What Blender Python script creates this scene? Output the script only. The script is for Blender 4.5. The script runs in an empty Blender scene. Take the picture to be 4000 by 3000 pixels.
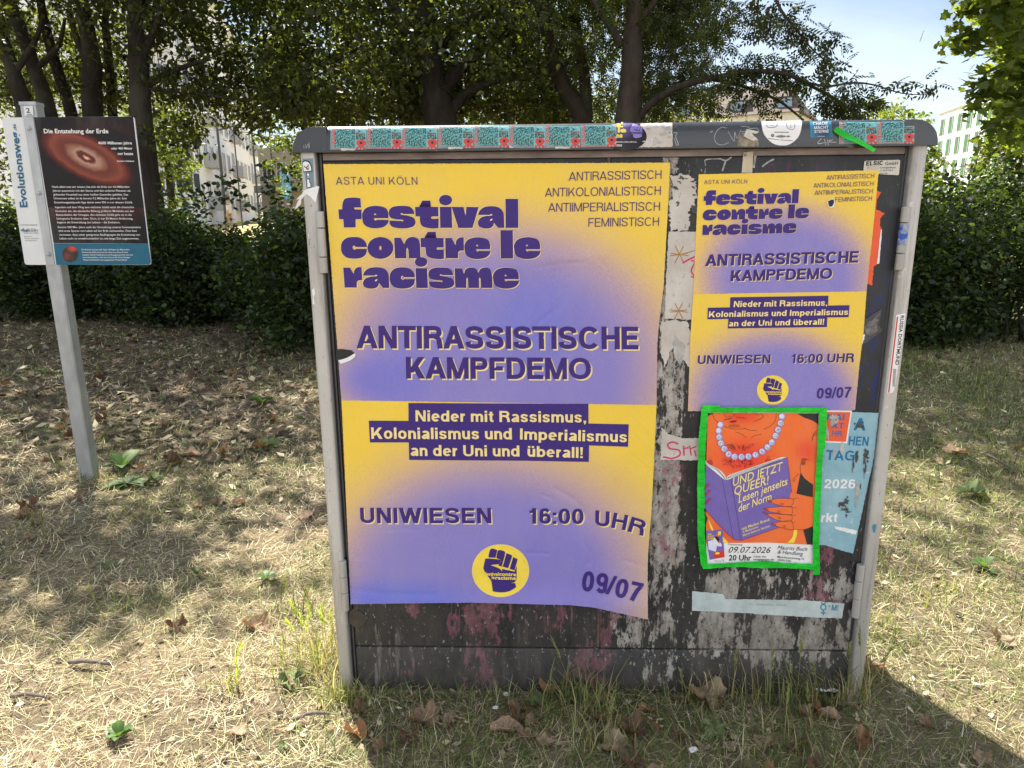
import bpy, bmesh, math, random
import numpy as np
from mathutils import Vector, Matrix
from mathutils.geometry import tessellate_polygon

rnd = random.Random(7)
SC = bpy.context.scene
COL = bpy.context.collection

# ------------------------------------------------------------------ camera
F_PX, CX, CY = 2773.0, 2000.0, 1500.0          # focal length and centre in pixels of the 4000 x 3000 photograph
YAW, PIT, ROL = (math.radians(a) for a in (-1.80765, -13.50229, -0.49846))
CAM = np.array([0.0, -1.7946, 1.35])
_d = np.array([math.sin(YAW) * math.cos(PIT), math.cos(YAW) * math.cos(PIT), math.sin(PIT)])
_r0 = np.array([math.cos(YAW), -math.sin(YAW), 0.0])
_u0 = np.cross(_r0, _d)
_r = _r0 * math.cos(ROL) + _u0 * math.sin(ROL)
_u = -_r0 * math.sin(ROL) + _u0 * math.cos(ROL)
cam = bpy.data.cameras.new('camera')
cam.sensor_width = 36.0
cam.lens = F_PX / 4000 * 36.0
cam.clip_start, cam.clip_end = 0.05, 3000
camo = bpy.data.objects.new('camera', cam)
COL.objects.link(camo)
M3 = Matrix((_r, _u, -_d)).transposed().to_4x4()
M3.translation = Vector(CAM)
camo.matrix_world = M3
SC.camera = camo

# ------------------------------------------------------------------ light
SUN_AZ, SUN_EL = math.radians(-28.0), math.radians(56.0)   # behind the cabinet, to the left of it
SUN_DIR = Vector((math.sin(SUN_AZ) * math.cos(SUN_EL), math.cos(SUN_AZ) * math.cos(SUN_EL), math.sin(SUN_EL)))
world = bpy.data.worlds.new('World')
SC.world = world
world.use_nodes = True
wn, wl = world.node_tree.nodes, world.node_tree.links
bg = wn['Background']
sky = wn.new('ShaderNodeTexSky')
sky.sky_type = 'NISHITA'
sky.sun_disc = False
sky.sun_elevation = SUN_EL
sky.sun_rotation = SUN_AZ
sky.air_density, sky.dust_density, sky.ozone_density = 1.0, 0.6, 1.0
tc = wn.new('ShaderNodeTexCoord')
mp = wn.new('ShaderNodeMapping')
mp.inputs['Scale'].default_value = (1.0, 1.0, 3.2)
mp.inputs['Rotation'].default_value = (0.1, 0.25, 0.6)
nz = wn.new('ShaderNodeTexNoise')
nz.inputs['Scale'].default_value = 1.7
nz.inputs['Detail'].default_value = 7
nz.inputs['Roughness'].default_value = 0.55
nz.inputs['Distortion'].default_value = 0.5
cr = wn.new('ShaderNodeValToRGB')
cr.color_ramp.elements[0].position, cr.color_ramp.elements[1].position = 0.42, 0.68
cr.color_ramp.elements[0].color, cr.color_ramp.elements[1].color = (0.12, 0.12, 0.12, 1), (0.95, 0.95, 0.95, 1)
cl = wn.new('ShaderNodeMixRGB')
cl.inputs[2].default_value = (20.0, 20.4, 21.0, 1)          # white cloud in the sky's own units, bright enough to light the posters
wl.new(tc.outputs['Generated'], mp.inputs['Vector'])
wl.new(mp.outputs['Vector'], nz.inputs['Vector'])
wl.new(nz.outputs['Fac'], cr.inputs['Fac'])
sp = wn.new('ShaderNodeSeparateXYZ')                       # cloud bank added behind the photographer as fill light for the cabinet front
wl.new(tc.outputs['Generated'], sp.inputs[0])
mr = wn.new('ShaderNodeMapRange')
for k_, v_ in zip((1, 2, 3, 4), (0.3, -0.45, 0.19, 1.0)):
    mr.inputs[k_].default_value = v_
wl.new(sp.outputs['Y'], mr.inputs[0])
mm = wn.new('ShaderNodeMath')
mm.operation = 'MULTIPLY'
wl.new(cr.outputs['Color'], mm.inputs[0])
wl.new(mr.outputs[0], mm.inputs[1])
wl.new(mm.outputs[0], cl.inputs[0])
wl.new(sky.outputs['Color'], cl.inputs[1])
wl.new(cl.outputs['Color'], bg.inputs['Color'])
bg.inputs['Strength'].default_value = 0.05
sun = bpy.data.lights.new('sun', 'SUN')
sun.energy, sun.angle, sun.color = 5.0, math.radians(0.5), (1.0, 0.93, 0.82)
suno = bpy.data.objects.new('sun', sun)
COL.objects.link(suno)
suno.rotation_euler = (-SUN_DIR).to_track_quat('-Z', 'Y').to_euler()
suno.location = SUN_DIR * 30
SC.view_settings.view_transform = 'Standard'
SC.view_settings.look = 'None'
SC.view_settings.exposure = 1.45
SC.view_settings.gamma = 1
SC.cycles.max_bounces = 8
SC.cycles.diffuse_bounces = 4
SC.cycles.transmission_bounces = 4
SC.cycles.transparent_max_bounces = 8

# ------------------------------------------------------------------ pixel -> place
def rays(px):
    px = np.atleast_2d(np.asarray(px, float))
    return _d + ((px[:, :1] - CX) / F_PX) * _r - ((px[:, 1:2] - CY) / F_PX) * _u
def onY(px, Y=0.0):
    R = rays(px)
    return CAM + R * ((np.asarray(Y) - CAM[1]) / R[:, 1])[:, None]
def wpt(x, y, Y=0.0):
    return onY([(x, y)], Y)[0]
def gpt(x, y, z=0.0):
    R = rays([(x, y)])[0]
    return CAM + R * ((z - CAM[2]) / R[2])
VPV = np.array([2092.0, 12560.0])              # where upright lines meet

# ------------------------------------------------------------------ objects
def tag(o, label=None, cat=None, group=None, kind=None):
    for k, v in (('label', label), ('category', cat), ('group', group), ('kind', kind)):
        if v:
            o[k] = v
    return o
def empty(name, loc, label, cat, group=None, rz=0.0):
    o = bpy.data.objects.new(name, None)
    o.empty_display_size = 0.1
    COL.objects.link(o)
    o.location = loc
    o.rotation_euler = (0, 0, rz)
    return tag(o, label, cat, group)
def put(name, me, parent=None, local=False):
    """link a mesh whose vertices are in world space (or in the parent's space when local)"""
    o = bpy.data.objects.new(name, me)
    COL.objects.link(o)
    if parent is not None:
        o.parent = parent
        if not local:
            p, q = Vector((0, 0, 0)), parent
            while q is not None:
                p += Vector(q.location)
                q = q.parent
            o.location = -p
    return o
class MB:
    def __init__(s):
        s.v, s.f, s.m = [], [], []
    def add(s, vs, fs, m=0):
        b = len(s.v)
        s.v += [tuple(float(c) for c in p) for p in vs]
        s.f += [tuple(b + i for i in f) for f in fs]
        s.m += [m] * len(fs)
        return s
    def box(s, a, b, m=0, bev=0.0):
        x0, y0, z0 = (min(a[i], b[i]) for i in range(3))
        x1, y1, z1 = (max(a[i], b[i]) for i in range(3))
        if bev <= 0:
            return s.add([(x0, y0, z0), (x1, y0, z0), (x1, y1, z0), (x0, y1, z0), (x0, y0, z1), (x1, y0, z1), (x1, y1, z1), (x0, y1, z1)],
                         [(0, 3, 2, 1), (4, 5, 6, 7), (0, 1, 5, 4), (1, 2, 6, 5), (2, 3, 7, 6), (3, 0, 4, 7)], m)
        bm = bmesh.new()
        bmesh.ops.create_cube(bm, size=1)
        for q in bm.verts:
            q.co = ((x0 + x1) / 2 + q.co.x * (x1 - x0), (y0 + y1) / 2 + q.co.y * (y1 - y0), (z0 + z1) / 2 + q.co.z * (z1 - z0))
        bmesh.ops.bevel(bm, geom=bm.edges[:], offset=bev, segments=2, profile=0.5, affect='EDGES')
        bm.verts.index_update()
        s.add([q.co for q in bm.verts], [[q.index for q in f.verts] for f in bm.faces], m)
        bm.free()
        return s
    def tube(s, pts, rad, n=8, m=0, cap=True, wob=0.0, rg=None):
        pts = [Vector(p) for p in pts]
        if not hasattr(rad, '__len__'):
            rad = [rad] * len(pts)
        ring = []
        t0 = None
        nrm = None
        for i, p in enumerate(pts):
            t = (pts[min(i + 1, len(pts) - 1)] - pts[max(i - 1, 0)]).normalized()
            if nrm is None:
                a = Vector((1, 0, 0)) if abs(t.x) < 0.8 else Vector((0, 1, 0))
                nrm = (a - t * a.dot(t)).normalized()
            else:
                nrm = (nrm - t * nrm.dot(t)).normalized()
            bn = t.cross(nrm)
            for k in range(n):
                an = 2 * math.pi * k / n
                r = rad[i] * (1 + (wob * (rg or rnd).uniform(-1, 1) if wob else 0))
                ring.append(p + (nrm * math.cos(an) + bn * math.sin(an)) * r)
        fs = []
        for i in range(len(pts) - 1):
            for k in range(n):
                a, b = i * n + k, i * n + (k + 1) % n
                fs.append((a, b, b + n, a + n))
        if cap:
            fs.append(tuple(range(n - 1, -1, -1)))
            fs.append(tuple(range((len(pts) - 1) * n, len(pts) * n)))
        return s.add(ring, fs, m)
    def prism(s, prof, ax, a, b, m=0):
        """profile (list of 2D points) swept along axis ax from a to b"""
        n = len(prof)
        def P(q, h):
            return {0: (h, q[0], q[1]), 1: (q[0], h, q[1]), 2: (q[0], q[1], h)}[ax]
        vs = [P(q, a) for q in prof] + [P(q, b) for q in prof]
        fs = [(i, (i + 1) % n, n + (i + 1) % n, n + i) for i in range(n)]
        tri = tessellate_polygon([[Vector((q[0], q[1], 0)) for q in prof]])
        fs += [tuple(t) for t in tri] + [tuple(n + i for i in reversed(t)) for t in tri]
        return s.add(vs, fs, m)
    def mesh(s, name, mats, smooth=False, fix=True):
        me = bpy.data.meshes.new(name)
        me.from_pydata(s.v, [], s.f)
        for mm in (mats if isinstance(mats, (list, tuple)) else [mats]):
            me.materials.append(mm)
        me.polygons.foreach_set('material_index', s.m)
        if fix:
            bm = bmesh.new()
            bm.from_mesh(me)
            bmesh.ops.recalc_face_normals(bm, faces=bm.faces)
            bm.to_mesh(me)
            bm.free()
        if smooth:
            me.polygons.foreach_set('use_smooth', [True] * len(me.polygons))
            if smooth != True:
                me.set_sharp_from_angle(angle=math.radians(smooth))
        me.update()
        return me
    def build(s, name, mats, parent=None, smooth=False, local=False, fix=True):
        return put(name, s.mesh(name, mats, smooth, fix), parent, local)
    def top(s, name, mats, base, smooth=False, fix=True):
        """a top-level mesh with its origin at base"""
        b = np.array(base, float)
        s.v = [tuple(np.array(p) - b) for p in s.v]
        o = put(name, s.mesh(name, mats, smooth, fix))
        o.location = base
        return o
def np_mesh(name, V, faces, mats, col=None, smooth=False, mi=None):
    """mesh from arrays; faces is a list of (n, k) index arrays"""
    me = bpy.data.meshes.new(name)
    V = np.asarray(V, np.float32)
    me.vertices.add(len(V))
    me.vertices.foreach_set('co', V.ravel())
    tot = sum(f.size for f in faces)
    me.loops.add(tot)
    me.polygons.add(sum(len(f) for f in faces))
    me.loops.foreach_set('vertex_index', np.concatenate([f.ravel() for f in faces]).astype(np.int32))
    st, o = [], 0
    for f in faces:
        st.append(o + np.arange(len(f)) * f.shape[1])
        o += f.size
    me.polygons.foreach_set('loop_start', np.concatenate(st).astype(np.int32))
    for mm in (mats if isinstance(mats, (list, tuple)) else [mats]):
        me.materials.append(mm)
    if mi is not None:
        me.polygons.foreach_set('material_index', np.asarray(mi, np.int32))
    if smooth:
        me.polygons.foreach_set('use_smooth', np.ones(len(me.polygons), bool))
    me.update(calc_edges=True)
    if col is not None:
        a = me.color_attributes.new('Col', 'FLOAT_COLOR', 'POINT')
        c = np.ones((len(V), 4), np.float32)
        c[:, :3] = col
        a.data.foreach_set('color', c.ravel())
    return me

# ------------------------------------------------------------------ materials
def lin(r, g, b):
    f = lambda c: (c / 255 / 12.92) if c / 255 <= 0.04045 else ((c / 255 + 0.055) / 1.055) ** 2.4
    return (f(r), f(g), f(b))
class NT:
    def __init__(s, name, rough=0.7, metallic=0.0, spec=0.5):
        s.mat = bpy.data.materials.new(name)
        s.mat.use_nodes = True
        s.n, s.l = s.mat.node_tree.nodes, s.mat.node_tree.links
        s.b = s.n['Principled BSDF']
        s.b.inputs['Roughness'].default_value = rough
        s.b.inputs['Metallic'].default_value = metallic
        s.b.inputs['Specular IOR Level'].default_value = spec
        s.tc = s.n.new('ShaderNodeTexCoord')
    def val(s, sock, v):
        if isinstance(v, bpy.types.NodeSocket):
            s.l.new(v, sock)
        else:
            sock.default_value = v if not (isinstance(v, tuple) and len(v) == 3 and sock.type == 'RGBA') else (*v, 1)
    def coord(s, scale=(1, 1, 1), kind='Object', rot=(0, 0, 0), loc=(0, 0, 0)):
        m = s.n.new('ShaderNodeMapping')
        m.inputs['Scale'].default_value = scale
        m.inputs['Rotation'].default_value = rot
        m.inputs['Location'].default_value = loc
        s.l.new(s.tc.outputs[kind], m.inputs['Vector'])
        return m.outputs[0]
    def noise(s, scale, detail=5, rough=0.6, vec=None, dist=0.0):
        t = s.n.new('ShaderNodeTexNoise')
        t.inputs['Scale'].default_value = scale
        t.inputs['Detail'].default_value = detail
        t.inputs['Roughness'].default_value = rough
        t.inputs['Distortion'].default_value = dist
        s.l.new(vec if vec is not None else s.tc.outputs['Object'], t.inputs['Vector'])
        return t.outputs['Fac']
    def voro(s, scale, vec=None, feat='F1', out='Distance'):
        t = s.n.new('ShaderNodeTexVoronoi')
        t.feature = feat
        t.inputs['Scale'].default_value = scale
        s.l.new(vec if vec is not None else s.tc.outputs['Object'], t.inputs['Vector'])
        return t.outputs[out]
    def ramp(s, fac, stops, interp='LINEAR'):
        r = s.n.new('ShaderNodeValToRGB')
        r.color_ramp.interpolation = interp
        e = r.color_ramp.elements
        while len(e) < len(stops):
            e.new(0.5)
        for k, (p, c) in zip(e, stops):
            k.position = p
            k.color = (*c, 1) if hasattr(c, '__len__') else (c, c, c, 1)
        s.l.new(fac, r.inputs['Fac'])
        return r.outputs['Color']
    def mix(s, fac, a, b, mode='MIX'):
        m = s.n.new('ShaderNodeMixRGB')
        m.blend_type = mode
        s.val(m.inputs[0], fac)
        s.val(m.inputs[1], a)
        s.val(m.inputs[2], b)
        return m.outputs[0]
    def math(s, op, a, b=0.0, c=0.0):
        m = s.n.new('ShaderNodeMath')
        m.operation = op
        for i, v in enumerate((a, b, c)):
            s.val(m.inputs[i], v)
        return m.outputs[0]
    def mul(s, *a):
        o = a[0]
        for q in a[1:]:
            o = s.math('MULTIPLY', o, q)
        return o
    def rng(s, v, a, b, c=0.0, d=1.0):
        m = s.n.new('ShaderNodeMapRange')
        s.val(m.inputs[0], v)
        for i, q in enumerate((a, b, c, d)):
            m.inputs[i + 1].default_value = q
        return m.outputs[0]
    def xyz(s, kind='Object'):
        m = s.n.new('ShaderNodeSeparateXYZ')
        s.l.new(s.tc.outputs[kind], m.inputs[0])
        return m.outputs
    def band(s, v, lo, hi, soft):
        return s.mul(s.rng(v, lo - soft, lo + soft), s.rng(v, hi + soft, hi - soft))
    def attr(s, name='Col'):
        a = s.n.new('ShaderNodeAttribute')
        a.attribute_name = name
        return a.outputs['Color']
    def bump(s, h, strength=0.3, dist=0.01):
        b = s.n.new('ShaderNodeBump')
        b.inputs['Strength'].default_value = strength
        b.inputs['Distance'].default_value = dist
        s.l.new(h, b.inputs['Height'])
        s.l.new(b.outputs[0], s.b.inputs['Normal'])
        s._bump = b
        return b
    def color(s, c):
        s.val(s.b.inputs['Base Color'], c)
        return s
    def rough(s, c):
        s.val(s.b.inputs['Roughness'], c)
        return s
def plain(name, c, rough=0.7, var=0.12, scale=12.0, bump=0.0, bscale=80.0, metallic=0.0, spec=0.5, vec=None, bdist=0.002):
    t = NT(name, rough, metallic, spec)
    v = t.coord(vec) if vec else None
    n = t.noise(scale, 6, 0.65, v)
    d = tuple(max(0, q * (1 - var * 1.6)) for q in c)
    u = tuple(min(1, q * (1 + var)) for q in c)
    t.color(t.ramp(n, [(0.3, d), (0.7, u)]))
    if bump:
        t.bump(t.noise(bscale, 4, 0.6, v), bump, bdist)
    return t.mat

# ------------------------------------------------------------------ lettering: a grotesque drawn with strokes
def _cat(pts, n=6, closed=False):
    """Catmull-Rom; points with a third value 1 are smooth, others are corners"""
    P = [(p[0], p[1], (p[2] if len(p) > 2 else 0)) for p in pts]
    out = []
    m = len(P)
    for i in range(m if closed else m - 1):
        a, b = P[i], P[(i + 1) % m]
        if not a[2] and not b[2]:
            out.append(a[:2])
            continue
        z = P[(i - 1) % m] if (closed or i > 0) else a
        c = P[(i + 2) % m] if (closed or i + 2 < m) else b
        ta = ((b[0] - z[0]) / 2, (b[1] - z[1]) / 2) if a[2] else ((b[0] - a[0]) * .8, (b[1] - a[1]) * .8)
        tb = ((c[0] - a[0]) / 2, (c[1] - a[1]) / 2) if b[2] else ((b[0] - a[0]) * .8, (b[1] - a[1]) * .8)
        for k in range(n):
            t = k / n
            h1, h2, h3, h4 = 2*t**3 - 3*t*t + 1, t**3 - 2*t*t + t, -2*t**3 + 3*t*t, t**3 - t*t
            out.append((h1*a[0] + h2*ta[0] + h3*b[0] + h4*tb[0], h1*a[1] + h2*ta[1] + h3*b[1] + h4*tb[1]))
    if not closed:
        out.append(P[-1][:2])
    return out
def ell(cx, cy, rx, ry, a0=0, a1=360, n=28):
    full = abs(a1 - a0) >= 360
    return [(cx + rx * math.cos(math.radians(a0 + (a1 - a0) * k / n)), cy + ry * math.sin(math.radians(a0 + (a1 - a0) * k / n))) for k in range(n if full else n + 1)]
def _sup(cx, cy, rx, ry, a0, a1, n=18, e=2.25):
    o = []
    for k in range(n + 1):
        a = math.radians(a0 + (a1 - a0) * k / n)
        c, s = math.cos(a), math.sin(a)
        o.append((cx + rx * math.copysign(abs(c) ** (2 / e), c), cy + ry * math.copysign(abs(s) ** (2 / e), s)))
    return o
def rib(pts, w, h=None):
    """quads of a stroke of width w (h where it runs level) along a centre line"""
    h = w if h is None else h
    n = len(pts)
    L, R = [], []
    for i, (x, y) in enumerate(pts):
        x0, y0 = pts[max(i - 1, 0)]
        x1, y1 = pts[min(i + 1, n - 1)]
        if 0 < i < n - 1:
            a = math.hypot(x - x0, y - y0) or 1
            b = math.hypot(x1 - x, y1 - y) or 1
            tx, ty = (x - x0) / a + (x1 - x) / b, (y - y0) / a + (y1 - y) / b
        else:
            tx, ty = x1 - x0, y1 - y0
        q = math.hypot(tx, ty) or 1
        nx, ny = -ty / q, tx / q
        L.append((x + nx * w / 2, y + ny * h / 2))
        R.append((x - nx * w / 2, y - ny * h / 2))
    return [[L[i], R[i], R[i + 1], L[i + 1]] for i in range(n - 1)]
def _bar(x0, y0, x1, y1):
    return [[(x0, y0), (x1, y0), (x1, y1), (x0, y1)]]
def _dg(xa, ya, xb, yb, wh):
    return [[(xa - wh / 2, ya), (xa + wh / 2, ya), (xb + wh / 2, yb), (xb - wh / 2, yb)]]
_S = [(1, .76), (.9, .93, 1), (.5, 1, 1), (.1, .93, 1), (.02, .74, 1), (.16, .58, 1), (.5, .5, 1), (.84, .42, 1), (.98, .25, 1), (.9, .07, 1), (.5, 0, 1), (.09, .07, 1), (0, .27)]
def glyph(c, w):
    """quads and advance of a letter; cap height 1, stem w"""
    v, h = w, w * .86
    X = .735                                           # x-height
    if c in 'ÄÖÜäöü':
        q, a = glyph(dict(zip('ÄÖÜäöü', 'AOUaou'))[c], w)
        y = 1.08 if c in 'ÄÖÜ' else .82
        m = a / 2 - .03
        return q + _bar(m - .235, y, m - .235 + v * .88, y + h) + _bar(m + .235 - v * .88, y, m + .235, y + h), a
    sb = .075
    def box(W, q):
        return [[(x + sb, y) for x, y in p] for p in q], W + 2 * sb
    def dgl(W, q):
        return [[(x + .02, y) for x, y in p] for p in q], W + .04
    wd = v * 1.1
    if c == ' ': return [], .34
    if c == 'A': W = .94; return dgl(W, _dg(wd/2, 0, W/2, 1, wd) + _dg(W - wd/2, 0, W/2, 1, wd) + _bar(.26, .22, W - .26, .22 + h))
    if c == 'C': W = .9; return box(W, rib(_sup(W/2, .5, W/2 - v/2, .5 - h/2, 38, 322, 26), v, h))
    if c == 'G': W = .94; return box(W, rib(_sup(W/2, .5, W/2 - v/2, .5 - h/2, 38, 300, 26), v, h) + _bar(.5, .4, W, .4 + h) + _bar(W - v, 0, W, .4))
    if c == 'D': W = .84; return box(W, _bar(0, 0, v, 1) + rib([(v, 1 - h/2), (.38, 1 - h/2)] + _sup(.38, .5, W - .38 - v/2, .5 - h/2, 80, -80, 14) + [(.38, h/2), (v, h/2)], v, h))
    if c == 'E': W = .72; return box(W, _bar(0, 0, v, 1) + _bar(v, 0, W, h) + _bar(v, 1 - h, W, 1) + _bar(v, .52 - h/2, W - .05, .52 + h/2))
    if c == 'F': W = .68; return box(W, _bar(0, 0, v, 1) + _bar(v, 1 - h, W, 1) + _bar(v, .49 - h/2, W - .08, .49 + h/2))
    if c == 'H': W = .8; return box(W, _bar(0, 0, v, 1) + _bar(W - v, 0, W, 1) + _bar(v, .53 - h/2, W - v, .53 + h/2))
    if c == 'I': return box(v, _bar(0, 0, v, 1))
    if c == 'K': W = .84; k = v * 1.3; return box(W, _bar(0, 0, v, 1) + _dg(v * .9, .28, W - k/2, 1, k) + _dg(W - k/2 + .03, 0, .4, .6, k))
    if c == 'L': W = .64; return box(W, _bar(0, 0, v, 1) + _bar(v, 0, W, h))
    if c == 'M': W = .98; k = v * .95; return box(W, _bar(0, 0, v*.92, 1) + _bar(W - v*.92, 0, W, 1) + _dg(k*.6, 1, W/2, 0, k) + _dg(W - k*.6, 1, W/2, 0, k))
    if c == 'N': W = .8; k = v * 1.12; return box(W, _bar(0, 0, v*.95, 1) + _bar(W - v*.95, 0, W, 1) + _dg(k/2, 1, W - k/2, 0, k))
    if c == 'O': W = 1.0; return box(W, rib(_sup(W/2, .5, W/2 - v/2, .5 - h/2, 0, 360, 36, 2.15), v, h))
    if c in 'PR':
        W = .76 if c == 'P' else .8
        yb = .42 if c == 'P' else .45
        ym = (1 - h/2 + yb + h/2) / 2
        q = _bar(0, 0, v, 1) + rib([(v, 1 - h/2), (.45, 1 - h/2)] + _sup(.45, ym, W - .45 - v/2 - (.02 if c == 'R' else 0), 1 - h/2 - ym, 78, -78, 12) + [(.45, yb + h/2), (v, yb + h/2)], v, h)
        if c == 'R': q += rib(_cat([(W - .36, yb + h/2), (W - .17, yb - .02, 1), (W - v*.55, .24, 1), (W - v*.4, 0)]), v, h)
        return box(W, q)
    if c == 'S': W = .8; return box(W, rib(_cat([(v/2 + x[0] * (W - v), h/2 + x[1] * (1 - h)) + tuple(x[2:]) for x in _S], 5), v, h))
    if c == 'T': W = .8; return dgl(W, _bar(0, 1 - h, W, 1) + _bar(W/2 - v/2, 0, W/2 + v/2, 1 - h))
    if c == 'U': W = .8; return box(W, rib([(v/2, 1), (v/2, .36)] + _sup(W/2, .36, W/2 - v/2, .36 - h/2, 190, 350, 14) + [(W - v/2, .36), (W - v/2, 1)], v, h))
    if c == 'V': W = .88; return dgl(W, _dg(wd/2, 1, W/2, 0, wd) + _dg(W - wd/2, 1, W/2, 0, wd))
    if c == 'W': W = 1.3; return dgl(W, _dg(wd/2, 1, W*.28, 0, wd) + _dg(W/2, 1, W*.28, 0, wd) + _dg(W/2, 1, W*.72, 0, wd) + _dg(W - wd/2, 1, W*.72, 0, wd))
    if c == 'Z': W = .74; k = v * 1.2; return dgl(W, _bar(0, 1 - h, W, 1) + _bar(0, 0, W, h) + _dg(k/2, h, W - k/2, 1 - h, k))
    if c == '0': W = .68; return box(W - .04, rib(_sup(W/2 - .02, .5, W/2 - v/2, .5 - h/2, 0, 360, 32, 2.3), v, h))
    if c == '1': return box(.46, _bar(.46 - v - .04, 0, .42, 1) + rib(_cat([(.02, .76), (.18, .79, 1), (.3, 1.0)]), v * .8, h * .85))
    if c == '2': W = .66; return box(W - .04, rib(_cat([(v/2, .66), (.12, .88, 1), (.34, 1 - h/2, 1), (W - v/2 - .02, .74, 1), (W - .22, .5, 1), (.2, .26, 1), (v/2, h*.6)], 6), v, h) + _bar(0, 0, W, h))
    if c in '69':
        W = .68
        q = rib(_sup(W/2, .33, W/2 - v/2, .33 - h/2, 0, 360, 28), v, h) + rib(_cat([(v/2, .33), (v/2 + .02, .62, 1), (.16, .86, 1), (.38, 1 - h/2, 1), (W - v*.5 - .03, .8)], 6), v, h)
        if c == '9': q = [[(W - x, 1 - y) for x, y in p] for p in q]
        return box(W - .04, q)
    if c == '7': W = .66; k = v * 1.1; return box(W - .04, _bar(0, 1 - h, W, 1) + rib(_cat([(W - k/2, 1 - h), (.36, .52, 1), (.2, 0)], 6), k, k * .6))
    if c == ':': return box(v, _bar(0, 0, v, h) + _bar(0, X - h, v, X))
    if c == '/': return dgl(.38, _dg(.06, -.02, .32, 1.02, v * .8))
    if c == ',': return box(v, _bar(0, 0, v, h) + [[(v * .35, 0), (v, 0), (v * .5, -.18), (v * .1, -.14)]])
    if c == '.': return box(v, _bar(0, 0, v, h))
    if c == '!': return box(v, _bar(0, 0, v, h) + [[(v*.2, .27), (v*.8, .27), (v, 1), (0, 1)]])
    if c == '-': return dgl(.34, _bar(.03, .3, .31, .3 + h))
    if c == '_': return dgl(.5, _bar(0, -.14, .5, -.06))
    sb = .06
    if c == 'l': return box(v, _bar(0, 0, v, 1))
    if c == 'i': return box(v, _bar(0, 0, v, X) + _bar(0, 1 - h, v, 1))
    if c == 'o': W = .66; return box(W, rib(_sup(W/2, X/2, W/2 - v/2, X/2 - h/2, 0, 360, 30), v, h))
    if c in 'dbp':
        W = .64
        q = rib(_sup(W/2 - .02, X/2, W/2 - v/2, X/2 - h/2, 0, 360, 30), v, h)
        if c == 'd': q = q + _bar(W - v, 0, W, 1)
        elif c == 'b': q = [[(W - x, y) for x, y in p] for p in q + _bar(W - v, 0, W, 1)]
        else: q = [[(W - x, y) for x, y in p] for p in q + _bar(W - v, -.24, W, X)]
        return box(W, q)
    if c == 'e': W = .63; return box(W, rib([(v/2, X*.5)] + _sup(W/2, X/2, W/2 - v/2, X/2 - h/2, 178, 6, 14) + [(W - v/2, X*.46)], v, h) + _bar(v, X*.5 - h*.42, W - v, X*.5 + h*.42) + rib(_sup(W/2, X/2, W/2 - v/2, X/2 - h/2, 180, 318, 16), v, h))
    if c in 'nu':
        W = .6
        q = _bar(0, 0, v, X) + rib([(W - v/2, 0), (W - v/2, X*.55)] + _sup(W/2 + v*.1, X*.58, W/2 - v*.6, X*.42 - h/2, 5, 150, 12), v, h)
        if c == 'u': q = [[(W - x, X - y) for x, y in p] for p in q]
        return box(W, q)
    if c == 'm':
        W = .96; m = W / 2
        q = _bar(0, 0, v, X)
        for xr in (m + v/2, W):
            xl = xr - m - v/2 + v
            cx = (xl + xr - v) / 2 + v*.05
            q += rib([(xr - v/2, 0), (xr - v/2, X*.58)] + _sup(cx, X*.62, xr - v/2 - cx, X*.38 - h/2, 8, 160, 10), v, h)
        return box(W, q)
    if c == 'r': return box(.36, _bar(0, 0, v, X) + rib(_cat([(v*.5, X*.5), (v*.95, X*.82, 1), (.36, X - h*.55)]), v, h))
    if c == 's': W = .58; return box(W, rib(_cat([(v/2 + x[0] * (W - v), h/2 + x[1] * (X - h)) + tuple(x[2:]) for x in _S], 5), v * .95, h * .92))
    if c == 't': return box(.36, _bar(.08, .16, .08 + v, .92) + _bar(0, X - h*.85, .36, X) + rib(_cat([(.08 + v/2, .18), (.13 + v/2, h/2, 1), (.37, h*.45)]), v, h))
    if c == 'a':
        W = .6
        return box(W, rib([(W - v/2, 0), (W - v/2, X*.62)] + _sup(W/2, X*.64, W/2 - v/2, X*.36 - h/2, 8, 150, 12), v, h) + rib(_cat([(W - v*.6, X*.52), (.3, X*.47, 1), (v/2, X*.26, 1), (.22, h*.45, 1), (W - v*.6, X*.3)], 5), v, h))
    if c == 'k': return box(.56, _bar(0, 0, v, 1) + _dg(v*.8, .24, .5, X, v*1.25) + _dg(.52, 0, .28, .46, v*1.25))
    if c == 'h': W = .6; q = _bar(0, 0, v, 1) + rib([(W - v/2, 0), (W - v/2, X*.55)] + _sup(W/2 + v*.1, X*.58, W/2 - v*.6, X*.42 - h/2, 5, 150, 12), v, h); return box(W, q)
    return [], .4

# ------------------------------------------------------------------ Blender's own face for small print
_bf = {}
def bfont(text, bold=0.0, slant=0.0, res=2):
    key = (text, bold, slant)
    if key in _bf:
        return _bf[key]
    cu = bpy.data.curves.new('print', 'FONT')
    cu.body, cu.size, cu.offset, cu.shear, cu.resolution_u = text, 1.0, bold, slant, res
    ob = bpy.data.objects.new('print', cu)
    me = ob.to_mesh()
    V = [(v.co.x, v.co.y) for v in me.vertices]
    T = [tuple(p.vertices) for p in me.polygons]
    ob.to_mesh_clear()
    bpy.data.objects.remove(ob)
    bpy.data.curves.remove(cu)
    xs = [v[0] for v in V]
    _bf[key] = (V, T, min(xs), max(xs))
    return _bf[key]
_capV = bfont('H')[0]
BCAP = max(v[1] for v in _capV) - min(v[1] for v in _capV)

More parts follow.
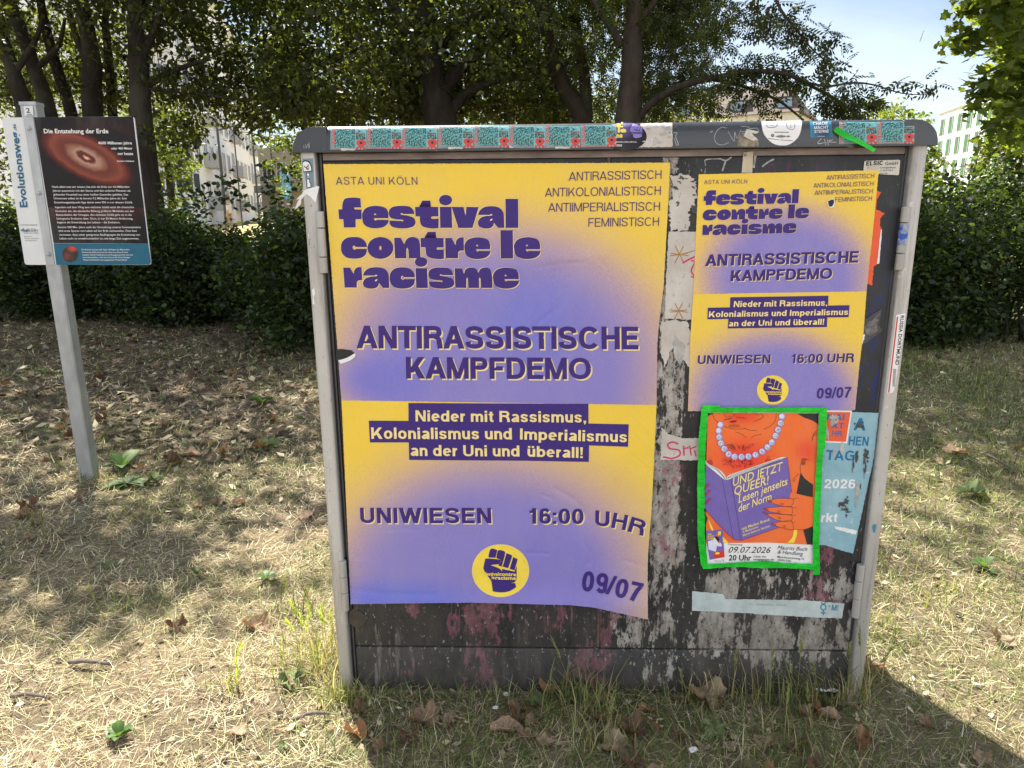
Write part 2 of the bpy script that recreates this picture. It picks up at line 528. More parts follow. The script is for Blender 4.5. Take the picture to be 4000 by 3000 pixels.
# ------------------------------------------------------------------ printed sheets (drawn in the photograph's pixels, laid on a surface)
class Sheet:
    STEP = 0.0004
    def __init__(s, fmap, off=(0, 0), sc=1.0, base=0.0):
        s.fmap, s.off, s.sc, s.base = fmap, off, sc, base
        s.P, s.H, s.F, s.M, s.mats = [], [], [], [], []
        s.k = 0
    def view(s, ox, oy, sc):
        s.off, s.sc = (ox, oy), sc
        return s
    def px(s, p):
        return (s.off[0] + p[0] / s.sc, s.off[1] + p[1] / s.sc)
    def mi(s, m):
        if m not in s.mats:
            s.mats.append(m)
        return s.mats.index(m)
    def raw(s, pts, faces, m, lay):
        b = len(s.P)
        s.k += 1
        s.P += pts
        s.H += [s.base + lay * s.STEP + (s.k % 40) * 1.2e-6] * len(pts)
        s.F += [tuple(b + i for i in f) for f in faces]
        s.M += [s.mi(m)] * len(faces)
    def poly(s, pts, m, lay, holes=(), smooth=None, conv=True, sub=None):
        loops = [_cat(l, 6, True) for l in [pts] + list(holes)]
        if conv:
            loops = [[s.px(p) for p in l] for l in loops]
        flat = [p for l in loops for p in l]
        tri = [tuple(t) for t in tessellate_polygon([[Vector((p[0], p[1], 0)) for p in l] for l in loops])]
        if sub:
            out, st = [], list(tri)
            while st:
                a, b, c = st.pop()
                A, B, D = flat[a], flat[b], flat[c]
                if max(math.dist(A, B), math.dist(B, D), math.dist(D, A)) > sub and len(flat) < 60000:
                    n = len(flat)
                    flat += [((A[0]+B[0])/2, (A[1]+B[1])/2), ((D[0]+B[0])/2, (D[1]+B[1])/2), ((A[0]+D[0])/2, (A[1]+D[1])/2)]
                    st += [(a, n, n+2), (n, b, n+1), (n+1, c, n+2), (n, n+1, n+2)]
                else:
                    out.append((a, b, c))
            tri = out
        s.raw(flat, tri, m, lay)
    def quads(s, q, m, lay, conv=True):
        for p in q:
            s.raw([s.px(a) for a in p] if conv else list(p), [tuple(range(len(p)))], m, lay)
    def line(s, pts, w, m, lay, smooth=True, n=6):
        P = _cat([tuple(p[:2]) + ((1,) if 0 < i < len(pts) - 1 and smooth else ()) for i, p in enumerate(pts)], n)
        s.quads(rib(P, w), m, lay)
    def grid(s, Lf, Rt, nu, nv, m, lay, jag=0.0, rg=None):
        """paper between a left and a right edge polyline (in view pixels)"""
        def at(poly, t):
            d = [0]
            for i in range(1, len(poly)):
                d.append(d[-1] + math.dist(poly[i - 1], poly[i]))
            t *= d[-1]
            for i in range(1, len(poly)):
                if t <= d[i] + 1e-9:
                    f = (t - d[i - 1]) / max(1e-9, d[i] - d[i - 1])
                    return (poly[i-1][0] + (poly[i][0] - poly[i-1][0]) * f, poly[i-1][1] + (poly[i][1] - poly[i-1][1]) * f)
            return poly[-1]
        pts = []
        for j in range(nv + 1):
            a, b = s.px(at(Lf, j / nv)), s.px(at(Rt, j / nv))
            for i in range(nu + 1):
                t = i / nu
                x, y = a[0] + (b[0] - a[0]) * t, a[1] + (b[1] - a[1]) * t
                if jag and rg and (i in (0, nu)):
                    x += rg.uniform(-1, 1) * jag
                if jag and rg and (j in (0, nv)):
                    y += rg.uniform(-1, 1) * jag
                pts.append((x, y))
        fs = [(j*(nu+1)+i, j*(nu+1)+i+1, (j+1)*(nu+1)+i+1, (j+1)*(nu+1)+i) for j in range(nv) for i in range(nu)]
        s.raw(pts, fs, m, lay)
    def _frame(s, p0, p1, cap, up):
        a, b = np.array(s.px(p0)), np.array(s.px(p1))
        ex = b - a
        L = np.hypot(*ex)
        ex = ex / L
        if up is None:
            uv = a * .5 + b * .5 - VPV
            uv = uv / np.hypot(*uv)
        elif up == 'perp':
            uv = np.array((ex[1], -ex[0]))
        else:
            uv = np.array(up, float)
            uv = uv / np.hypot(*uv)
        return a, ex, L, uv, cap / s.sc
    def text(s, t, p0, p1, cap, m, lay, w=.2, up=None, shift=(0, 0), track=0.0, warp=None):
        a, ex, L, uv, c = s._frame(p0, p1, cap, up)
        gl = [glyph(ch, w) for ch in t]
        tot = sum(g[1] + track for g in gl) - track
        x = 0
        for q, adv in gl:
            for p in q:
                pts = []
                for gx, gy in p:
                    v = a + ex * ((x + gx) / tot * L) + uv * gy * c + np.array(shift)
                    pts.append(tuple(v if warp is None else warp(v)))
                s.raw(pts, [tuple(range(len(pts)))], m, lay)
            x += adv + track
    def small(s, t, p0, p1, cap, m, lay, bold=0.0, slant=0.0, up=None):
        V, T, x0, x1 = bfont(t, bold, slant)
        a, ex, L, uv, c = s._frame(p0, p1, cap, up)
        pts = [tuple(a + ex * ((v[0] - x0) / (x1 - x0) * L) + uv * (v[1] / BCAP * c)) for v in V]
        s.raw(pts, T, m, lay)
    def mesh(s, name, base=None, smooth=False, thick=None):
        P = s.fmap(np.array(s.P), np.array(s.H))
        if base is not None:
            P = P - np.array(base)
        me = bpy.data.meshes.new(name)
        me.from_pydata([tuple(p) for p in P], [], s.F)
        for m in s.mats:
            me.materials.append(m)
        me.polygons.foreach_set('material_index', s.M)
        uv = me.uv_layers.new(name='UVMap')
        li = np.zeros(len(me.loops), np.int32)
        me.loops.foreach_get('vertex_index', li)
        uv.data.foreach_set('uv', (np.array(s.P, np.float32)[li] / 1000.0).ravel())
        me.polygons.foreach_set('use_smooth', [True] * len(me.polygons))
        me.update()
        return me
    def top(s, name, label, cat, group=None):
        c = s.fmap(np.array([np.mean(np.array(s.P), axis=0)]), np.array([s.base]))[0]
        o = put(name, s.mesh(name, c))
        o.location = c
        return tag(o, label, cat, group)
    def child(s, name, parent):
        return put(name, s.mesh(name), parent)
def on_plane(Y0, bend=None):
    def f(P, H):
        Y = Y0 - H
        if bend is not None:
            Y = Y - bend(P)
        return onY(P, Y)
    return f

# ------------------------------------------------------------------ the utility cabinet
def door_paint():
    t = NT('weathered_door_paint', 0.6, 0, 0.28)
    X, Y, Z = t.xyz()
    st = t.coord((1, 1, 0.30))
    n1 = t.noise(13, 10, 0.72, st)
    n2 = t.noise(5.0, 6, 0.6, t.coord((1, 1, 0.5), loc=(3, 1, 7)))
    n3 = t.noise(70, 4, 0.6, t.coord((1, 1, 0.4)))
    n4 = t.noise(30, 9, 0.8, t.coord((1, 1, 0.45), loc=(9, 2, 4)))
    run = t.noise(55, 5, 0.7, t.coord((1, 1, 0.12), loc=(2, 5, 1)))          # rain streaks
    base = t.ramp(t.noise(3.5, 8, 0.7, t.coord((1.5, 1, 0.6))), [(0.3, (0.020, 0.021, 0.022)), (0.7, (0.046, 0.046, 0.048))])
    base = t.mix(t.mul(t.rng(n3, 0.55, 0.75), 0.35), base, (0.09, 0.088, 0.085))
    strip = t.band(X, 0.300, 0.405, 0.02)
    low = t.mul(t.rng(Z, 0.56, 0.34), t.rng(Z, 0.02, 0.16))
    right = t.mul(t.band(X, 0.40, 0.93, 0.04), t.rng(Z, 0.60, 0.48))
    reg = t.math('MINIMUM', t.math('ADD', t.math('MULTIPLY', strip, 1.0), t.math('ADD', t.math('MULTIPLY', low, 0.66), t.math('MULTIPLY', right, 0.4))), 1.05)
    # old layers of paint and paper left on the steel
    big = t.math('ADD', t.math('MULTIPLY', n2, 0.40), t.math('ADD', t.math('MULTIPLY', n1, 0.25), t.math('ADD', t.math('MULTIPLY', n4, 0.22), t.math('MULTIPLY', run, 0.13))))
    th = t.math('SUBTRACT', 0.64, t.math('MULTIPLY', reg, 0.135))
    m1 = t.math('MULTIPLY', t.rng(t.math('SUBTRACT', big, th), 0.0, 0.006), t.rng(reg, 0.1, 0.3))
    resid = t.ramp(n4, [(0.34, (0.06, 0.055, 0.05)), (0.43, (0.22, 0.195, 0.17)), (0.52, (0.36, 0.33, 0.295)), (0.62, (0.52, 0.49, 0.455))])
    c = t.mix(t.mul(m1, 0.92), base, resid)
    pk = t.noise(6.5, 7, 0.66, t.coord((1, 1, 0.5), loc=(21, 4, 2)))
    pk = t.math('ADD', pk, t.math('MULTIPLY', t.math('SUBTRACT', run, .5), .3))
    preg = t.math('MINIMUM', t.math('ADD', t.mul(t.band(X, -0.47, 0.27, 0.05), t.rng(Z, 0.40, 0.30)), t.math('ADD', t.mul(t.band(X, 0.64, 0.86, 0.04), t.band(Z, 0.26, 0.52, 0.05)), t.mul(strip, t.band(Z, 0.42, 0.72, 0.05), 0.7))), 1.0)
    m2 = t.mul(t.rng(t.math('SUBTRACT', pk, t.math('MULTIPLY', preg, 0.06)), 0.470, 0.484), t.rng(preg, 0.3, 0.6), t.rng(n4, 0.455, 0.475))
    c = t.mix(t.mul(m2, 0.75), c, t.ramp(n3, [(0.3, (0.13, 0.05, 0.065)), (0.65, (0.30, 0.115, 0.155))]))
    wl_ = t.mul(t.rng(run, .53, .545), t.band(X, -0.53, -0.40, 0.03), t.rng(Z, .38, .3), t.rng(n2, .40, .5))
    c = t.mix(t.mul(wl_, .8), c, (0.36, 0.33, 0.29))
    sp2 = t.mul(t.rng(t.noise(95, 4, .6, t.coord((1, 1, .5), loc=(5, 1, 8))), .63, .645), t.rng(reg, .12, .4))
    c = t.mix(t.mul(sp2, .8), c, (0.42, 0.39, 0.35))
    m3 = t.mul(t.rng(t.noise(75, 5, 0.7, t.coord((1, 1, .6), loc=(1, 1, 3))), 0.585, 0.60), t.rng(reg, 0.2, 0.6))
    c = t.mix(t.mul(m3, 0.8), c, (0.014, 0.014, 0.015))
    sp = t.rng(t.noise(130, 2, 0.5), 0.72, 0.76)
    c = t.mix(t.mul(sp, 0.5), c, (0.45, 0.43, 0.4))
    dust = t.mul(t.rng(Z, 0.42, 0.02), t.rng(t.noise(9, 8, .7, t.coord((1, 1, .35), loc=(7, 7, 7))), .36, .62))
    c = t.mix(t.mul(dust, .55), c, (0.15, 0.128, 0.108))
    c = t.mix(t.mul(t.rng(run, .55, .68), t.rng(Z, .7, .3), .35), c, (0.17, 0.15, 0.13))
    # blue felt pen down the right edge, faint purple at the top right
    bl = t.mul(t.band(X, 0.835, 0.885, 0.012), t.band(Z, 0.72, 1.24, 0.08), t.rng(n4, 0.5, 0.6))
    c = t.mix(t.mul(bl, 0.75), c, (0.015, 0.03, 0.19))
    pu = t.mul(t.band(X, 0.5, 0.75, 0.06), t.band(Z, 1.405, 1.465, 0.015), t.rng(n4, 0.52, 0.58))
    c = t.mix(t.mul(pu, 0.6), c, (0.11, 0.03, 0.09))
    t.color(c)
    h = t.math('ADD', t.math('MULTIPLY', m1, 0.6), t.math('ADD', t.math('MULTIPLY', n3, 0.35), t.math('MULTIPLY', n4, 0.25)))
    t.bump(h, 0.5, 0.0015)
    t.rough(t.rng(m1, 0, 1, 0.5, 0.85))
    return t.mat
M_DOOR = door_paint()
def alu_paint():
    t = NT('satin_silver_post', 0.42, 0.25)
    n = t.noise(5, 8, 0.7, t.coord((1, 1, 0.25)))
    c = t.ramp(n, [(0.3, (0.36, 0.345, 0.325)), (0.55, (0.52, 0.51, 0.49)), (0.75, (0.60, 0.59, 0.575))])
    sp = t.rng(t.noise(150, 3, 0.6, t.coord((1, 1, 0.4))), 0.64, 0.70)
    c = t.mix(t.mul(sp, 0.65), c, (0.12, 0.11, 0.1))
    Z = t.xyz()[2]
    c = t.mix(t.mul(t.rng(Z, 0.5, 0.03), t.rng(n, 0.36, 0.6), 0.6), c, (0.20, 0.165, 0.125))
    dr = t.noise(34, 6, .7, t.coord((1, 1, .06), loc=(3, 3, 3)))
    c = t.mix(t.mul(t.rng(dr, .54, .66), .5), c, (0.20, 0.175, 0.15))
    c = t.mix(t.mul(t.rng(t.noise(22, 7, .75, t.coord(loc=(1, 6, 2))), .62, .65), .7), c, (0.66, 0.64, 0.6))
    t.color(c)
    t.bump(t.noise(300, 2, 0.5), 0.08, 0.0005)
    return t.mat
M_ALU = alu_paint()
def lid_paint():
    t = NT('slate_grey_lid_paint', 0.33, 0, 0.35)
    t.b.inputs['Coat Weight'].default_value, t.b.inputs['Coat Roughness'].default_value = 0.55, 0.11
    n = t.noise(6, 8, 0.7)
    c = t.ramp(n, [(0.3, (0.010, 0.012, 0.016)), (0.7, (0.027, 0.030, 0.038))])
    sp = t.rng(t.noise(120, 3, 0.6), 0.68, 0.72)
    c = t.mix(t.mul(sp, 0.55), c, (0.3, 0.3, 0.3))
    sc_ = t.rng(t.noise(60, 6, .8, t.coord((.25, 1, 1.5), rot=(0, .3, 0))), .64, .70)
    c = t.mix(t.mul(sc_, .4), c, (.2, .2, .2))
    ch = t.rng(t.noise(16, 8, 0.75, t.coord((1, 1, 1), loc=(4, 8, 1))), 0.665, 0.68)
    c = t.mix(t.mul(ch, 0.75), c, (0.4, 0.385, 0.36))
    t.color(c)
    t.bump(t.noise(220, 3, 0.55), 0.3, 0.0012)
    t.rough(t.rng(n, 0.3, 0.7, 0.27, 0.45))
    return t.mat
M_LID = lid_paint()
M_RAIL = plain('dull_pinkish_rail', (0.26, 0.21, 0.20), 0.6, 0.35, 30, 0.2, 150, vec=(0.3, 1, 1))
M_GASK = plain('black_rubber_gasket', (0.018, 0.017, 0.016), 0.6, 0.3, 40)
M_SIDE = plain('dark_grey_side_steel', (0.06, 0.06, 0.065), 0.5, 0.2, 14, 0.2, 120)

XL, XR, DEP = -0.566, 0.931, 0.335
cab = empty('utility_cabinet', (0.18, 0.16, 0), 'grey street utility cabinet covered with posters and stickers standing on the dry grass', 'utility cabinet')
PW = 0.037
def post(x0, x1, name='corner_post'):
    n, prof = 8, []
    y0, y1, r = -0.014, 0.024, 0.014
    out = x0 < 0
    pts = [(x0, y1)] + [(x0 + r - r * math.cos(a), y0 + r - r * math.sin(a)) for a in [k * math.pi / 2 / n for k in range(n + 1)]]
    pts += [(x1 - r * .5 + r * .5 * math.sin(a), y0 + r * .5 - r * .5 * math.cos(a)) for a in [k * math.pi / 2 / n for k in range(n + 1)]] + [(x1, y1)]
    if not out:
        pts = [(x0 + x1 - p[0], p[1]) for p in pts][::-1]
    return MB().prism(pts, 2, 0.0, 1.4965).build(name, M_ALU, cab, smooth=40)
post(XL, XL + PW)
post(XR - PW, XR)
for x0, x1 in ((XL, XL + PW), (XR - PW, XR)):
    MB().box((x0, DEP - 0.03, 0), (x1, DEP, 1.4965), bev=0.006).build('rear_post', M_ALU, cab, smooth=40)
for x0, x1 in ((XL + 0.004, XL + 0.012), (XR - 0.012, XR - 0.004)):
    MB().box((x0, 0.0245, 0.03), (x1, DEP - 0.0305, 1.4955)).build('side_panel', M_SIDE, cab)
MB().box((XL + PW + .001, DEP - 0.012, 0.03), (XR - PW - .001, DEP - 0.004, 1.4955)).build('rear_panel', M_SIDE, cab)
DX0, DX1, DXM = -0.514, 0.884, 0.182
for a, b in ((XL + PW + .0005, DX0 + .004), (DX1 - .004, XR - PW - .0005)):
    g = MB().box((a, 0.012, 0.012), (b, 0.03, 1.4955), 0)
    m = (a + b) / 2
    g.box((m - .0022, 0.004, 0.012), (m + .0022, 0.0118, 1.4955), 1)
    g.build('gasket', [M_GASK, M_SIDE], cab)
def panel(x0, x1, z0, z1):
    return MB().box((x0, 0.0, z0), (x1, 0.022, z1), bev=0.004).build('door_panel', M_DOOR, cab, smooth=40)
panel(DX0, DXM - .0035, 0.146, 1.4785)
panel(DXM + .0035, DX1, 0.146, 1.4785)
MB().box((DXM - .0033, 0.006, 0.146), (DXM + .0033, 0.02, 1.4785)).build('door_seam', plain('rusty_seam', (0.16, 0.11, 0.09), 0.7, 0.4, 30), cab)
MB().box((DX0, 0.001, 0.0), (DX1, 0.022, 0.141), bev=0.004).build('plinth', M_DOOR, cab, smooth=40)
MB().box((DX0, 0.008, 0.1412), (DX1, 0.021, 0.1458)).build('plinth_joint', M_GASK, cab)
rail = MB().box((DX0, 0.003, 1.4795), (DX1, 0.02, 1.4962), bev=0.002)
rail.build('top_rail', M_RAIL, cab, smooth=40)
def lid_piece(x0, x1, zt, yf, endr, name, parent):
    bm = bmesh.new()
    bmesh.ops.create_cube(bm, size=1)
    yb = DEP + 0.024 - (yf + 0.024)
    for q in bm.verts:
        q.co = (x0 if q.co.x < 0 else x1, yf if q.co.y < 0 else yb, 1.4965 if q.co.z < 0 else zt)
    for side in endr:
        e = [k for k in bm.edges if all(abs(v.co.x - side) < 1e-5 and abs(v.co.z - zt) < 1e-5 for v in k.verts)]
        bmesh.ops.bevel(bm, geom=e, offset=0.055, segments=9, profile=0.5, affect='EDGES')
        e = [k for k in bm.edges if all(abs(v.co.x - side) < 1e-5 for v in k.verts) and abs(k.verts[0].co.z - k.verts[1].co.z) > .004 and abs(k.verts[0].co.y - k.verts[1].co.y) < 1e-5]
        bmesh.ops.bevel(bm, geom=e, offset=0.02, segments=4, profile=0.5, affect='EDGES')
    fr = [k for k in bm.edges if all(v.co.z > 1.4975 for v in k.verts) and len(k.link_faces) == 2 and
          (all(abs(v.co.y - yf) < 1e-5 for v in k.verts) or all(abs(v.co.y - yb) < 1e-5 for v in k.verts)) and
          any(abs(f.normal.y) < .3 for f in k.link_faces) and abs(k.verts[0].co.x - k.verts[1].co.x) > 1e-4]
    bmesh.ops.bevel(bm, geom=fr, offset=0.026, segments=6, profile=0.5, affect='EDGES', clamp_overlap=True)
    lo = [f for f in bm.faces if f.normal.z < -0.9 and abs(f.calc_center_median().z - 1.4965) < 1e-4]
    bmesh.ops.inset_region(bm, faces=lo, thickness=0.008)
    me = bpy.data.meshes.new(name)
    bmesh.ops.recalc_face_normals(bm, faces=bm.faces)
    bm.to_mesh(me)
    bm.free()
    me.materials.append(M_LID)
    me.polygons.foreach_set('use_smooth', [True] * len(me.polygons))
    me.set_sharp_from_angle(angle=math.radians(38))
    return put(name, me, parent)
lid = lid_piece(-0.4925, 0.862, 1.5575, -0.0245, (), 'lid', cab)
lid_piece(-0.578, -0.493, 1.5545, -0.0235, (-0.578,), 'end_cap', lid)
lid_piece(0.8625, 0.944, 1.5545, -0.0235, (0.944,), 'end_cap', lid)
M_HINGE = plain('satin_steel_hinge', (0.46, 0.45, 0.43), 0.4, 0.18, 12, 0.08, 200, metallic=0.35, vec=(1, 1, .3))
def hinge(xp, ys, blue=False):
    """three knuckles on a pin; xp centre pixel column at the two ends, ys pixel rows of the joints"""
    h = None
    y0, y1 = ys[0], ys[-1]
    tops = [wpt(xp[0] + (xp[1] - xp[0]) * (y - y0) / (y1 - y0), y, -0.014) for y in ys]
    x = (tops[0][0] + tops[-1][0]) / 2
    h = MB().box((x - .002, -0.003, tops[-1][2] + .002), (x + .002, 0.0238, tops[0][2] - .002)).build('hinge', M_GASK, cab)
    for a, b in zip(tops[:-1], tops[1:]):
        z1, z0 = a[2] - .0008, b[2] + .0008
        MB().tube([(x, -0.012, z0), (x, -0.012, z0 + .0012), (x, -0.012, z1 - .0012), (x, -0.012, z1)], [.0092, .0104, .0104, .0092], 18).build('knuckle', M_HINGE, h, smooth=40)
    return h, x, tops
hinge((1249, 1263), (824, 891, 1004, 1068))
hinge((1339, 1347), (2190, 2254, 2316, 2386))
hb = hinge((3542, 3512), (805, 870, 990, 1056))
hinge((3367, 3338), (2206, 2270, 2340, 2412))
mb_ = NT('blue_spray_paint', 0.5)
mb_.color(mb_.ramp(mb_.noise(60, 4), [(0.4, (0.35, 0.38, 0.45)), (0.55, (0.02, 0.09, 0.42))]))
MB().tube([(hb[1], -0.0121, hb[2][2][2] + .02), (hb[1], -0.0121, hb[2][1][2] - .004)], .0106, 18, cap=False).build('knuckle', mb_.mat, [o for o in cab.children if o.name.startswith('hinge')][2], smooth=40)

# ------------------------------------------------------------------ printing inks and papers
def ink(name, c, rough=0.55, var=0.1):
    t = NT(name, rough, 0, 0.35)
    t.color(t.ramp(t.noise(30, 6, 0.7), [(0.3, tuple(q * (1 - var) for q in c)), (0.7, tuple(min(1, q * (1 + var * .5)) for q in c))]))
    _wr(t)
    return t.mat
def _wr(t, k=1.0):
    """creases and glue blisters of pasted paper"""
    a = t.noise(9, 4, 0.55, t.coord((1, 1, 0.6), rot=(0, 0.5, 0)), 0.6)
    r = t.math('ABSOLUTE', t.math('SUBTRACT', a, 0.5))
    c = t.rng(r, 0.0, 0.06, 0.0, 1.0)
    f = t.noise(110, 3, 0.6, t.coord((1, 1, 0.35)))
    t.bump(t.math('ADD', t.math('MULTIPLY', c, 0.13), t.math('ADD', t.math('MULTIPLY', f, 0.14), t.math('MULTIPLY', t.noise(16, 5, 0.6, t.coord((1.6, 1, .8), rot=(0, .6, 0))), 0.7))), 0.55 * k, 0.006)
YEL, VIO, INKC, CRM = lin(240, 204, 76), lin(141, 131, 198), lin(62, 40, 122), lin(246, 222, 150)
def gradient_paper(name, base, blobs, grain=0.09):
    t = NT(name, 0.5, 0, 0.25)
    u = t.xyz('UV')
    c = base
    g = t.noise(420, 2, 0.7)
    for cx, cy, rx, ry, i0, i1, col in blobs:
        a = t.math('DIVIDE', t.math('SUBTRACT', u[0], cx / 1000), rx / 1000)
        b = t.math('DIVIDE', t.math('SUBTRACT', u[1], cy / 1000), ry / 1000)
        dd = t.math('SQRT', t.math('ADD', t.math('MULTIPLY', a, a), t.math('MULTIPLY', b, b)))
        dd = t.math('ADD', dd, t.math('MULTIPLY', t.math('SUBTRACT', g, 0.5), 0.15))
        m = t.n.new('ShaderNodeMapRange')
        m.interpolation_type = 'SMOOTHSTEP'
        t.val(m.inputs[0], dd)
        m.inputs[1].default_value, m.inputs[2].default_value = i1, i0
        c = t.mix(m.outputs[0], c, col)
    c = t.mix(grain, c, t.ramp(g, [(0.3, 0.0), (0.7, 1.0)]), 'OVERLAY')
    # sun-bleached and dirty streaks
    c = t.mix(t.mul(t.rng(t.noise(7, 7, 0.7, t.coord((1, 1, 0.25))), 0.45, 0.8), 0.16), c, (0.45, 0.42, 0.38))
    t.color(c)
    _wr(t)
    return t.mat
M_INK, M_CRM, M_YEL = ink('violet_ink', INKC), ink('cream_ink', CRM, 0.6), ink('yellow_ink', lin(250, 220, 80))
M_BLK, M_WHT = ink('black_print', (0.02, 0.02, 0.022)), ink('white_paper', (0.83, 0.82, 0.81), 0.6, 0.10)
def fray(pts, amp, rg, step=14):
    """a torn edge along a polygon"""
    out = []
    for i, a in enumerate(pts):
        b = pts[(i + 1) % len(pts)]
        n = max(1, int(math.dist(a[:2], b[:2]) / step))
        for k in range(n):
            t = k / n
            out.append((a[0] + (b[0] - a[0]) * t + (rg.uniform(-amp, amp) if k else 0), a[1] + (b[1] - a[1]) * t + (rg.uniform(-amp, amp) if k else 0)))
    return out
# the heavy display letters of the festival title, in view pixels
_E = ([(634, 327), (628, 255, 1), (590, 205, 1), (485, 185, 1), (385, 207, 1), (338, 262, 1), (334, 322, 1), (350, 390, 1), (405, 430, 1), (490, 442, 1), (580, 425, 1), (628, 382, 1), (634, 346), (500, 344), (488, 354, 1), (474, 346, 1), (469, 327)], [[(468, 290), (474, 277, 1), (484, 273, 1), (496, 290)]])
_A = ([(1652, 290), (1785, 290), (1800, 279, 1), (1813, 288, 1), (1800, 297, 1), (1735, 303, 1), (1678, 325, 1), (1650, 375, 1), (1665, 420, 1), (1720, 443, 1), (1785, 440, 1), (1822, 415, 1), (1832, 378), (1882, 437), (1950, 437), (1947, 330), (1938, 260, 1), (1890, 207, 1), (1810, 190, 1), (1720, 202, 1), (1668, 245, 1)], [[(1785, 350, 1), (1798, 337, 1), (1814, 333, 1), (1812, 346, 1), (1797, 357, 1)]])
_SS = ([(930, 280), (800, 279), (785, 269, 1), (770, 278, 1), (785, 288, 1), (850, 297, 1), (920, 325, 1), (941, 375, 1), (915, 420, 1), (850, 440, 1), (780, 443, 1), (690, 430, 1), (650, 397, 1), (640, 353), (780, 358), (795, 362, 1), (803, 352, 1), (788, 345, 1), (720, 340, 1), (660, 322, 1), (636, 275, 1), (650, 222, 1), (700, 193, 1), (790, 186, 1), (870, 195, 1), (915, 235, 1)], [])
_CC = ([(352, 224), (340, 178, 1), (290, 132, 1), (215, 119, 1), (140, 132, 1), (95, 175, 1), (84, 228, 1), (95, 285, 1), (140, 330, 1), (215, 344, 1), (295, 333, 1), (340, 297, 1), (352, 242), (236, 242), (222, 252, 1), (207, 240, 1), (205, 224, 1), (212, 211, 1), (226, 212, 1), (234, 224)], [])
def _bb(g, b0, b1):
    f = lambda p: (b1[0] + (p[0] - b0[0]) / (b0[1] - b0[0]) * (b1[1] - b1[0]), b1[2] + (p[1] - b0[2]) / (b0[3] - b0[2]) * (b1[3] - b1[2])) + tuple(p[2:])
    return ([f(p) for p in g[0]], [[f(p) for p in h] for h in g[1]])
BE, BA, BS, BC = (334, 634, 185, 442), (1650, 1950, 190, 443), (636, 941, 186, 443), (84, 352, 119, 344)
TITLE = [((1300, 740, 2.9105), [
    ([(62, 226), (107, 226), (110, 165, 1), (135, 108, 1), (200, 93, 1), (260, 93, 1), (314, 101), (322, 205), (262, 205), (245, 206, 1), (243, 214, 1), (250, 226, 1), (268, 227), (327, 228), (328, 338), (260, 340), (260, 432), (126, 433), (118, 338), (72, 338)], []),
    _E, _SS,
    ([(935, 198), (985, 198), (1018, 126), (1110, 126), (1113, 198), (1198, 198), (1202, 306), (1125, 308), (1118, 322, 1), (1130, 334, 1), (1170, 333), (1203, 330), (1203, 440), (1130, 444, 1), (1045, 430, 1), (998, 392, 1), (988, 308), (940, 305)], []),
    (ell(1282, 121, 74, 60), []),
    ([(1216, 198), (1350, 198), (1358, 437), (1222, 437)], []),
    ([(1351, 198), (1485, 198), (1510, 300), (1518, 198), (1658, 200), (1588, 438), (1428, 438)], []),
    _A, ([(1963, 107), (2107, 107), (2110, 437), (1965, 437)], [])]),
    ((1300, 880, 2.6333), [
    _CC, (ell(490, 233, 134, 113, n=32), [ell(490, 234, 11, 22, n=14)]),
    ([(630, 128), (698, 128), (735, 195), (755, 148, 1), (795, 122, 1), (840, 122, 1), (882, 147, 1), (897, 200, 1), (902, 340), (783, 340), (776, 250), (766, 232, 1), (756, 250), (757, 340), (640, 340)], []),
    (ell(908, 377, 65, 50), []),
    ([(902, 130), (945, 130), (975, 67), (1060, 67), (1063, 130), (1138, 130), (1142, 228), (1075, 229), (1067, 240, 1), (1078, 250, 1), (1110, 250), (1142, 247), (1144, 345), (1080, 348, 1), (1005, 335, 1), (962, 302, 1), (952, 227), (905, 226)], []),
    ([(1156, 130), (1222, 130), (1262, 205), (1270, 160, 1), (1298, 128, 1), (1346, 124), (1350, 260), (1310, 262), (1290, 275), (1288, 340), (1160, 340)], []),
    _bb(_E, BE, (1355, 1620, 123, 348)),
    ([(1724, 50), (1852, 50), (1855, 342), (1727, 342)], []),
    _bb(_E, BE, (1865, 2134, 122, 348))]),
    ((1300, 980, 2.9105), [
    ([(118, 190), (195, 190), (238, 262), (248, 215, 1), (280, 186, 1), (327, 185), (335, 332), (295, 336), (274, 352), (272, 418), (134, 417)], []),
    _bb(_A, BA, (342, 642, 185, 428)), _bb(_CC, BC, (645, 935, 186, 430)),
    ([(940, 196), (1072, 196), (1082, 422), (948, 422)], []),
    _bb(_SS, BS, (1086, 1382, 188, 430)),
    ([(1385, 196), (1468, 198), (1492, 262), (1508, 213, 1), (1548, 190, 1), (1600, 192, 1), (1638, 218, 1), (1655, 250), (1673, 212, 1), (1712, 190, 1), (1760, 192, 1), (1798, 225, 1), (1812, 295, 1), (1815, 422), (1685, 422), (1680, 320), (1670, 303, 1), (1662, 320), (1664, 422), (1540, 422), (1535, 320), (1527, 303, 1), (1518, 320), (1518, 422), (1392, 420)], []),
    _bb(_E, BE, (1822, 2115, 189, 430))])]
def hom(src, dst):
    A, b = [], []
    for (x, y), (X, Y) in zip(src, dst):
        A += [[x, y, 1, 0, 0, 0, -X * x, -X * y], [0, 0, 0, x, y, 1, -Y * x, -Y * y]]
        b += [X, Y]
    h = np.append(np.linalg.solve(np.array(A, float), np.array(b, float)), 1).reshape(3, 3)
    def f(p):
        q = h @ np.array([p[0], p[1], 1.0])
        return (q[0] / q[2], q[1] / q[2])
    return f
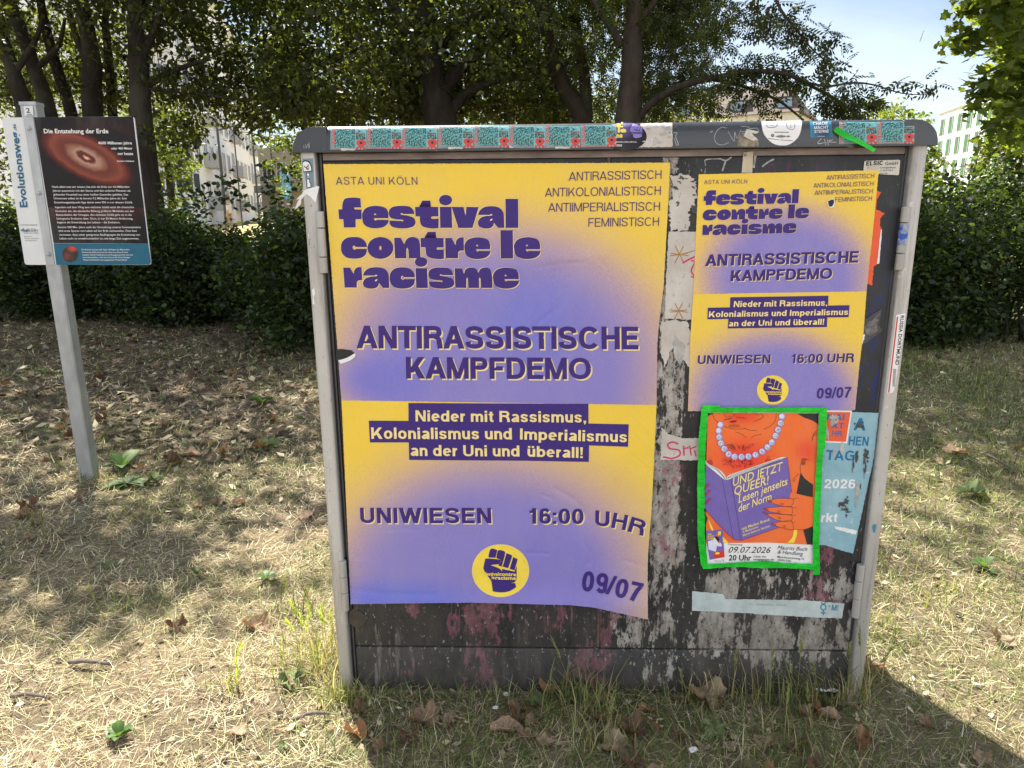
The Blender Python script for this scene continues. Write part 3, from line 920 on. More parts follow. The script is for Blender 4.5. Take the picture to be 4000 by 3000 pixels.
def upper_print(S, H, k):
    """everything printed on the upper sheet, given in the big poster's pixels and carried over by H; k the size ratio"""
    S.view(0, 0, 1)
    def T(t, a, b, cap, m, lay, w, sh=(0, 0), tr=0.0):
        S.text(t, H((a[0] + sh[0], a[1] + sh[1])), H((b[0] + sh[0], b[1] + sh[1])), cap * k, m, lay, w, track=tr)
    T('ASTA UNI KÖLN', (1312, 721), (1633, 721), 30, M_INK, 3, .115, tr=.1)
    for t, a, b in (('ANTIRASSISTISCH', (2221, 706), (2586, 698)), ('ANTIKOLONIALISTISCH', (2128, 768.5), (2583, 761)),
                    ('ANTIIMPERIALISTISCH', (2140, 827), (2580, 823)), ('FEMINISTISCH', (2296, 886), (2576, 882))):
        T(t, a, b, 34, M_INK, 3, .118)
    for t, a, b, c in (('ANTIRASSISTISCHE', (1391, 1360.6), (2500.5, 1365), 88.5), ('KAMPFDEMO', (1580, 1478.6), (2316, 1482), 84)):
        T(t, a, b, c, M_CRM, 2, .225, (5.5, 5.5), -.055)
        T(t, a, b, c, M_INK, 3, .225, tr=-.055)
    for (ox, oy, sc), gl in TITLE:
        for o, hs in gl:
            o2, h2 = _cat(o, 6, True), [_cat(h, 5, True) for h in hs]
            for dx, dy, m, lay in ((-2.2, -1.4, M_CRM, 2), (2.6, 2.6, M_CRM, 2), (0, 0, M_INK, 3)):
                tr = lambda q: [H((ox + p[0] / sc + dx, oy + p[1] / sc + dy)) for p in q]
                S.poly(tr(o2), m, lay, [tr(h) for h in h2])
FIST = [[(265, 133, 1), (335, 146, 1), (335, 170, 1), (320, 240), (240, 235), (238, 210, 1)],
        [(352, 152, 1), (425, 164, 1), (431, 200, 1), (392, 345), (352, 330), (385, 285), (385, 262), (330, 243)],
        [(450, 183), (515, 210), (512, 235), (470, 362), (405, 345)], [(528, 230), (582, 256), (545, 388), (488, 370)],
        [(212, 248, 1), (365, 260, 1), (383, 278, 1), (360, 316), (285, 322), (262, 327), (335, 352), (372, 372), (400, 404), (396, 372), (545, 402), (571, 332), (569, 500), (545, 528), (495, 540), (550, 536), (566, 585), (485, 634, 1), (380, 650, 1), (290, 637), (270, 512), (192, 405), (175, 362), (196, 268, 1)]]
def fist_badge(S, c, rx, ry, disc=True, m_disc=None, m_f=None, mt=None, lay=2, ring=True):
    f = lambda p: (c[0] + (p[0] - 380) / 333 * rx, c[1] + (p[1] - 392) / 307 * ry) + tuple(p[2:])
    if disc:
        if ring:
            S.poly(ell(c[0], c[1], rx * 1.02, ry * 1.02, n=48), M_CRM, lay)
        S.poly(ell(c[0], c[1], rx, ry, n=48), m_disc or M_YEL, lay + 1)
    for q in FIST:
        S.poly([f(p) for p in q], m_f or M_INK, lay + 2)
    cap = 30 / 307 * ry * (1)
    for t, a, b in (('festival', (192, 447), (358, 450)), ('contre', (362, 450), (566, 456)), ('le', (275, 488), (312, 490)), ('racisme', (318, 494), (564, 500))):
        S.small(t, f(a), f(b), cap * (1.35 if t in ('contre', 'racisme') else 1.2), mt or M_YEL, lay + 3, 0.03)

# ------------------------------------------------------------------ the big festival poster: two sheets pasted edge to edge
def sm(x):
    x = np.clip(x, 0, 1)
    return x * x * (3 - 2 * x)
def crease(P, pts, amp, w):
    d = np.full(len(P), 1e9)
    for (x0, y0), (x1, y1) in zip(pts[:-1], pts[1:]):
        v = np.array([x1 - x0, y1 - y0], float)
        t = np.clip(((P[:, 0] - x0) * v[0] + (P[:, 1] - y0) * v[1]) / (v @ v), 0, 1)
        d = np.minimum(d, np.hypot(P[:, 0] - x0 - t * v[0], P[:, 1] - y0 - t * v[1]))
    return -amp * np.exp(-(d / w) ** 2)
CR_BIG = [([(2095, 1046), (2180, 1030), (2290, 1026)], .0012, 7), ([(2222, 1080), (2205, 1150), (2173, 1204), (2120, 1250), (2067, 1286)], .0017, 8), ([(2190, 1190), (2150, 1262), (2105, 1300)], .0013, 7), ([(2500, 720), (2560, 880), (2572, 1010)], .0011, 10), ([(2330, 1000), (2380, 1060), (2400, 1160)], .0011, 9),
          ([(2170, 1908), (2249, 1954), (2308, 2039), (2318, 2110), (2300, 2200)], .0018, 9), ([(2118, 1932), (2158, 1948)], .0013, 6), ([(2061, 2159), (2140, 2163)], .0014, 6), ([(2280, 2120), (2300, 2150)], .0012, 6), ([(1508, 2072), (1570, 2066), (1640, 2072)], .0011, 7), ([(1370, 2300), (1500, 2318), (1700, 2322)], .0012, 9), ([(2440, 2190), (2530, 2215)], .0012, 8), ([(1460, 1960), (1520, 1940), (1560, 1900)], .0009, 9), ([(1370, 900), (1420, 1010)], .0008, 10), ([(1700, 1420), (1850, 1440), (2000, 1410)], .0008, 9)]
CR_SML = [([(3195, 853), (3175, 1006)], .0015, 5), ([(2958, 1426), (2941, 1569)], .0016, 5), ([(3158, 1506), (3136, 1574)], .0014, 5), ([(2855, 1518), (2843, 1570)], .0013, 5), ([(2990, 700), (3010, 800)], .001, 6), ([(2760, 1330), (2752, 1480)], .0009, 6)]
def bend_big(P):
    x, y = P[:, 0], P[:, 1]
    b = 0.010 * sm((y - 2235) / 150) ** 2
    b = b + 0.016 * sm((x - 2240) / 330) * sm((y - 1930) / 480)
    b = b + 0.0045 * np.exp(-((x - 2330 + (y - 2000) * .25) / 75) ** 2) * sm((y - 1650) / 260) * sm((2500 - y) / 300)
    b = b + 0.0035 * np.exp(-((x - 2180 - (1300 - y) * .45) / 60) ** 2) * sm((y - 900) / 150) * sm((1420 - y) / 150)
    b = b + 0.0022 * np.exp(-((y - 1010 - (x - 2200) * -.05) / 28) ** 2) * sm((x - 2050) / 120) * sm((2420 - x) / 120)
    b = b + 0.0012 * (1 + np.sin(x / 61.0 + np.sin(y / 83.0) * 2)) * .5 + 0.0010 * (1 + np.sin(y / 47.0 + x / 170.0)) * .5
    for q, a, w in CR_BIG:
        b = b + crease(P, q, a, w)
    return b
wall = lambda b=0.0: on_plane(-0.0015 - b)
M_BU = gradient_paper('printed_yellow_violet_paper', YEL, [(1965, 1440, 700, 590, .78, 1.25, lin(206, 170, 148)), (1965, 1440, 650, 560, .62, 1.12, VIO), (1500, 1480, 240, 130, .2, 1.3, lin(128, 124, 204)), (2080, 1270, 260, 200, .2, 1.2, lin(124, 124, 205))])
M_BL = gradient_paper('printed_violet_yellow_paper', YEL, [(1930, 2330, 690, 600, .78, 1.25, lin(206, 170, 148)), (1905, 2330, 620, 540, .66, 1.12, VIO), (1560, 2340, 330, 90, .2, 1.2, lin(112, 118, 206)), (2110, 2250, 250, 300, .2, 1.2, lin(136, 126, 200))])
big = empty('festival_poster', wpt(1960, 1540, -0.003), 'large yellow and violet anti-racism festival poster pasted on the left door, its lower corner curling', 'poster')
S = Sheet(on_plane(-0.003, bend_big))
rg = random.Random(3)
S.grid([(1263, 641), (1334, 1566)], [(2618, 635.5), (2611, 780), (2592, 1120), (2572, 1290), (2568, 1340), (2565, 1584)], 260, 180, M_BU, 0, 0.8, rg)
upper_print(S, lambda p: p[:2], 1.0)
# a tear at the left edge with the paper's white back folded out
S.view(1200, 1200, 1.5255)
S.poly(fray([(168, 252), (215, 250), (262, 255), (284, 275), (262, 296), (200, 312), (170, 312)], 2, rg), M_GASK, 4)
S.poly([(284, 273), (286, 292, 1), (255, 318, 1), (200, 338), (184, 318), (240, 300, 1)], M_WHT, 6)
S.child('upper_sheet', big)
S = Sheet(on_plane(-0.0034, bend_big))
S.grid([(1334, 1564), (1352, 1960), (1370, 2360)], [(2565, 1582), (2545, 2000), (2536, 2100), (2530, 2200), (2530, 2320), (2531, 2420)], 260, 180, M_BL, 0, 0.7, rg)
# the sagging lower edge
Pp = np.array(S.P)
t_ = np.clip((Pp[:, 1] - 2200) / 170, 0, 1.4)
u_ = np.clip((Pp[:, 0] - 1370) / (2531 - 1370), 0, 1)
edge = np.interp(u_, [0, .4, .74, .82, 1], [2360, 2354, 2364, 2374, 2420])
base_e = 2360 + 60 * u_
Pp[:, 1] += (edge - base_e) * np.clip((Pp[:, 1] - 1582) / (base_e - 1582), 0, 1)
S.P = [tuple(p) for p in Pp]
S.view(1200, 1200, 1.5255)
for b in ([(603, 571), (1676, 576), (1676, 702), (604, 690)], [(367, 676), (900, 680), (1420, 688), (1916, 698), (1912, 832), (1420, 814), (900, 806), (374, 806)], [(605, 798), (1680, 806), (1678, 922), (1300, 915), (608, 910)]):
    S.poly(b, M_INK, 2, sub=45)
S.text('Nieder mit Rassismus,', (640, 680), (1668, 688), 66, M_CRM, 4, .2)
S.text('Kolonialismus und', (377, 784), (1225, 788), 68, M_CRM, 4, .2)
S.text('Imperialismus', (1262, 788), (1910, 806), 66, M_CRM, 4, .2)
S.text('an der Uni und', (612, 886), (1270, 890), 66, M_CRM, 4, .2)
S.text('überall!', (1308, 890), (1648, 899), 64, M_CRM, 4, .2)
for sh, m, l in (((4.5, 4.5), M_CRM, 2), ((0, 0), M_INK, 3)):
    S.text('UNIWIESEN', (310, 1287), (1106, 1288), 92, m, l, .215, shift=sh)
    S.text('16:00', (1314, 1290), (1652, 1293), 92, m, l, .215, shift=sh)
    S.text('U', (1708, 1301), (1808, 1311), 92, m, l, .215, shift=sh)
    S.text('H', (1803, 1312), (1904, 1332), 92, m, l, .2, up='perp', shift=sh)
    S.text('R', (1900, 1333), (2008, 1366), 92, m, l, .2, up='perp', shift=sh)
S.view(1830, 2100, 3.03)
fist_badge(S, (380, 392), 333, 307)
S.text('09', (1322, 628), (1640, 668), 240, M_INK, 3, .225, up='perp')
S.text('/', (1618, 662), (1722, 682), 222, M_INK, 3, .2, up='perp')
S.text('07', (1708, 694), (2035, 768), 228, M_INK, 3, .225, up='perp')
S.child('lower_sheet', big)

# ------------------------------------------------------------------ the small festival poster
Hs = hom([(1263, 641), (2618, 635), (1334, 1564), (2565, 1582)], [(2729, 681), (3433, 665), (2708, 1149), (3385, 1138)])
kx = .52
M_SU = gradient_paper('printed_small_upper_paper', YEL, [(3075, 1090, 355, 300, .78, 1.25, lin(206, 170, 148)), (3075, 1090, 330, 285, .62, 1.12, VIO)])
M_SL = gradient_paper('printed_small_lower_paper', YEL, [(3025, 1570, 365, 300, .78, 1.25, lin(206, 170, 148)), (3025, 1570, 335, 275, .66, 1.12, VIO)])
bend_small = lambda P: 0.0006 * (1 + np.sin(P[:, 0] / 63.0 + np.sin(P[:, 1] / 90.0))) * .5 + sum(crease(P, q, a, w) for q, a, w in CR_SML)
sml = empty('festival_poster', wpt(3060, 1150, -0.003), 'smaller yellow and violet festival poster with a torn hole, pasted on the right door', 'poster')
S = Sheet(on_plane(-0.003, bend_small))
S.grid([(2729, 681), (2708, 1150)], [(3433, 665), (3410, 900), (3385, 1139)], 170, 115, M_SU, 0, 0.6, rg)
upper_print(S, Hs, .518)
S.view(2450, 440, 1.765)
S.poly(fray([(1378, 612), (1400, 596), (1425, 590), (1432, 620), (1425, 652), (1405, 660), (1385, 645)], 3, rg, 8), M_WHT, 5)
S.poly(fray([(1382, 614), (1405, 600), (1424, 598), (1427, 622), (1415, 645), (1395, 648)], 3, rg, 8), M_GASK, 6)
S.child('upper_sheet', sml)
S = Sheet(on_plane(-0.0034, bend_small))
S.grid([(2708, 1149), (2697, 1310), (2687, 1606)], [(3385, 1138), (3373, 1300), (3358, 1420), (3340, 1602)], 170, 115, M_SL, 0, 0.6, rg)
S.view(2450, 440, 1.765)
for b in ([(712, 1273), (1388, 1262), (1385, 1335), (708, 1345)], [(556, 1345), (1533, 1327), (1527, 1410), (553, 1425)], [(698, 1418), (1380, 1406), (1377, 1478), (694, 1488)]):
    S.poly(b, M_INK, 2, sub=40)
S.text('Nieder mit Rassismus,', (730, 1341), (1382, 1331), 42, M_CRM, 4, .2)
S.text('Kolonialismus und Imperialismus', (558, 1411), (1525, 1394), 41, M_CRM, 4, .2)
S.text('an der Uni und überall!', (697, 1474), (1360, 1461), 40, M_CRM, 4, .2)
S.view(2500, 1300, 1.746)
for sh, m, l in (((2.2, 2.2), M_CRM, 2), ((0, 0), M_INK, 3)):
    S.text('UNIWIESEN', (388, 214), (893, 208), 60, m, l, .2, shift=sh)
    S.text('16:00 UHR', (1025, 208), (1462, 200), 61, m, l, .2, shift=sh)
S.text('09/07', (1200, 450), (1438, 441), 73, M_INK, 3, .2)
fist_badge(S, (905, 390), 106, 98)
S.child('lower_sheet', sml)

# ------------------------------------------------------------------ book reading poster with its frame of green tape
rg = random.Random(11)
OR1, OR2, RED, PUR, DRK = lin(244, 118, 58), lin(232, 80, 58), lin(214, 62, 54), lin(122, 104, 178), lin(52, 50, 50)
M_ORG = gradient_paper('printed_orange_body', OR1, [(2905, 1790, 130, 90, .1, 1.3, lin(238, 70, 52)), (2900, 1625, 90, 45, .1, 1.2, lin(236, 80, 50)), (3150, 1760, 60, 60, .1, 1.2, lin(240, 84, 48)), (2870, 2080, 120, 60, .1, 1.2, lin(240, 86, 48))], 0.02)
M_PUR, M_DRK, M_RED, M_LIL = ink('purple_book_print', PUR), ink('charcoal_print', DRK), ink('red_print', RED), ink('lilac_print', lin(176, 172, 226))
M_LIL2, M_OUT, M_CRM2 = ink('pale_lilac_print', lin(222, 222, 244)), ink('dark_outline_print', (0.035, 0.02, 0.03)), ink('pale_yellow_print', lin(246, 226, 140))
bendk = lambda P: 0.0008 * (1 + np.sin(P[:, 0] / 47.0 + P[:, 1] / 90.0)) * .5
S = Sheet(on_plane(-0.0072, bendk)).view(2740, 1590, 2.477)
S.grid([(58, 50), (40, 800), (50, 1525)], [(1137, 56), (1110, 700), (1078, 1528)], 30, 44, M_WHT, 0)
S.poly([(60, 56), (1133, 60), (1108, 700), (1082, 1334), (640, 1312), (46, 1318), (38, 800)], M_ORG, 1, sub=60)
for q in ([(925, 64), (1133, 62), (1130, 172), (1090, 140, 1), (1040, 118, 1), (1000, 105)], [(62, 58), (122, 60), (60, 88)],
          [(960, 632), (1000, 690, 1), (1080, 752), (1078, 868), (1010, 880), (918, 838), (932, 775, 1)],
          [(985, 1192), (1082, 1155), (1080, 1332), (1022, 1330)], [(34, 1030), (60, 1075), (40, 1150), (34, 1150)]):
    S.poly(q, M_DRK, 2)
for q in ([(895, 1178), (928, 1178), (922, 1240, 1), (895, 1315), (832, 1315), (880, 1260, 1)], [(66, 1085), (100, 1150, 1), (118, 1195), (100, 1195), (80, 1150, 1)], [(205, 1250), (260, 1312), (210, 1314)]):
    S.poly(q, M_YEL, 2)
L = lambda pts, w=3.2, m=None, lay=3: S.line(pts, w, m or M_OUT, lay, n=5)
L([(105, 62), (130, 120), (190, 170), (290, 208), (380, 212), (430, 204)])
L([(415, 204), (470, 224), (535, 225)]); L([(570, 62), (600, 90), (560, 120), (510, 138)]); L([(725, 62), (715, 130), (660, 190), (600, 213)])
L([(328, 240), (390, 262), (436, 298)]); L([(480, 300), (520, 274), (585, 262)])
L([(218, 64), (240, 96), (290, 92)]); L([(300, 96), (330, 66)]); L([(500, 58), (540, 72), (560, 70)], 2.5)
for k in range(9): L([(228 + k * 9, 118 - k * 2), (215 + k * 8, 132 - k * 2)], 2.2)
for k in range(9): L([(330 + k * 11, 92 + k * 1.5), (345 + k * 11, 104 + k * 1.2)], 2.2)
for k in range(11): L([(268 + k * 10, 166 + abs(k - 5)), (266 + k * 10, 184), (274 + k * 10, 198 - abs(k - 5))], 2.4)
S.poly([(268, 140), (300, 128, 1), (345, 130), (330, 152, 1), (290, 158, 1)], M_RED, 3)
S.poly([(276, 141), (310, 134, 1), (342, 130), (330, 141, 1), (295, 147, 1)], M_OUT, 4)
for i in range(26):                                            # chest hair
    a = rg.uniform(-1.25, 1.25)
    x, y = 372 + a * 60, 430 - rg.uniform(0, 40)
    L([(x, y), (x + a * 22, y - 26), (x + a * 55, y - 34 + rg.uniform(-10, 10))], 2.3)
for i in range(54):
    a = rg.uniform(-1.0, 1.0)
    x, y = 365 + a * 120, 530 + rg.uniform(-22, 70) * (1 - abs(a) * .5)
    L([(x, y), (x + a * 20, y - 16), (x + a * 44 - 6, y - rg.uniform(-6, 22))], 2.3)
for x, y in ((84, 538), (648, 526)):
    S.poly(ell(x, y, 30, 26, n=18), M_RED, 2)
    L([(x - 30, y), (x - 10, y - 25), (x + 22, y - 18)], 2.4)
    for k in range(3): L([(x - 22 + k * 14, y - 40), (x - 4 + k * 10, y - 46)], 2.2)
for k in range(6): L([(975 + k * 5, 560), (968 + k * 9, 510), (990 + k * 12, 494 + k * 4)], 2.4)
for k in range(4): L([(1115, 225 + k * 14), (1085 - k * 3, 260 + k * 10), (1072, 330)], 2.2)
L([(962, 632), (955, 580), (975, 520)]); L([(882, 712), (915, 670), (945, 645)]); L([(888, 726), (912, 700)])
def bead(x, y, c=None, ang=0):
    S.poly(ell(x, y, 33, 33, n=22), M_OUT, 3)
    S.poly(ell(x, y, 31.5, 31.5, n=22), M_LIL, 4)
    S.poly(ell(x - 4, y - 3, 23, 23, n=18), M_LIL2, 5)
    if c:
        a = math.radians(ang)
        ex, up = (math.cos(a), math.sin(a)), (math.sin(a), -math.cos(a))
        b0 = (x - ex[0] * 11 - up[0] * 15, y - ex[1] * 11 - up[1] * 15)
        S.text(c, b0, (b0[0] + ex[0] * 24, b0[1] + ex[1] * 24), 30, M_BLK, 6, .13, up='perp')
bead(185, 172)
bead(780, 92)
for c, x, y, a in zip('BUCHVORSTELLUNG', (168, 173, 190, 222, 263, 321, 388, 455, 523, 588, 640, 682, 718, 742, 768), (230, 292, 351, 405, 455, 481, 483, 478, 463, 430, 388, 342, 279, 220, 157), (84, 78, 70, 52, 40, 12, 0, -6, -14, -28, -42, -50, -60, -66, -70)):
    bead(x, y, c, a)
S.poly([(38, 512), (70, 548, 1), (150, 590, 1), (205, 635, 1), (242, 690), (232, 706), (195, 686), (40, 558)], M_WHT, 4)
S.poly([(240, 704), (252, 672, 1), (300, 645, 1), (480, 585, 1), (770, 486), (832, 484), (288, 694)], M_WHT, 4)
for k in range(4):
    L([(44, 525 + k * 9), (150, 592 + k * 8), (232, 694 + k * 2)], 1.8, lay=5)
    L([(246, 694 - k * 2), (300, 656 + k * 8), (480, 594 + k * 8), (760, 500 + k * 6)], 1.8, lay=5)
S.poly([(40, 556), (196, 684), (310, 1278), (140, 1112), (27, 975)], M_PUR, 4)
S.poly([(196, 684), (240, 706, 1), (286, 694), (384, 1291), (340, 1290, 1), (310, 1278)], M_PUR, 4)
S.poly([(286, 694), (830, 484), (880, 885), (830, 1100), (746, 1166), (384, 1291)], M_PUR, 4)
for q in ([(40, 556), (196, 684), (310, 1278)], [(286, 694), (384, 1291)], [(286, 694), (830, 484), (880, 885)], [(27, 975), (140, 1112), (310, 1278), (384, 1291), (746, 1166)]):
    S.line(q, 3, M_OUT, 5, smooth=False)
for q in ([(870, 826, 1), (950, 846, 1), (1090, 876), (1085, 1152), (1000, 1182, 1), (880, 1186), (836, 1110), (822, 960), (850, 896)],
          [(645, 905), (680, 898, 1), (750, 884, 1), (885, 892), (865, 962), (790, 958, 1), (690, 932, 1)],
          [(604, 985), (650, 975, 1), (760, 964, 1), (870, 968), (870, 1042), (780, 1034, 1), (640, 1008)],
          [(600, 1020), (650, 1030, 1), (790, 1040, 1), (870, 1046), (862, 1106), (740, 1096, 1), (650, 1052)],
          [(682, 1128), (720, 1118, 1), (800, 1104, 1), (870, 1100), (885, 1186), (800, 1172, 1), (710, 1148)]):
    S.poly(q, M_ORG, 6, sub=80)
    S.line([p[:2] for p in q] if len(q) < 8 else [(885, 1186), (1000, 1182), (1085, 1152)], 3, M_OUT, 7)
for q in ([(640, 903), (684, 908), (682, 924), (660, 922)], [(598, 978), (645, 990), (648, 1006), (620, 1002)], [(596, 1016), (645, 1034), (648, 1048), (620, 1040)], [(680, 1126), (720, 1136), (722, 1150), (700, 1148)],
          [(32, 784), (70, 732), (74, 745), (45, 790)], [(30, 850), (84, 796), (86, 812), (42, 858)], [(30, 938), (88, 876), (90, 892), (40, 944)], [(28, 1030), (46, 994), (50, 1006), (38, 1032)]):
    S.poly(q, M_RED, 8)
    S.line(list(q) + [q[0]], 2.2, M_OUT, 9, smooth=False)
for x, y in ((778, 936), (748, 1012), (752, 1074), (800, 1156)):
    for k in range(3): L([(x - 10 + k * 11, y - 12), (x - 6 + k * 9, y + 12)], 2.4, lay=8)
for q in ([(850, 965), (900, 975), (925, 975)], [(860, 1046), (915, 1048)], [(868, 1118), (905, 1116)], [(880, 890), (920, 880), (945, 884)]):
    L(q, 2.6, lay=8)
# the small cover, the lettering
S.poly([(42, 1196), (208, 1186), (224, 1452), (80, 1478), (56, 1330)], M_PUR, 2)
S.poly([(118, 1402), (220, 1388), (224, 1452), (122, 1468)], M_RED, 3)
S.poly([(62, 1300), (120, 1280), (190, 1320, 1), (195, 1350), (150, 1345), (140, 1400), (70, 1380)], M_LIL2, 3)
S.poly([(120, 1265), (160, 1260), (165, 1330), (115, 1330)], M_WHT, 4)
S.poly([(120, 1290), (150, 1215), (166, 1210), (160, 1270), (182, 1300), (176, 1320), (130, 1310)], M_ORG, 3)
S.poly([(160, 1206), (190, 1200), (186, 1240), (164, 1244)], M_YEL, 4)
S.poly([(130, 1260, 1), (150, 1252, 1), (172, 1275, 1), (165, 1310, 1), (150, 1290, 1)], M_BLK, 5)
S.poly(ell(155, 1415, 22, 12), M_YEL, 4)
for t, y in (('UND', 1240), ('JETZT', 1260), ('QUEER', 1280)): S.small(t, (58, y), (58 + 13.5 * len(t), y - 3), 14, M_YEL, 5, .03)
S.small('UND JETZT', (310, 766), (802, 606), 78, M_CRM2, 6, .008, .32, up=(-.18, -1))
S.small('QUEER!', (324, 852), (664, 740), 78, M_CRM2, 6, .008, .32, up=(-.18, -1))
S.small('Lesen jenseits', (358, 930), (840, 746), 68, M_CRM2, 6, .012, .32, up=(-.18, -1))
S.small('der Norm', (362, 1016), (684, 894), 68, M_CRM2, 6, .012, .32, up=(-.18, -1))
S.small('mit Marlon Brand', (392, 1192), (658, 1100), 27, M_CRM2, 6, .012, 0, up=(-.12, -1))
S.small('& Moderation:', (400, 1218), (552, 1166), 20, M_CRM2, 6, .01, 0, up=(-.12, -1))
S.small('Marco-Antonio Sanchez', (402, 1252), (662, 1158), 20, M_CRM2, 6, .01, 0, up=(-.12, -1))
S.small('Donnerstag', (262, 1336), (394, 1340), 16, M_BLK, 2)
S.small('09.07.2026', (262, 1410), (668, 1412), 58, M_BLK, 2, 0, .3)
S.small('20 Uhr', (264, 1484), (482, 1484), 52, M_BLK, 2, .02)
S.small('Tickets über', (500, 1455), (628, 1456), 17, M_BLK, 2, .006)
S.small('rausgegangen.de', (500, 1480), (702, 1484), 17, M_BLK, 2, .006)
S.small('Maurits Buch', (736, 1376), (1022, 1394), 36, M_BLK, 2, 0, .3)
S.small('& Handlung', (736, 1418), (984, 1438), 36, M_BLK, 2, 0, .3)
S.small('Mauritiussteinweg 72', (736, 1458), (994, 1480), 19, M_BLK, 2, .006)
S.small('50676 Köln', (736, 1488), (868, 1498), 19, M_BLK, 2, .006)
S.line([(124, 1494), (140, 1482), (150, 1496), (165, 1488), (180, 1495), (196, 1486)], 2.5, M_BLK, 2)
S.line([(208, 1472), (214, 1500)], 2.5, M_BLK, 2); S.line([(202, 1482), (218, 1478)], 2.5, M_BLK, 2)
S.top('book_poster', 'orange book reading poster framed by green tape below the smaller festival poster', 'poster')
def tape_mat():
    t = NT('bright_green_cloth_tape', 0.42, 0, 0.4)
    n = t.noise(16, 5, 0.6)
    t.color(t.ramp(n, [(0.3, (0.0, 0.36, 0.014)), (0.55, (0.004, 0.58, 0.025)), (0.75, (0.05, 0.74, 0.085))]))
    t.bump(t.math('ADD', t.noise(38, 5, 0.65), t.math('MULTIPLY', t.noise(16, 4, .6, t.coord((1, 1, 2.5), rot=(0, .6, 0)), 1.0), .8)), 0.9, 0.006)
    return t.mat
M_TAPE = tape_mat()
def tape(poly, lab, lift, jag=2.2, name='tape_strip', fm=None):
    S = Sheet(fm or on_plane(-0.0122 - lift, lambda P: .0012 * (1 + np.sin(P[:, 0] / 17.0 + P[:, 1] / 23.0)) * .5)).view(2600, 1560, 1.8433)
    S.poly(fray(poly, jag, rg, 16), M_TAPE, 0, sub=40)
    S.top(name, lab, 'tape', 'strips of green tape')
tape([(272, 40), (388, 44), (396, 58), (700, 56), (1160, 58), (1162, 100), (700, 94), (300, 98), (264, 88)], 'green tape strip along the top edge of the book poster', 0)
tape([(262, 44), (304, 92), (290, 300), (284, 440), (280, 760), (284, 1000), (302, 1180), (254, 1198), (230, 1000), (228, 600), (238, 270)], 'green tape strip down the left edge of the book poster', .0006)
tape([(1106, 96), (1162, 60), (1150, 352), (1136, 360), (1118, 700), (1108, 1000), (1112, 1262), (1062, 1266), (1060, 1000), (1068, 800), (1088, 430)], 'green tape strip down the right edge of the book poster', .0006)
tape([(248, 1150), (300, 1186), (480, 1178), (700, 1162), (900, 1180), (1062, 1186), (1108, 1200), (1104, 1240), (1020, 1222), (840, 1214), (700, 1216), (480, 1206), (270, 1222)], 'green tape strip along the bottom edge of the book poster', .0012)

# ------------------------------------------------------------------ older papers on the doors
M_BLUE = NT('bleached_blue_poster_paper', 0.65)
_n = M_BLUE.noise(14, 7, 0.65)
_c = M_BLUE.ramp(_n, [(0.3, lin(122, 168, 184)), (0.7, lin(156, 192, 202))])
_c = M_BLUE.mix(M_BLUE.mul(M_BLUE.rng(M_BLUE.noise(36, 6, 0.7), 0.62, 0.66), 0.6), _c, (0.62, 0.66, 0.66))
M_BLUE.color(_c); _wr(M_BLUE); M_BLUE = M_BLUE.mat
M_DBL, M_OPAP = ink('deep_blue_print', lin(34, 112, 160)), ink('orange_red_print', lin(236, 98, 56))
def chip(S, x, y, rx, ry, m, lay, amp=.35, n=16):
    S.poly([(x + rx * math.cos(a) * (1 + rg.uniform(-amp, amp)), y + ry * math.sin(a) * (1 + rg.uniform(-amp, amp))) for a in [2 * math.pi * k / n for k in range(n)]], m, lay)
M_CHIP, M_LCHIP = plain('bare_dark_paint', (0.065, 0.066, 0.07), .6, .3, 30), plain('torn_grey_paper', (0.46, 0.44, 0.41), .8, .3, 25, .3, 90)
S = Sheet(wall(0.0008)).view(2600, 1560, 1.8433)
S.poly(fray([(1090, 82), (1535, 98), (1500, 420), (1350, 1112), (1240, 1080), (1150, 1050), (1060, 1046)], 2, rg, 12), M_BLUE, 0)
S.text('A', (1350, 222), (1440, 226), 90, M_DBL, 1, .2)
S.text('HEN', (1312, 330), (1462, 336), 66, M_DBL, 1, .2)
S.text('TAG!', (1150, 436), (1388, 442), 72, M_DBL, 1, .2)
S.text('2026', (1136, 640), (1366, 642), 66, M_WHT, 1, .2)
S.text('rkt', (1112, 884), (1238, 884), 66, M_WHT, 1, .2)
for x, y, rx, ry in ((1398, 190, 42, 34), (1376, 410, 18, 50), (1350, 480, 10, 60), (1448, 400, 28, 44), (1430, 500, 12, 70), (1300, 730, 20, 28), (1285, 790, 40, 42), (1405, 620, 6, 20)):
    
        for _ in range(13): chip(S, x + rg.gauss(0, .42) * rx, y + rg.gauss(0, .5) * ry, rx * rg.uniform(.12, .42), ry * rg.uniform(.1, .4), M_CHIP, 3, .6)
for x, y, rx, ry in ((1380, 660, 14, 60), (1270, 350, 16, 40), (1215, 385, 10, 34), (1370, 740, 8, 40), (1240, 770, 6, 8)):
    chip(S, x, y, rx, ry, M_LCHIP, 2)
S.poly(fray([(1215, 912), (1380, 945), (1370, 975), (1225, 935)], 3, rg, 10), M_WHT, 2)
S.top('market_poster', 'bleached light blue market poster torn in places, right of the book poster', 'poster')
S = Sheet(wall(0.0016)).view(2600, 1560, 1.8433)
S.poly([(1100, 78), (1343, 80), (1308, 318), (1096, 308)], M_WHT, 0)
S.poly([(1100, 90), (1331, 92), (1298, 306), (1096, 297)], M_OPAP, 1)
S.text('MAI', (1158, 148), (1290, 152), 46, M_DBL, 2, .22)
S.text('KT', (1196, 208), (1284, 212), 42, M_DBL, 2, .22)
S.text('HR', (1196, 264), (1270, 268), 40, M_DBL, 2, .22)
for x, y, rx, ry in ((1215, 130, 30, 20), (1195, 170, 16, 26), (1230, 160, 14, 14), (1165, 250, 14, 50)):
    chip(S, x, y, rx, ry, M_LCHIP, 3, .5)
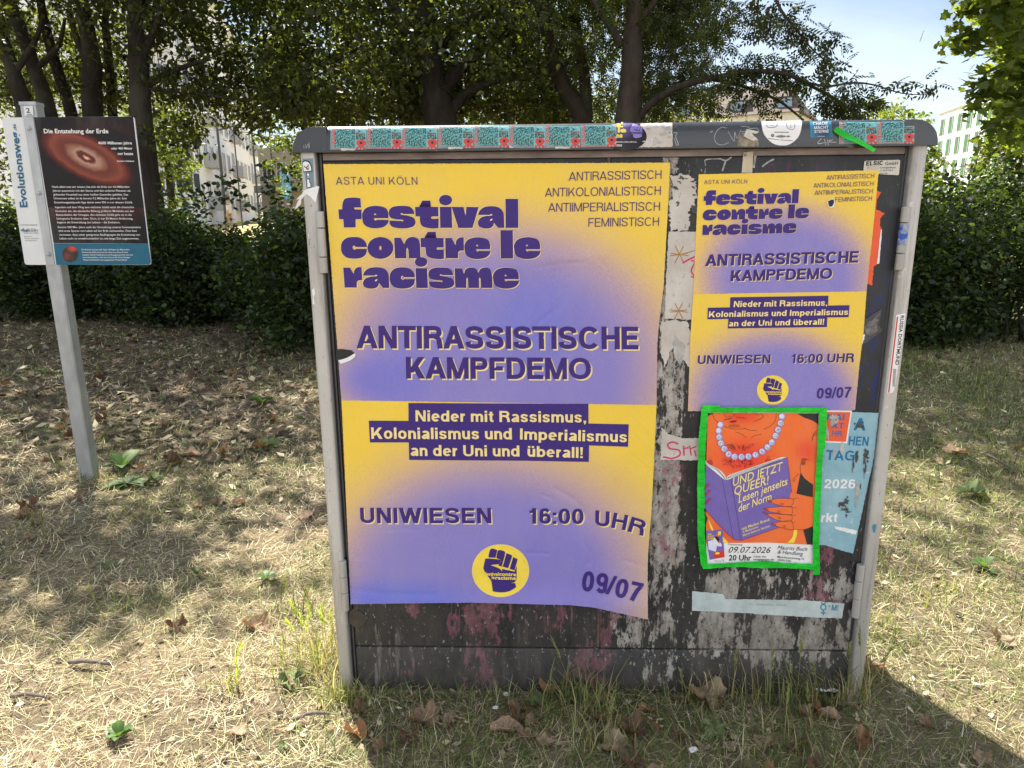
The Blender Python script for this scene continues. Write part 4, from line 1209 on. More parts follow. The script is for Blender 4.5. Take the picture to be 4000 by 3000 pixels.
S.top('market_sticker', 'orange market sticker with blue capitals and white rim overlapping the blue poster', 'sticker')
M_PALE = plain('pale_flyer_paper', lin(186, 198, 196), .7, .16, 16, .25, 60)
M_TEALP = ink('teal_print', lin(62, 138, 160))
S = Sheet(wall(0.0006)).view(2600, 1560, 1.8433)
S.poly(fray([(192, 1382), (412, 1400), (432, 1438), (1000, 1446), (1290, 1470), (1268, 1578), (880, 1560), (500, 1535), (190, 1522)], 2.5, rg, 14), M_PALE, 0)
S.small('8m_buendnis_koeln', (592, 1480), (872, 1490), 17, M_LCHIP, 1, .01)
S.poly(ell(1136, 1497, 23, 24, n=24), M_TEALP, 1, [ell(1136, 1497, 14, 15, n=20)])
S.line([(1120, 1462), (1128, 1472), (1144, 1472), (1154, 1460)], 8, M_TEALP, 1)
S.quads([[(1131, 1521), (1141, 1521), (1141, 1552), (1131, 1552)], [(1118, 1533), (1130.9, 1533), (1130.9, 1541), (1118, 1541)], [(1141.1, 1533), (1154, 1533), (1154, 1541), (1141.1, 1541)]], M_TEALP, 1)
for a in (90, 210, 330):
    S.line([(1180, 1490), (1180 + 9 * math.cos(math.radians(a)), 1490 - 9 * math.sin(math.radians(a)))], 5, M_TEALP, 1)
S.text('M!', (1192, 1518), (1244, 1524), 42, M_TEALP, 1, .2)
S.top('flyer_strip', 'narrow pale blue flyer strip with a teal symbol near the foot of the right door', 'flyer')
M_SCRAP = NT('dirty_white_scrap_paper', 0.8)
_c = M_SCRAP.ramp(M_SCRAP.noise(10, 8, 0.7), [(0.3, lin(176, 166, 156)), (0.65, lin(206, 200, 192))])
M_SCRAP.color(M_SCRAP.mix(M_SCRAP.mul(M_SCRAP.rng(M_SCRAP.noise(55, 5, 0.7), 0.62, 0.66), 0.7), _c, (0.1, 0.09, 0.08))); _wr(M_SCRAP, 1.6); M_SCRAP = M_SCRAP.mat
M_OCH, M_PINK = plain('brown_felt_pen', lin(170, 120, 40), .6, .2), plain('pink_felt_pen', lin(206, 44, 108), .6, .15)
S = Sheet(wall(0.0004)).view(2450, 440, 1.765)
S.poly(fray([(285, 820), (480, 820), (462, 1430), (258, 1420), (270, 1100)], 3, rg, 14), M_SCRAP, 0)
for x, y, r in ((360, 978, 66), (355, 1368, 62)):
    for a in (8, 62, 118, 172):
        c, s_ = math.cos(math.radians(a)) * r, math.sin(math.radians(a)) * r
        S.line([(x - c, y + s_), (x + c * .9, y - s_)], 6, M_OCH, 1)
S.line([(380, 975), (468, 950)], 6, M_OCH, 1)
S.line([(382, 1038), (425, 1012), (470, 992)], 12, M_PINK, 1)
S.line([(440, 1020), (466, 1030), (442, 1090), (466, 1135), (440, 1130)], 10, M_PINK, 1)
S.top('paper_scrap', 'dirty white paper with two brown pen stars between the festival posters', 'paper')
S = Sheet(wall(0.0005)).view(2450, 440, 1.765)
S.poly(fray([(232, 1442), (330, 1425), (420, 1450), (444, 1560), (436, 1760), (400, 1720), (340, 1600), (300, 1640), (262, 1760), (230, 1640)], 8, rg, 14), M_SCRAP, 0)
S.poly(fray([(330, 1530), (352, 1560), (400, 1600), (392, 1680), (366, 1745), (330, 1690), (312, 1600)], 3, rg, 14), M_LCHIP, 1)
S.top('paper_scrap', 'crumpled grey paper remnant below the sheet with the pen stars', 'paper')
S = Sheet(wall(0.0005)).view(2450, 440, 1.765)
S.poly(fray([(300, 430), (360, 420), (440, 440), (480, 500), (470, 640), (430, 660), (420, 810), (300, 810), (285, 640), (310, 560)], 13, rg, 12), M_SCRAP, 0)
for k in range(16): chip(S, rg.uniform(300, 470), rg.uniform(440, 640), rg.uniform(3, 14), rg.uniform(3, 12), M_CHIP, 1, .5)
S.poly([(440, 640), (480, 640), (480, 700), (446, 690)], M_CHIP, 2)
S.top('paper_scrap', 'speckled torn paper remnant beside the upper right of the big poster', 'paper')
S = Sheet(wall(0.0005)).view(2500, 1300, 1.746)
S.poly(fray([(148, 645), (190, 690), (300, 720), (425, 715), (440, 870), (140, 868)], 4, rg, 12), M_SCRAP, 0)
S.line([(262, 760), (225, 745), (190, 762), (205, 790), (265, 800), (270, 835), (220, 856), (158, 846)], 11, M_PINK, 1)
S.line([(298, 770), (300, 838)], 11, M_PINK, 1); S.line([(300, 790), (330, 784)], 9, M_PINK, 1)
S.line([(338, 770), (350, 838)], 9, M_PINK, 1); S.line([(345, 790), (385, 775)], 10, M_PINK, 1); S.line([(372, 800), (382, 842)], 9, M_PINK, 1)
S.top('paper_scrap', 'white paper scrap with pink handwriting left of the book poster', 'paper')
S = Sheet(wall(0.0004)).view(2450, 440, 1.765)
S.poly(fray([(1690, 540), (1752, 545), (1720, 600), (1718, 670), (1775, 692), (1745, 730), (1742, 775), (1756, 805), (1738, 1040), (1700, 1060), (1690, 1190), (1640, 1180)], 4, rg, 12), M_OPAP, 0)
S.poly(fray([(1748, 810), (1757, 806), (1738, 1040), (1722, 1044)], 1.5, rg, 12), M_WHT, 1)
S.top('poster_remnant', 'torn strip of an orange poster showing right of the smaller festival poster', 'paper')
S = Sheet(wall(0.0004)).view(2450, 440, 1.765)
S.poly(fray([(1600, 1460), (1680, 1400), (1760, 1345), (1735, 1470), (1758, 1500), (1690, 1560), (1620, 1600)], 4, rg, 14), M_CHIP, 0)
S.poly(fray([(1625, 1480), (1700, 1420), (1744, 1375), (1720, 1460), (1730, 1500), (1670, 1540)], 6, rg, 14), plain('crumpled_grey_foil', (0.16, 0.15, 0.145), .5, .6, 60, .6, 60), 1)
S.poly(fray([(1600, 1520), (1640, 1530), (1625, 1590), (1600, 1600)], 3, rg, 10), M_WHT, 1)
S.top('poster_remnant', 'crumpled dark paper remnant at the right door edge under the orange strip', 'paper')
S = Sheet(wall(0.0004)).view(2450, 440, 1.765)
S.poly(fray([(802, 274), (870, 268), (862, 415), (790, 415)], 1.5, rg, 14), plain('beige_paper_strip', lin(196, 184, 160), .8, .15, 20, .3, 80), 0)
S.line([(808, 282), (812, 300), (820, 290), (820, 278)], 4, M_BLK, 1)
S.top('paper_scrap', 'beige paper strip under the lid above the smaller festival poster', 'paper')
M_CHALK = plain('chalky_white_marks', (0.36, 0.36, 0.36), .9, .5, 60)
for gp in ([([(540, 365), (542, 325), (640, 318)], 9), ([(640, 318), (680, 330), (720, 306)], 10), ([(680, 330), (655, 405)], 13)], [([(884, 296), (872, 380)], 15)], [([(930, 372), (975, 340), (1012, 320)], 12)], [([(540, 385), (535, 410)], 6)]):
    S = Sheet(wall(0.0001)).view(2450, 440, 1.765)
    for q, w in gp:
        S.line(q, w, M_CHALK, 0)
    S.child('graffiti', cab)
M_PLATE = plain('cream_plastic_label', lin(206, 202, 190), .5, .08, 20)
S = Sheet(wall(0.0004)).view(2450, 440, 1.765)
S.poly([(1634, 340), (1640, 334, 1), (1650, 332), (1870, 325), (1880, 328, 1), (1882, 336), (1874, 422), (1868, 430, 1), (1860, 431), (1640, 420), (1630, 414, 1), (1628, 406)], M_PLATE, 0)
S.text('ELSIC', (1644, 366), (1766, 361), 30, M_BLK, 1, .25)
S.small('GmbH', (1778, 362), (1866, 359), 23, M_BLK, 1, .006)
S.small('D', (1654, 387), (1662, 387), 11, M_BLK, 1, .01)
S.small('nchengladbach', (1742, 385), (1850, 383), 12, M_BLK, 1, .006)
S.small('21 66/9 56-6', (1740, 405), (1832, 402), 12, M_BLK, 1, .006)
S.small('elsic.de', (1738, 424), (1794, 422), 11, M_BLK, 1, .006)
S.poly(fray([(1664, 372), (1690, 360), (1742, 362), (1736, 388), (1670, 392)], 3, rg, 9), M_SCRAP, 2)
S.top('maker_label', 'cream maker label with black lettering at the top right of the right door', 'label')
S = Sheet(wall(0.0004)).view(1200, 2000, .9217)
S.poly(fray([(168, 346), (222, 380), (188, 426), (146, 398), (150, 360)], 2, rg, 12), plain('brown_tape_square', (0.05, 0.042, 0.036), .5, .3, 30), 0)
S.top('paper_scrap', 'dark brown square scrap at the bottom left corner of the big poster', 'paper')

# ------------------------------------------------------------------ on the lid
def on_lid(lift):
    r, zc, yf = 0.0262, 1.5313, -0.0245
    def f(P, H):
        Y = np.full(len(P), yf)
        for _ in range(25):
            Q = onY(P, Y)
            z = np.clip(Q[:, 2] - zc, 0, r * .94)
            Y = Y * .5 + .5 * (yf + r - np.sqrt(r * r - z * z))
        a = np.arcsin(np.clip(Q[:, 2] - zc, 0, r * .94) / r)
        Q = onY(P, Y)
        h = (H + lift)[:, None]
        return Q + np.stack([np.zeros(len(P)), -np.cos(a), np.sin(a)], 1) * h
    return f
M_TEAL = NT('turquoise_sticker_film', 0.35, 0, 0.5)
_v = M_TEAL.noise(170, 2, 0.4, M_TEAL.coord((1, 1, 1)))
M_TEAL.color(M_TEAL.ramp(M_TEAL.noise(40, 5, 0.7), [(0.3, lin(92, 160, 164)), (0.7, lin(132, 192, 192))])); M_TEAL = M_TEAL.mat
M_TEALD = NT('mottled_teal_print', .4)
M_TEALD.color(M_TEALD.ramp(M_TEALD.noise(330, 2, .5), [(.44, lin(34, 58, 58)), (.56, lin(104, 178, 178))])); M_TEALD = M_TEALD.mat
M_SRED = ink('bright_red_print', lin(206, 72, 68), .4)
M_SDK, M_RUST = ink('near_black_print', lin(36, 40, 48), .4), ink('rust_print', lin(150, 110, 80), .4)
STG = 'turquoise and red festival stickers on the lid'
def teal(ox, oy, sc, x, w, y0, y1, dy, lab, seed):
    r = random.Random(seed)
    S = Sheet(on_lid(0.0005)).view(ox, oy, sc)
    ty, ta, tx = r.uniform(-2.2, 2.2), r.uniform(-2.6, 2.6), r.uniform(-1.5, 1.5)
    fade = r.random()
    def p(u, v):
        return (x + tx + u * w - v * ta * .7, y0 + ty + v * (y1 - y0) + (dy + ta) * u)
    Q = lambda q, m, lay, sub=None: S.poly([p(*a[:2]) + tuple(a[2:]) for a in q], m, lay, sub=sub)
    Q([(0, 0), (1, 0), (1, 1), (0, 1)], M_TEAL, 0, 14)
    Q([(.02, .02), (.125, .0), (.12, .98), (.02, .98)], M_SRED, 1, 14)
    Q([(.13, .03), (.69, .03), (.69, .92), (.13, .92)], M_TEALD, 1, 14)      # the code itself is left out
    S.small('RED ROCKET', p(.112, .97), p(.095, .03), w * .07, M_TEAL, 2, .03, up=(-1, -.05))
    Q([(.72, .28), (.72, .02), (.84, .14), (.98, .02), (.98, .30)], M_SDK, 1)
    S.small('16-19', p(.72, .36), p(.97, .36), w * .085, M_RUST, 2, .02)
    S.small('07|26', p(.72, .52), p(.985, .52), w * .11, M_SDK, 2, .025)
    Q([(.74, .62, 1), (.80, .55, 1), (.93, .55, 1), (.99, .63, 1), (.99, .74, 1), (.94, .82), (.94, .86), (.995, .9), (.995, 1), (.72, 1), (.72, .9), (.79, .86), (.79, .82), (.74, .74, 1)], M_SRED, 2)
    Q([(.835, .64), (.895, .64), (.895, .74), (.835, .74)], M_SDK, 3)
    Q([(.79, .92), (.83, .92), (.83, 1), (.79, 1)], M_TEAL, 3)
    Q([(.88, .92), (.92, .92), (.92, 1), (.88, 1)], M_TEAL, 3)
    for k in range(20):
        Q([(.135 + k * .0285, .945), (.135 + k * .0285 + .02, .945), (.135 + k * .0285 + .02, .99), (.135 + k * .0285, .99)], M_SRED, 2)
    if seed in (2, 5, 7):
        Q([(.86, -.0), (1.0, .0), (1.0, .16)] if seed != 5 else [(0, 1), (.0, .84), (.13, 1)], M_SCRAP, 5)
    if seed in (1, 4, 6):
        for k in range(5):
            a, b = r.uniform(.1, .8), r.uniform(.1, .8)
            S.line([p(a, b), p(a + r.uniform(-.12, .12), b + r.uniform(-.2, .2))], w * .008, M_SCRAP, 5)
    if seed % 3 == 0:
        Q(fray([(.3, .93), (.7, .96), (.7, 1.03), (.3, 1.04)], .012, r, .05), M_SCRAP, 4)
    S.top('festival_sticker', lab, 'sticker', STG)
ordn = ('first', 'second', 'third', 'fourth', 'fifth', 'sixth', 'seventh', 'eighth')
for i in range(8):
    x = 232 + 228.6 * i
    teal(1150, 470, 1.6385, x, 227, 49 - 1.9 * i, 186.5 - 1.9 * i, -1.5, ('leftmost turquoise and red sticker at the left end of the lid' if i == 0 else 'turquoise and red sticker beside the violet round sticker on the lid' if i == 7 else ordn[i] + ' turquoise and red sticker from the left end of the lid'), i)
teal(2400, 460, 1.7556, 1542, 258, 30, 181, -1, 'turquoise and red sticker under the loose green tape on the lid', 8)
teal(2400, 460, 1.7556, 1800, 255, 28, 179, -1, 'turquoise and red sticker at the far right end of the lid', 10)
M_NAVY, M_LILS = gradient_paper('dark_violet_sticker_film', (0.012, 0.011, 0.02), [(2415, 500, 70, 45, .1, 1.3, lin(104, 92, 150))], 0.02), ink('lilac_sticker_print', lin(140, 124, 196))
S = Sheet(on_lid(0.0003)).view(2400, 460, 1.7556)
S.poly(ell(72, 128, 150, 96, n=40), M_NAVY, 0, sub=14)
fist_badge(S, (150, 92), 72, 56, disc=False, m_f=M_LILS, mt=M_NAVY, lay=0)
for t, x0, x1, y in (('al', 14, 58, 66), ('le', 22, 82, 100), ('ne', 14, 56, 136)):
    S.small(t, (x0, y), (x1, y - 1), 30, M_YEL, 2, .05)
S.small('ENFREIES CAMPUS FESTIVAL', (10, 171), (153, 171), 9, M_WHT, 2, .01)
S.small('/2026', (12, 196), (52, 196), 13, M_WHT, 2, .02)
S.top('round_sticker', 'dark violet round festival sticker with a lilac fist on the lid', 'sticker')
S = Sheet(on_lid(0.0002)).view(2400, 460, 1.7556)
S.poly(fray([(178, 40), (398, 34), (400, 190), (392, 200), (160, 202), (200, 160)], 2, rg, 10), M_SCRAP, 0, sub=14)
for k in range(18): chip(S, rg.uniform(200, 380), rg.uniform(50, 180), rg.uniform(5, 22), rg.uniform(4, 16), M_LCHIP, 1, .5)
S.top('torn_sticker', 'flaking whitish sticker remnant right of the violet round sticker', 'sticker')
M_SCR = plain('scratched_white_lines', (0.42, 0.42, 0.43), .7, .3, 80)
for q, w in (([(765, 70), (735, 66), (700, 95), (686, 140), (705, 178), (745, 186), (785, 168)], 4), ([(768, 72), (772, 50)], 3), ([(780, 95), (800, 130), (822, 160), (826, 100), (842, 140), (868, 82)], 3.5), ([(870, 60), (905, 60), (930, 80), (925, 90), (870, 95)], 3), ([(930, 75), (980, 72), (982, 95), (935, 98)], 3), ([(1420, 142), (1394, 176), (1440, 172)], 5), ([(1440, 146), (1450, 190)], 4.5), ([(1452, 176), (1480, 150)], 4.5), ([(1468, 188), (1460, 150)], 4.5), ([(1462, 166), (1500, 150)], 4), ([(1468, 166), (1522, 168)], 5), ([(1600, 200), (1640, 202)], 2.5), ([(655, 100), (676, 92)], 4), ([(405, 105), (430, 103), (420, 130), (438, 180), (424, 185), (412, 140)], 5)):
    S = Sheet(on_lid(0.0001)).view(2400, 460, 1.7556)
    S.line(q, w, M_SCR, 0)
    S.child('scratch', lid)
for q, w in (([(60, 158), (62, 180)], 3), ([(72, 150), (76, 178), (88, 150), (94, 180), (96, 140)], 3)):
    S = Sheet(on_lid(0.0001)).view(1150, 470, 1.6385)
    S.line(q, w, M_SCR, 0)
    S.child('scratch', lid)
S = Sheet(on_lid(0.0003)).view(2400, 460, 1.7556)
S.poly(fray([(845, 140), (880, 100), (985, 150), (990, 198), (842, 196)], 2, rg, 9), plain('grimy_paper_rest', lin(146, 134, 116), .9, .5, 70, .3, 90), 0, sub=14)
S.poly(fray([(905, 78), (992, 96), (972, 110), (940, 108), (984, 152), (950, 160), (884, 128)], 1.5, rg, 9), plain('crinkled_pale_tape', lin(205, 198, 186), .6, .25, 60, .7, 60), 3, sub=14)
S.top('torn_sticker', 'crinkled beige torn sticker on the lid left of the white round sticker', 'sticker')
S = Sheet(on_lid(0.0003)).view(2400, 460, 1.7556)
S.poly([(1010, 26), (1285, 20), (1284, 60, 1), (1262, 130, 1), (1205, 180, 1), (1147, 190, 1), (1085, 175, 1), (1030, 120, 1), (1012, 65, 1)], M_WHT, 0, sub=14)
S.line([(1034, 30), (1045, 60), (1060, 66), (1085, 68), (1112, 58), (1118, 28)], 3, M_BLK, 1)
S.line([(1055, 34), (1066, 38)], 2, M_BLK, 1); S.line([(1085, 34), (1096, 36)], 2, M_BLK, 1); S.line([(1066, 52), (1092, 52)], 2, M_BLK, 1)
S.line([(1180, 28), (1182, 60), (1195, 76), (1225, 80), (1236, 62), (1236, 28)], 3, M_BLK, 1)
S.line([(1190, 32), (1228, 32)], 2.4, M_BLK, 1); S.line([(1207, 40), (1205, 56), (1214, 56)], 2, M_BLK, 1); S.line([(1198, 66), (1218, 66)], 2, M_BLK, 1)
S.small('twentyseven', (1096, 103), (1194, 104), 11, M_BLK, 1, .01)
S.poly(ell(1085, 121, 11, 11, n=18), M_BLK, 1)
for k in range(3): S.line([(1079 + k, 117 + k * 4), (1085, 115.5 + k * 4), (1091 - k, 117.5 + k * 4)], 1.6, M_WHT, 2)
for k in range(26):
    hh = (3, 5, 4, 8, 12, 9, 14, 10, 13, 16, 12, 9, 14, 11, 6, 12, 8, 4, 3, 5, 9, 12, 7, 4, 8, 3)[k]
    S.quads([[(1104 + k * 4, 128 - hh * .7), (1106.4 + k * 4, 128 - hh * .7), (1106.4 + k * 4, 128 + hh * .7), (1104 + k * 4, 128 + hh * .7)]], M_BLK, 1)
S.quads([[(1052, 140), (1130, 150), (1130, 153), (1052, 143)], [(1138, 150), (1224, 156), (1224, 159), (1138, 153)]], M_BLK, 1)
S.top('round_sticker', 'white round sticker with two drawn faces on the lid', 'sticker')
M_CH = gradient_paper('teal_sticker_print', lin(52, 140, 172), [(3216, 520, 50, 55, .1, 1.3, lin(38, 68, 104))], .03)
S = Sheet(on_lid(0.0003)).view(2400, 460, 1.7556)
S.poly([(1340, 26), (1486, 22), (1496, 134), (1345, 138)], M_CH, 0, sub=14)
S.text('CHAOS', (1358, 52), (1462, 50), 20, M_WHT, 2, .17)
S.text('MACHT', (1366, 79), (1466, 76), 20, M_WHT, 2, .17)
S.text('STERNE', (1368, 105), (1470, 102), 20, M_WHT, 2, .17)
S.line([(1390, 128), (1442, 127)], 2, M_WHT, 2)
S.top('slogan_sticker', 'teal sticker with white capitals on the lid beside the loose green tape', 'sticker')
def on_tape(P, H):
    t = np.clip((P[:, 0] - 3255) / 165, 0, 1)
    return onY(P, -0.0245 - 0.004 - 0.012 * np.sin(t * 3.0) - H)
S = Sheet(on_tape).view(2400, 460, 1.7556)
S.poly([(1502, 88), (1528, 58), (1560, 80), (1620, 120), (1690, 150), (1792, 214), (1776, 238), (1740, 214), (1650, 168), (1600, 150), (1530, 112), (1512, 100)], M_TAPE, 0, sub=12)
S.top('tape_strip', 'loose twisted piece of green tape hanging over the lid edge', 'tape', 'strips of green tape')

# ------------------------------------------------------------------ on the posts
M_GRY = ink('grey_blue_sticker_film', lin(118, 142, 156), .5)
post_l = on_plane(-0.0146)
S = Sheet(post_l).view(1150, 440, 1.7015)
S.poly([(50, 306), (124, 304), (132, 500), (82, 506)], M_GRY, 0)
S.poly([(52, 326), (70, 316, 1), (100, 326, 1), (116, 360, 1), (118, 392), (60, 396)], M_BLK, 1)
S.poly([(55, 334), (72, 324, 1), (96, 334, 1), (110, 362, 1), (112, 386), (62, 390)], M_WHT, 2)
S.line([(64, 352), (76, 366), (96, 346)], 5, M_BLK, 3)
S.poly(ell(88, 368, 10, 12), M_BLK, 3); S.poly(ell(90, 366, 5, 6), M_WHT, 4)
for y in (400, 440):
    S.poly([(80, y), (102, y), (104, y + 36), (82, y + 36)], M_BLK, 1); S.poly([(84, y + 4), (98, y + 4), (100, y + 32), (86, y + 32)], M_WHT, 2)
S.poly(ell(91, 424, 4, 4), M_BLK, 3)
S.poly([(82, 470, 1), (96, 458, 1), (110, 470, 1), (112, 498), (82, 500)], M_BLK, 1); S.poly([(86, 474, 1), (96, 464, 1), (106, 474, 1), (107, 494), (86, 496)], M_WHT, 2)
S.top('character_sticker', 'grey blue sticker of a cartoon skull figure on the left cabinet post', 'sticker')
def flag(P, H):
    t = np.clip((1192 - P[:, 0]) / 45, 0, 1)
    return onY(P, -0.0160 - 0.02 * t - H)
S = Sheet(flag).view(1150, 440, 1.7015)
S.poly([(74, 512), (150, 488), (165, 492), (140, 600), (108, 560), (78, 545, 1), (44, 580), (40, 610, 1), (0, 648), (18, 600, 1), (34, 572), (10, 582), (30, 558), (50, 540), (60, 518)], M_WHT, 0, sub=10)
S.top('paper_scrap', 'torn white paper curling off the left cabinet post', 'paper')
S = Sheet(on_plane(-0.0130)).view(1150, 440, 1.7015)
S.poly(fray([(92, 806), (112, 806), (150, 1172), (128, 1176)], 1.2, rg, 14), M_WHT, 0)
S.small('#JSchnitzaare', (97, 838), (129, 1120), 15, M_BLK, 1, .012, up=(1, -.12))
S.top('narrow_sticker', 'narrow white sticker with sideways black lettering on the left post', 'sticker')
S = Sheet(on_plane(-0.0148)).view(1150, 440, 1.7015)
S.poly(fray([(118, 1176), (132, 1160), (138, 1200), (128, 1230), (136, 1276), (122, 1270), (124, 1220)], 2, rg, 8), M_WHT, 0)
S.top('paper_scrap', 'small ragged paper remnant under the narrow sticker of the left post', 'paper')
S = Sheet(on_plane(-0.0148)).view(3100, 1200, .922)
S.poly([(369, 28), (403, 22), (390, 130), (362, 300), (354, 310), (336, 310), (352, 180)], M_WHT, 0)
S.quads([[(372, 34), (377, 34), (345, 308), (340, 308)]], M_SRED, 1)
S.small('RUSSIA DORTMUND', (386, 30), (366, 208), 12, M_BLK, 1, .02, up=(1, .02))
for k in range(16):
    S.quads([[(359 - k * .2, 222 + k * 4), (370 - k * .4, 222 + k * 4 + 2), (370 - k * .4, 224 + k * 4 + 2), (359 - k * .2, 224 + k * 4)]], M_BLK, 1)
S.top('narrow_sticker', 'long white sticker with a red line on the right cabinet post', 'sticker')
S = Sheet(on_plane(-0.0148)).view(2600, 1560, 1.8433)
S.poly([(1490, 908, 1), (1505, 900, 1), (1518, 906, 1), (1510, 950, 1), (1500, 962, 1), (1490, 935, 1)], M_TEALP, 0)
S.top('small_sticker', 'small teal sticker halfway down the right cabinet post', 'sticker')

# ------------------------------------------------------------------ the information sign
M_GALV = NT('galvanised_steel', 0.45, 0.55)
_v = M_GALV.ramp(M_GALV.voro(26, M_GALV.coord((1, 1, .5))), [(0.1, .3), (0.7, .7)])
_c = M_GALV.mix(0.35, M_GALV.ramp(M_GALV.noise(7, 6, .6), [(0.3, (0.32, 0.34, 0.36)), (0.7, (0.46, 0.48, 0.50))]), _v, 'SOFT_LIGHT')
M_GALV.color(M_GALV.mix(0.12, _c, (0.3, 0.3, 0.28))); M_GALV.bump(M_GALV.noise(90, 3, .6), .08, .001); M_GALV = M_GALV.mat
SB = gpt(351, 1862)
SROT = math.radians(3.0)
sgn = empty('information_sign', (SB[0], SB[1], 0), 'white and black information sign with a glowing disc picture on a galvanised post', 'sign')
nS = np.array([math.sin(SROT), -math.cos(SROT), 0.0])           # the way the panel faces
eS = np.array([math.cos(SROT), math.sin(SROT), 0.0])
A = 0.036
def ztop(y):
    """height of a pixel row on the post's axis"""
    R = rays([(125 + (y - 405) * .155, y)])[0]
    return CAM[2] + R[2] * (np.hypot(SB[0] - CAM[0], SB[1] - CAM[1]) / np.hypot(R[0], R[1]))
ZT = ztop(412)
def sq(a, z):
    return [tuple(np.array([SB[0], SB[1], z]) + eS * i * a - nS * j * a) for i, j in ((-1, -1), (1, -1), (1, 1), (-1, 1))]
def squar(a, z0, z1, ch=0.006):
    pr = [(-a + ch, -a), (a - ch, -a), (a, -a + ch), (a, a - ch), (a - ch, a), (-a + ch, a), (-a, a - ch), (-a, -a + ch)]
    v = [tuple(np.array([SB[0], SB[1], z]) + eS * i - nS * j) for z in (z0, z1) for i, j in pr]
    return MB().add(v, [(k, (k + 1) % 8, 8 + (k + 1) % 8, 8 + k) for k in range(8)] + [tuple(range(7, -1, -1)), tuple(range(8, 16))])
squar(A, -0.05, ZT - .004).build('post', M_GALV, sgn, smooth=30)
cp = squar(A + .003, ZT - .0035, ZT + .012)
cp.build('post_cap', M_GALV, sgn, smooth=30)
P0 = np.array([SB[0], SB[1], 1.2]) + nS * (A + .001)
def on_panel(lift):
    def f(P, H):
        R = rays(P)
        n = nS
        t = ((P0 - CAM) @ n) / (R @ n)
        return CAM + R * t[:, None] + np.outer(H + lift, n)
    return f
M_SWH, M_SBK, M_STL = plain('sign_white', lin(214, 216, 216), .35, .05, 6), None, ink('sign_teal', lin(24, 96, 124), .35, .06)
M_SBK = gradient_paper('sign_space_print', lin(22, 21, 25), [(390, 660, 330, 250, .1, 1.0, lin(70, 24, 20)), (360, 780, 260, 100, .1, 1.2, lin(76, 26, 22))], 0.0)
def disk_mat():
    """the printed picture of a glowing dust disc, a dull print like the rest of the sign"""
    t = NT('sign_dust_disc_print', 0.35, 0, .2)
    u = t.xyz('UV')
    c, s_ = math.cos(math.radians(27)), math.sin(math.radians(27))
    x, y = t.math('SUBTRACT', u[0], .338), t.math('SUBTRACT', u[1], .614)
    a = t.math('DIVIDE', t.math('ADD', t.math('MULTIPLY', x, c), t.math('MULTIPLY', y, s_)), .215)
    b = t.math('DIVIDE', t.math('SUBTRACT', t.math('MULTIPLY', y, c), t.math('MULTIPLY', x, s_)), .088)
    d = t.math('SQRT', t.math('ADD', t.math('MULTIPLY', a, a), t.math('MULTIPLY', b, b)))
    n = t.noise(40, 6, .7, t.coord((1, 1, 1), 'UV'))
    d = t.math('ADD', d, t.math('MULTIPLY', t.math('SUBTRACT', n, .5), .2))
    t.color(t.ramp(d, [(0.0, lin(226, 206, 194)), (0.05, lin(190, 120, 96)), (0.09, lin(92, 38, 30)), (0.17, lin(104, 50, 42)), (0.23, lin(176, 140, 122)), (0.36, lin(146, 96, 78)), (0.46, lin(104, 52, 44)), (0.60, lin(116, 60, 49)), (0.70, lin(136, 70, 55)), (0.80, lin(98, 44, 35)), (0.92, lin(56, 27, 26)), (1.0, lin(30, 26, 29))]))
    return t.mat
M_DISC = disk_mat()
S = Sheet(on_panel(0)).view(0, 360, 2.2415)
def rrect(x0, y0, x1, y1, x2, y2, x3, y3, r):
    P = [(x0, y0), (x1, y1), (x2, y2), (x3, y3)]
    out = []
    for i in range(4):
        p, a, b = P[i], P[i - 1], P[(i + 1) % 4]
        da, db = math.dist(p, a), math.dist(p, b)
        A_ = (p[0] + (a[0] - p[0]) * r / da, p[1] + (a[1] - p[1]) * r / da)
        B_ = (p[0] + (b[0] - p[0]) * r / db, p[1] + (b[1] - p[1]) * r / db)
        for k in range(5):
            t = k / 4
            out.append(tuple((1-t)**2 * A_[j] + 2*t*(1-t) * p[j] + t*t * B_[j] for j in (0, 1)))
    return out
OUT = rrect(15, 222, 1175, 213, 1325, 1512, 218, 1512, 26)
def slab(S, o, m, dep):
    S.poly(o, m, 0)
    f0 = [S.px(p) for p in o]
    n = len(f0)
    b = len(S.P)
    S.P += f0 + f0
    S.H += [0.0] * n + [-dep] * n
    S.F += [(b + i, b + (i + 1) % n, b + n + (i + 1) % n, b + n + i) for i in range(n)] + [tuple(b + n + i for i in range(n))]
    S.M += [S.mi(m)] * (n + 1)
slab(S, OUT, M_SWH, .006)
pan = S.child('panel', sgn)
S = Sheet(on_panel(0.0006)).view(0, 360, 2.2415)
S.poly(rrect(296, 220, 1166, 214, 1298, 1326, 470, 1322, 3), M_SBK, 0)
S.poly(ell(760, 575, 470, 215), M_DISC, 1) if False else S.poly([(330, 340), (700, 330), (1010, 330), (1180, 400), (1262, 1010), (420, 1010)], M_DISC, 1)
S.poly([(470, 1324), (1299, 1327), (1322, 1490), (1308, 1510), (494, 1512)], M_STL, 0)
S.poly(ell(617, 1418, 69, 71), gradient_paper('sign_lava_planet_print', lin(46, 24, 22), [(285, 970, 26, 16, .1, 1.2, lin(200, 70, 40)), (262, 1000, 20, 18, .1, 1.2, lin(120, 46, 34))], 0.4), 2)
T = lambda t, x0, x1, y, cap, b=.012, m=None, dy=0: S.small(t, (x0, y), (x1, y + dy), cap, m or M_WHT, 3, b)
T('Die Entstehung der Erde', 388, 952, 360, 38, .018)
T('4600 Millionen Jahre', 862, 1157, 457, 24, .018); T('oder 460 Meter', 976, 1162, 502, 21); T('vor heute', 1032, 1168, 550, 24, .018); T('Zeitalter: Hadaikum', 1026, 1176, 610, 13)
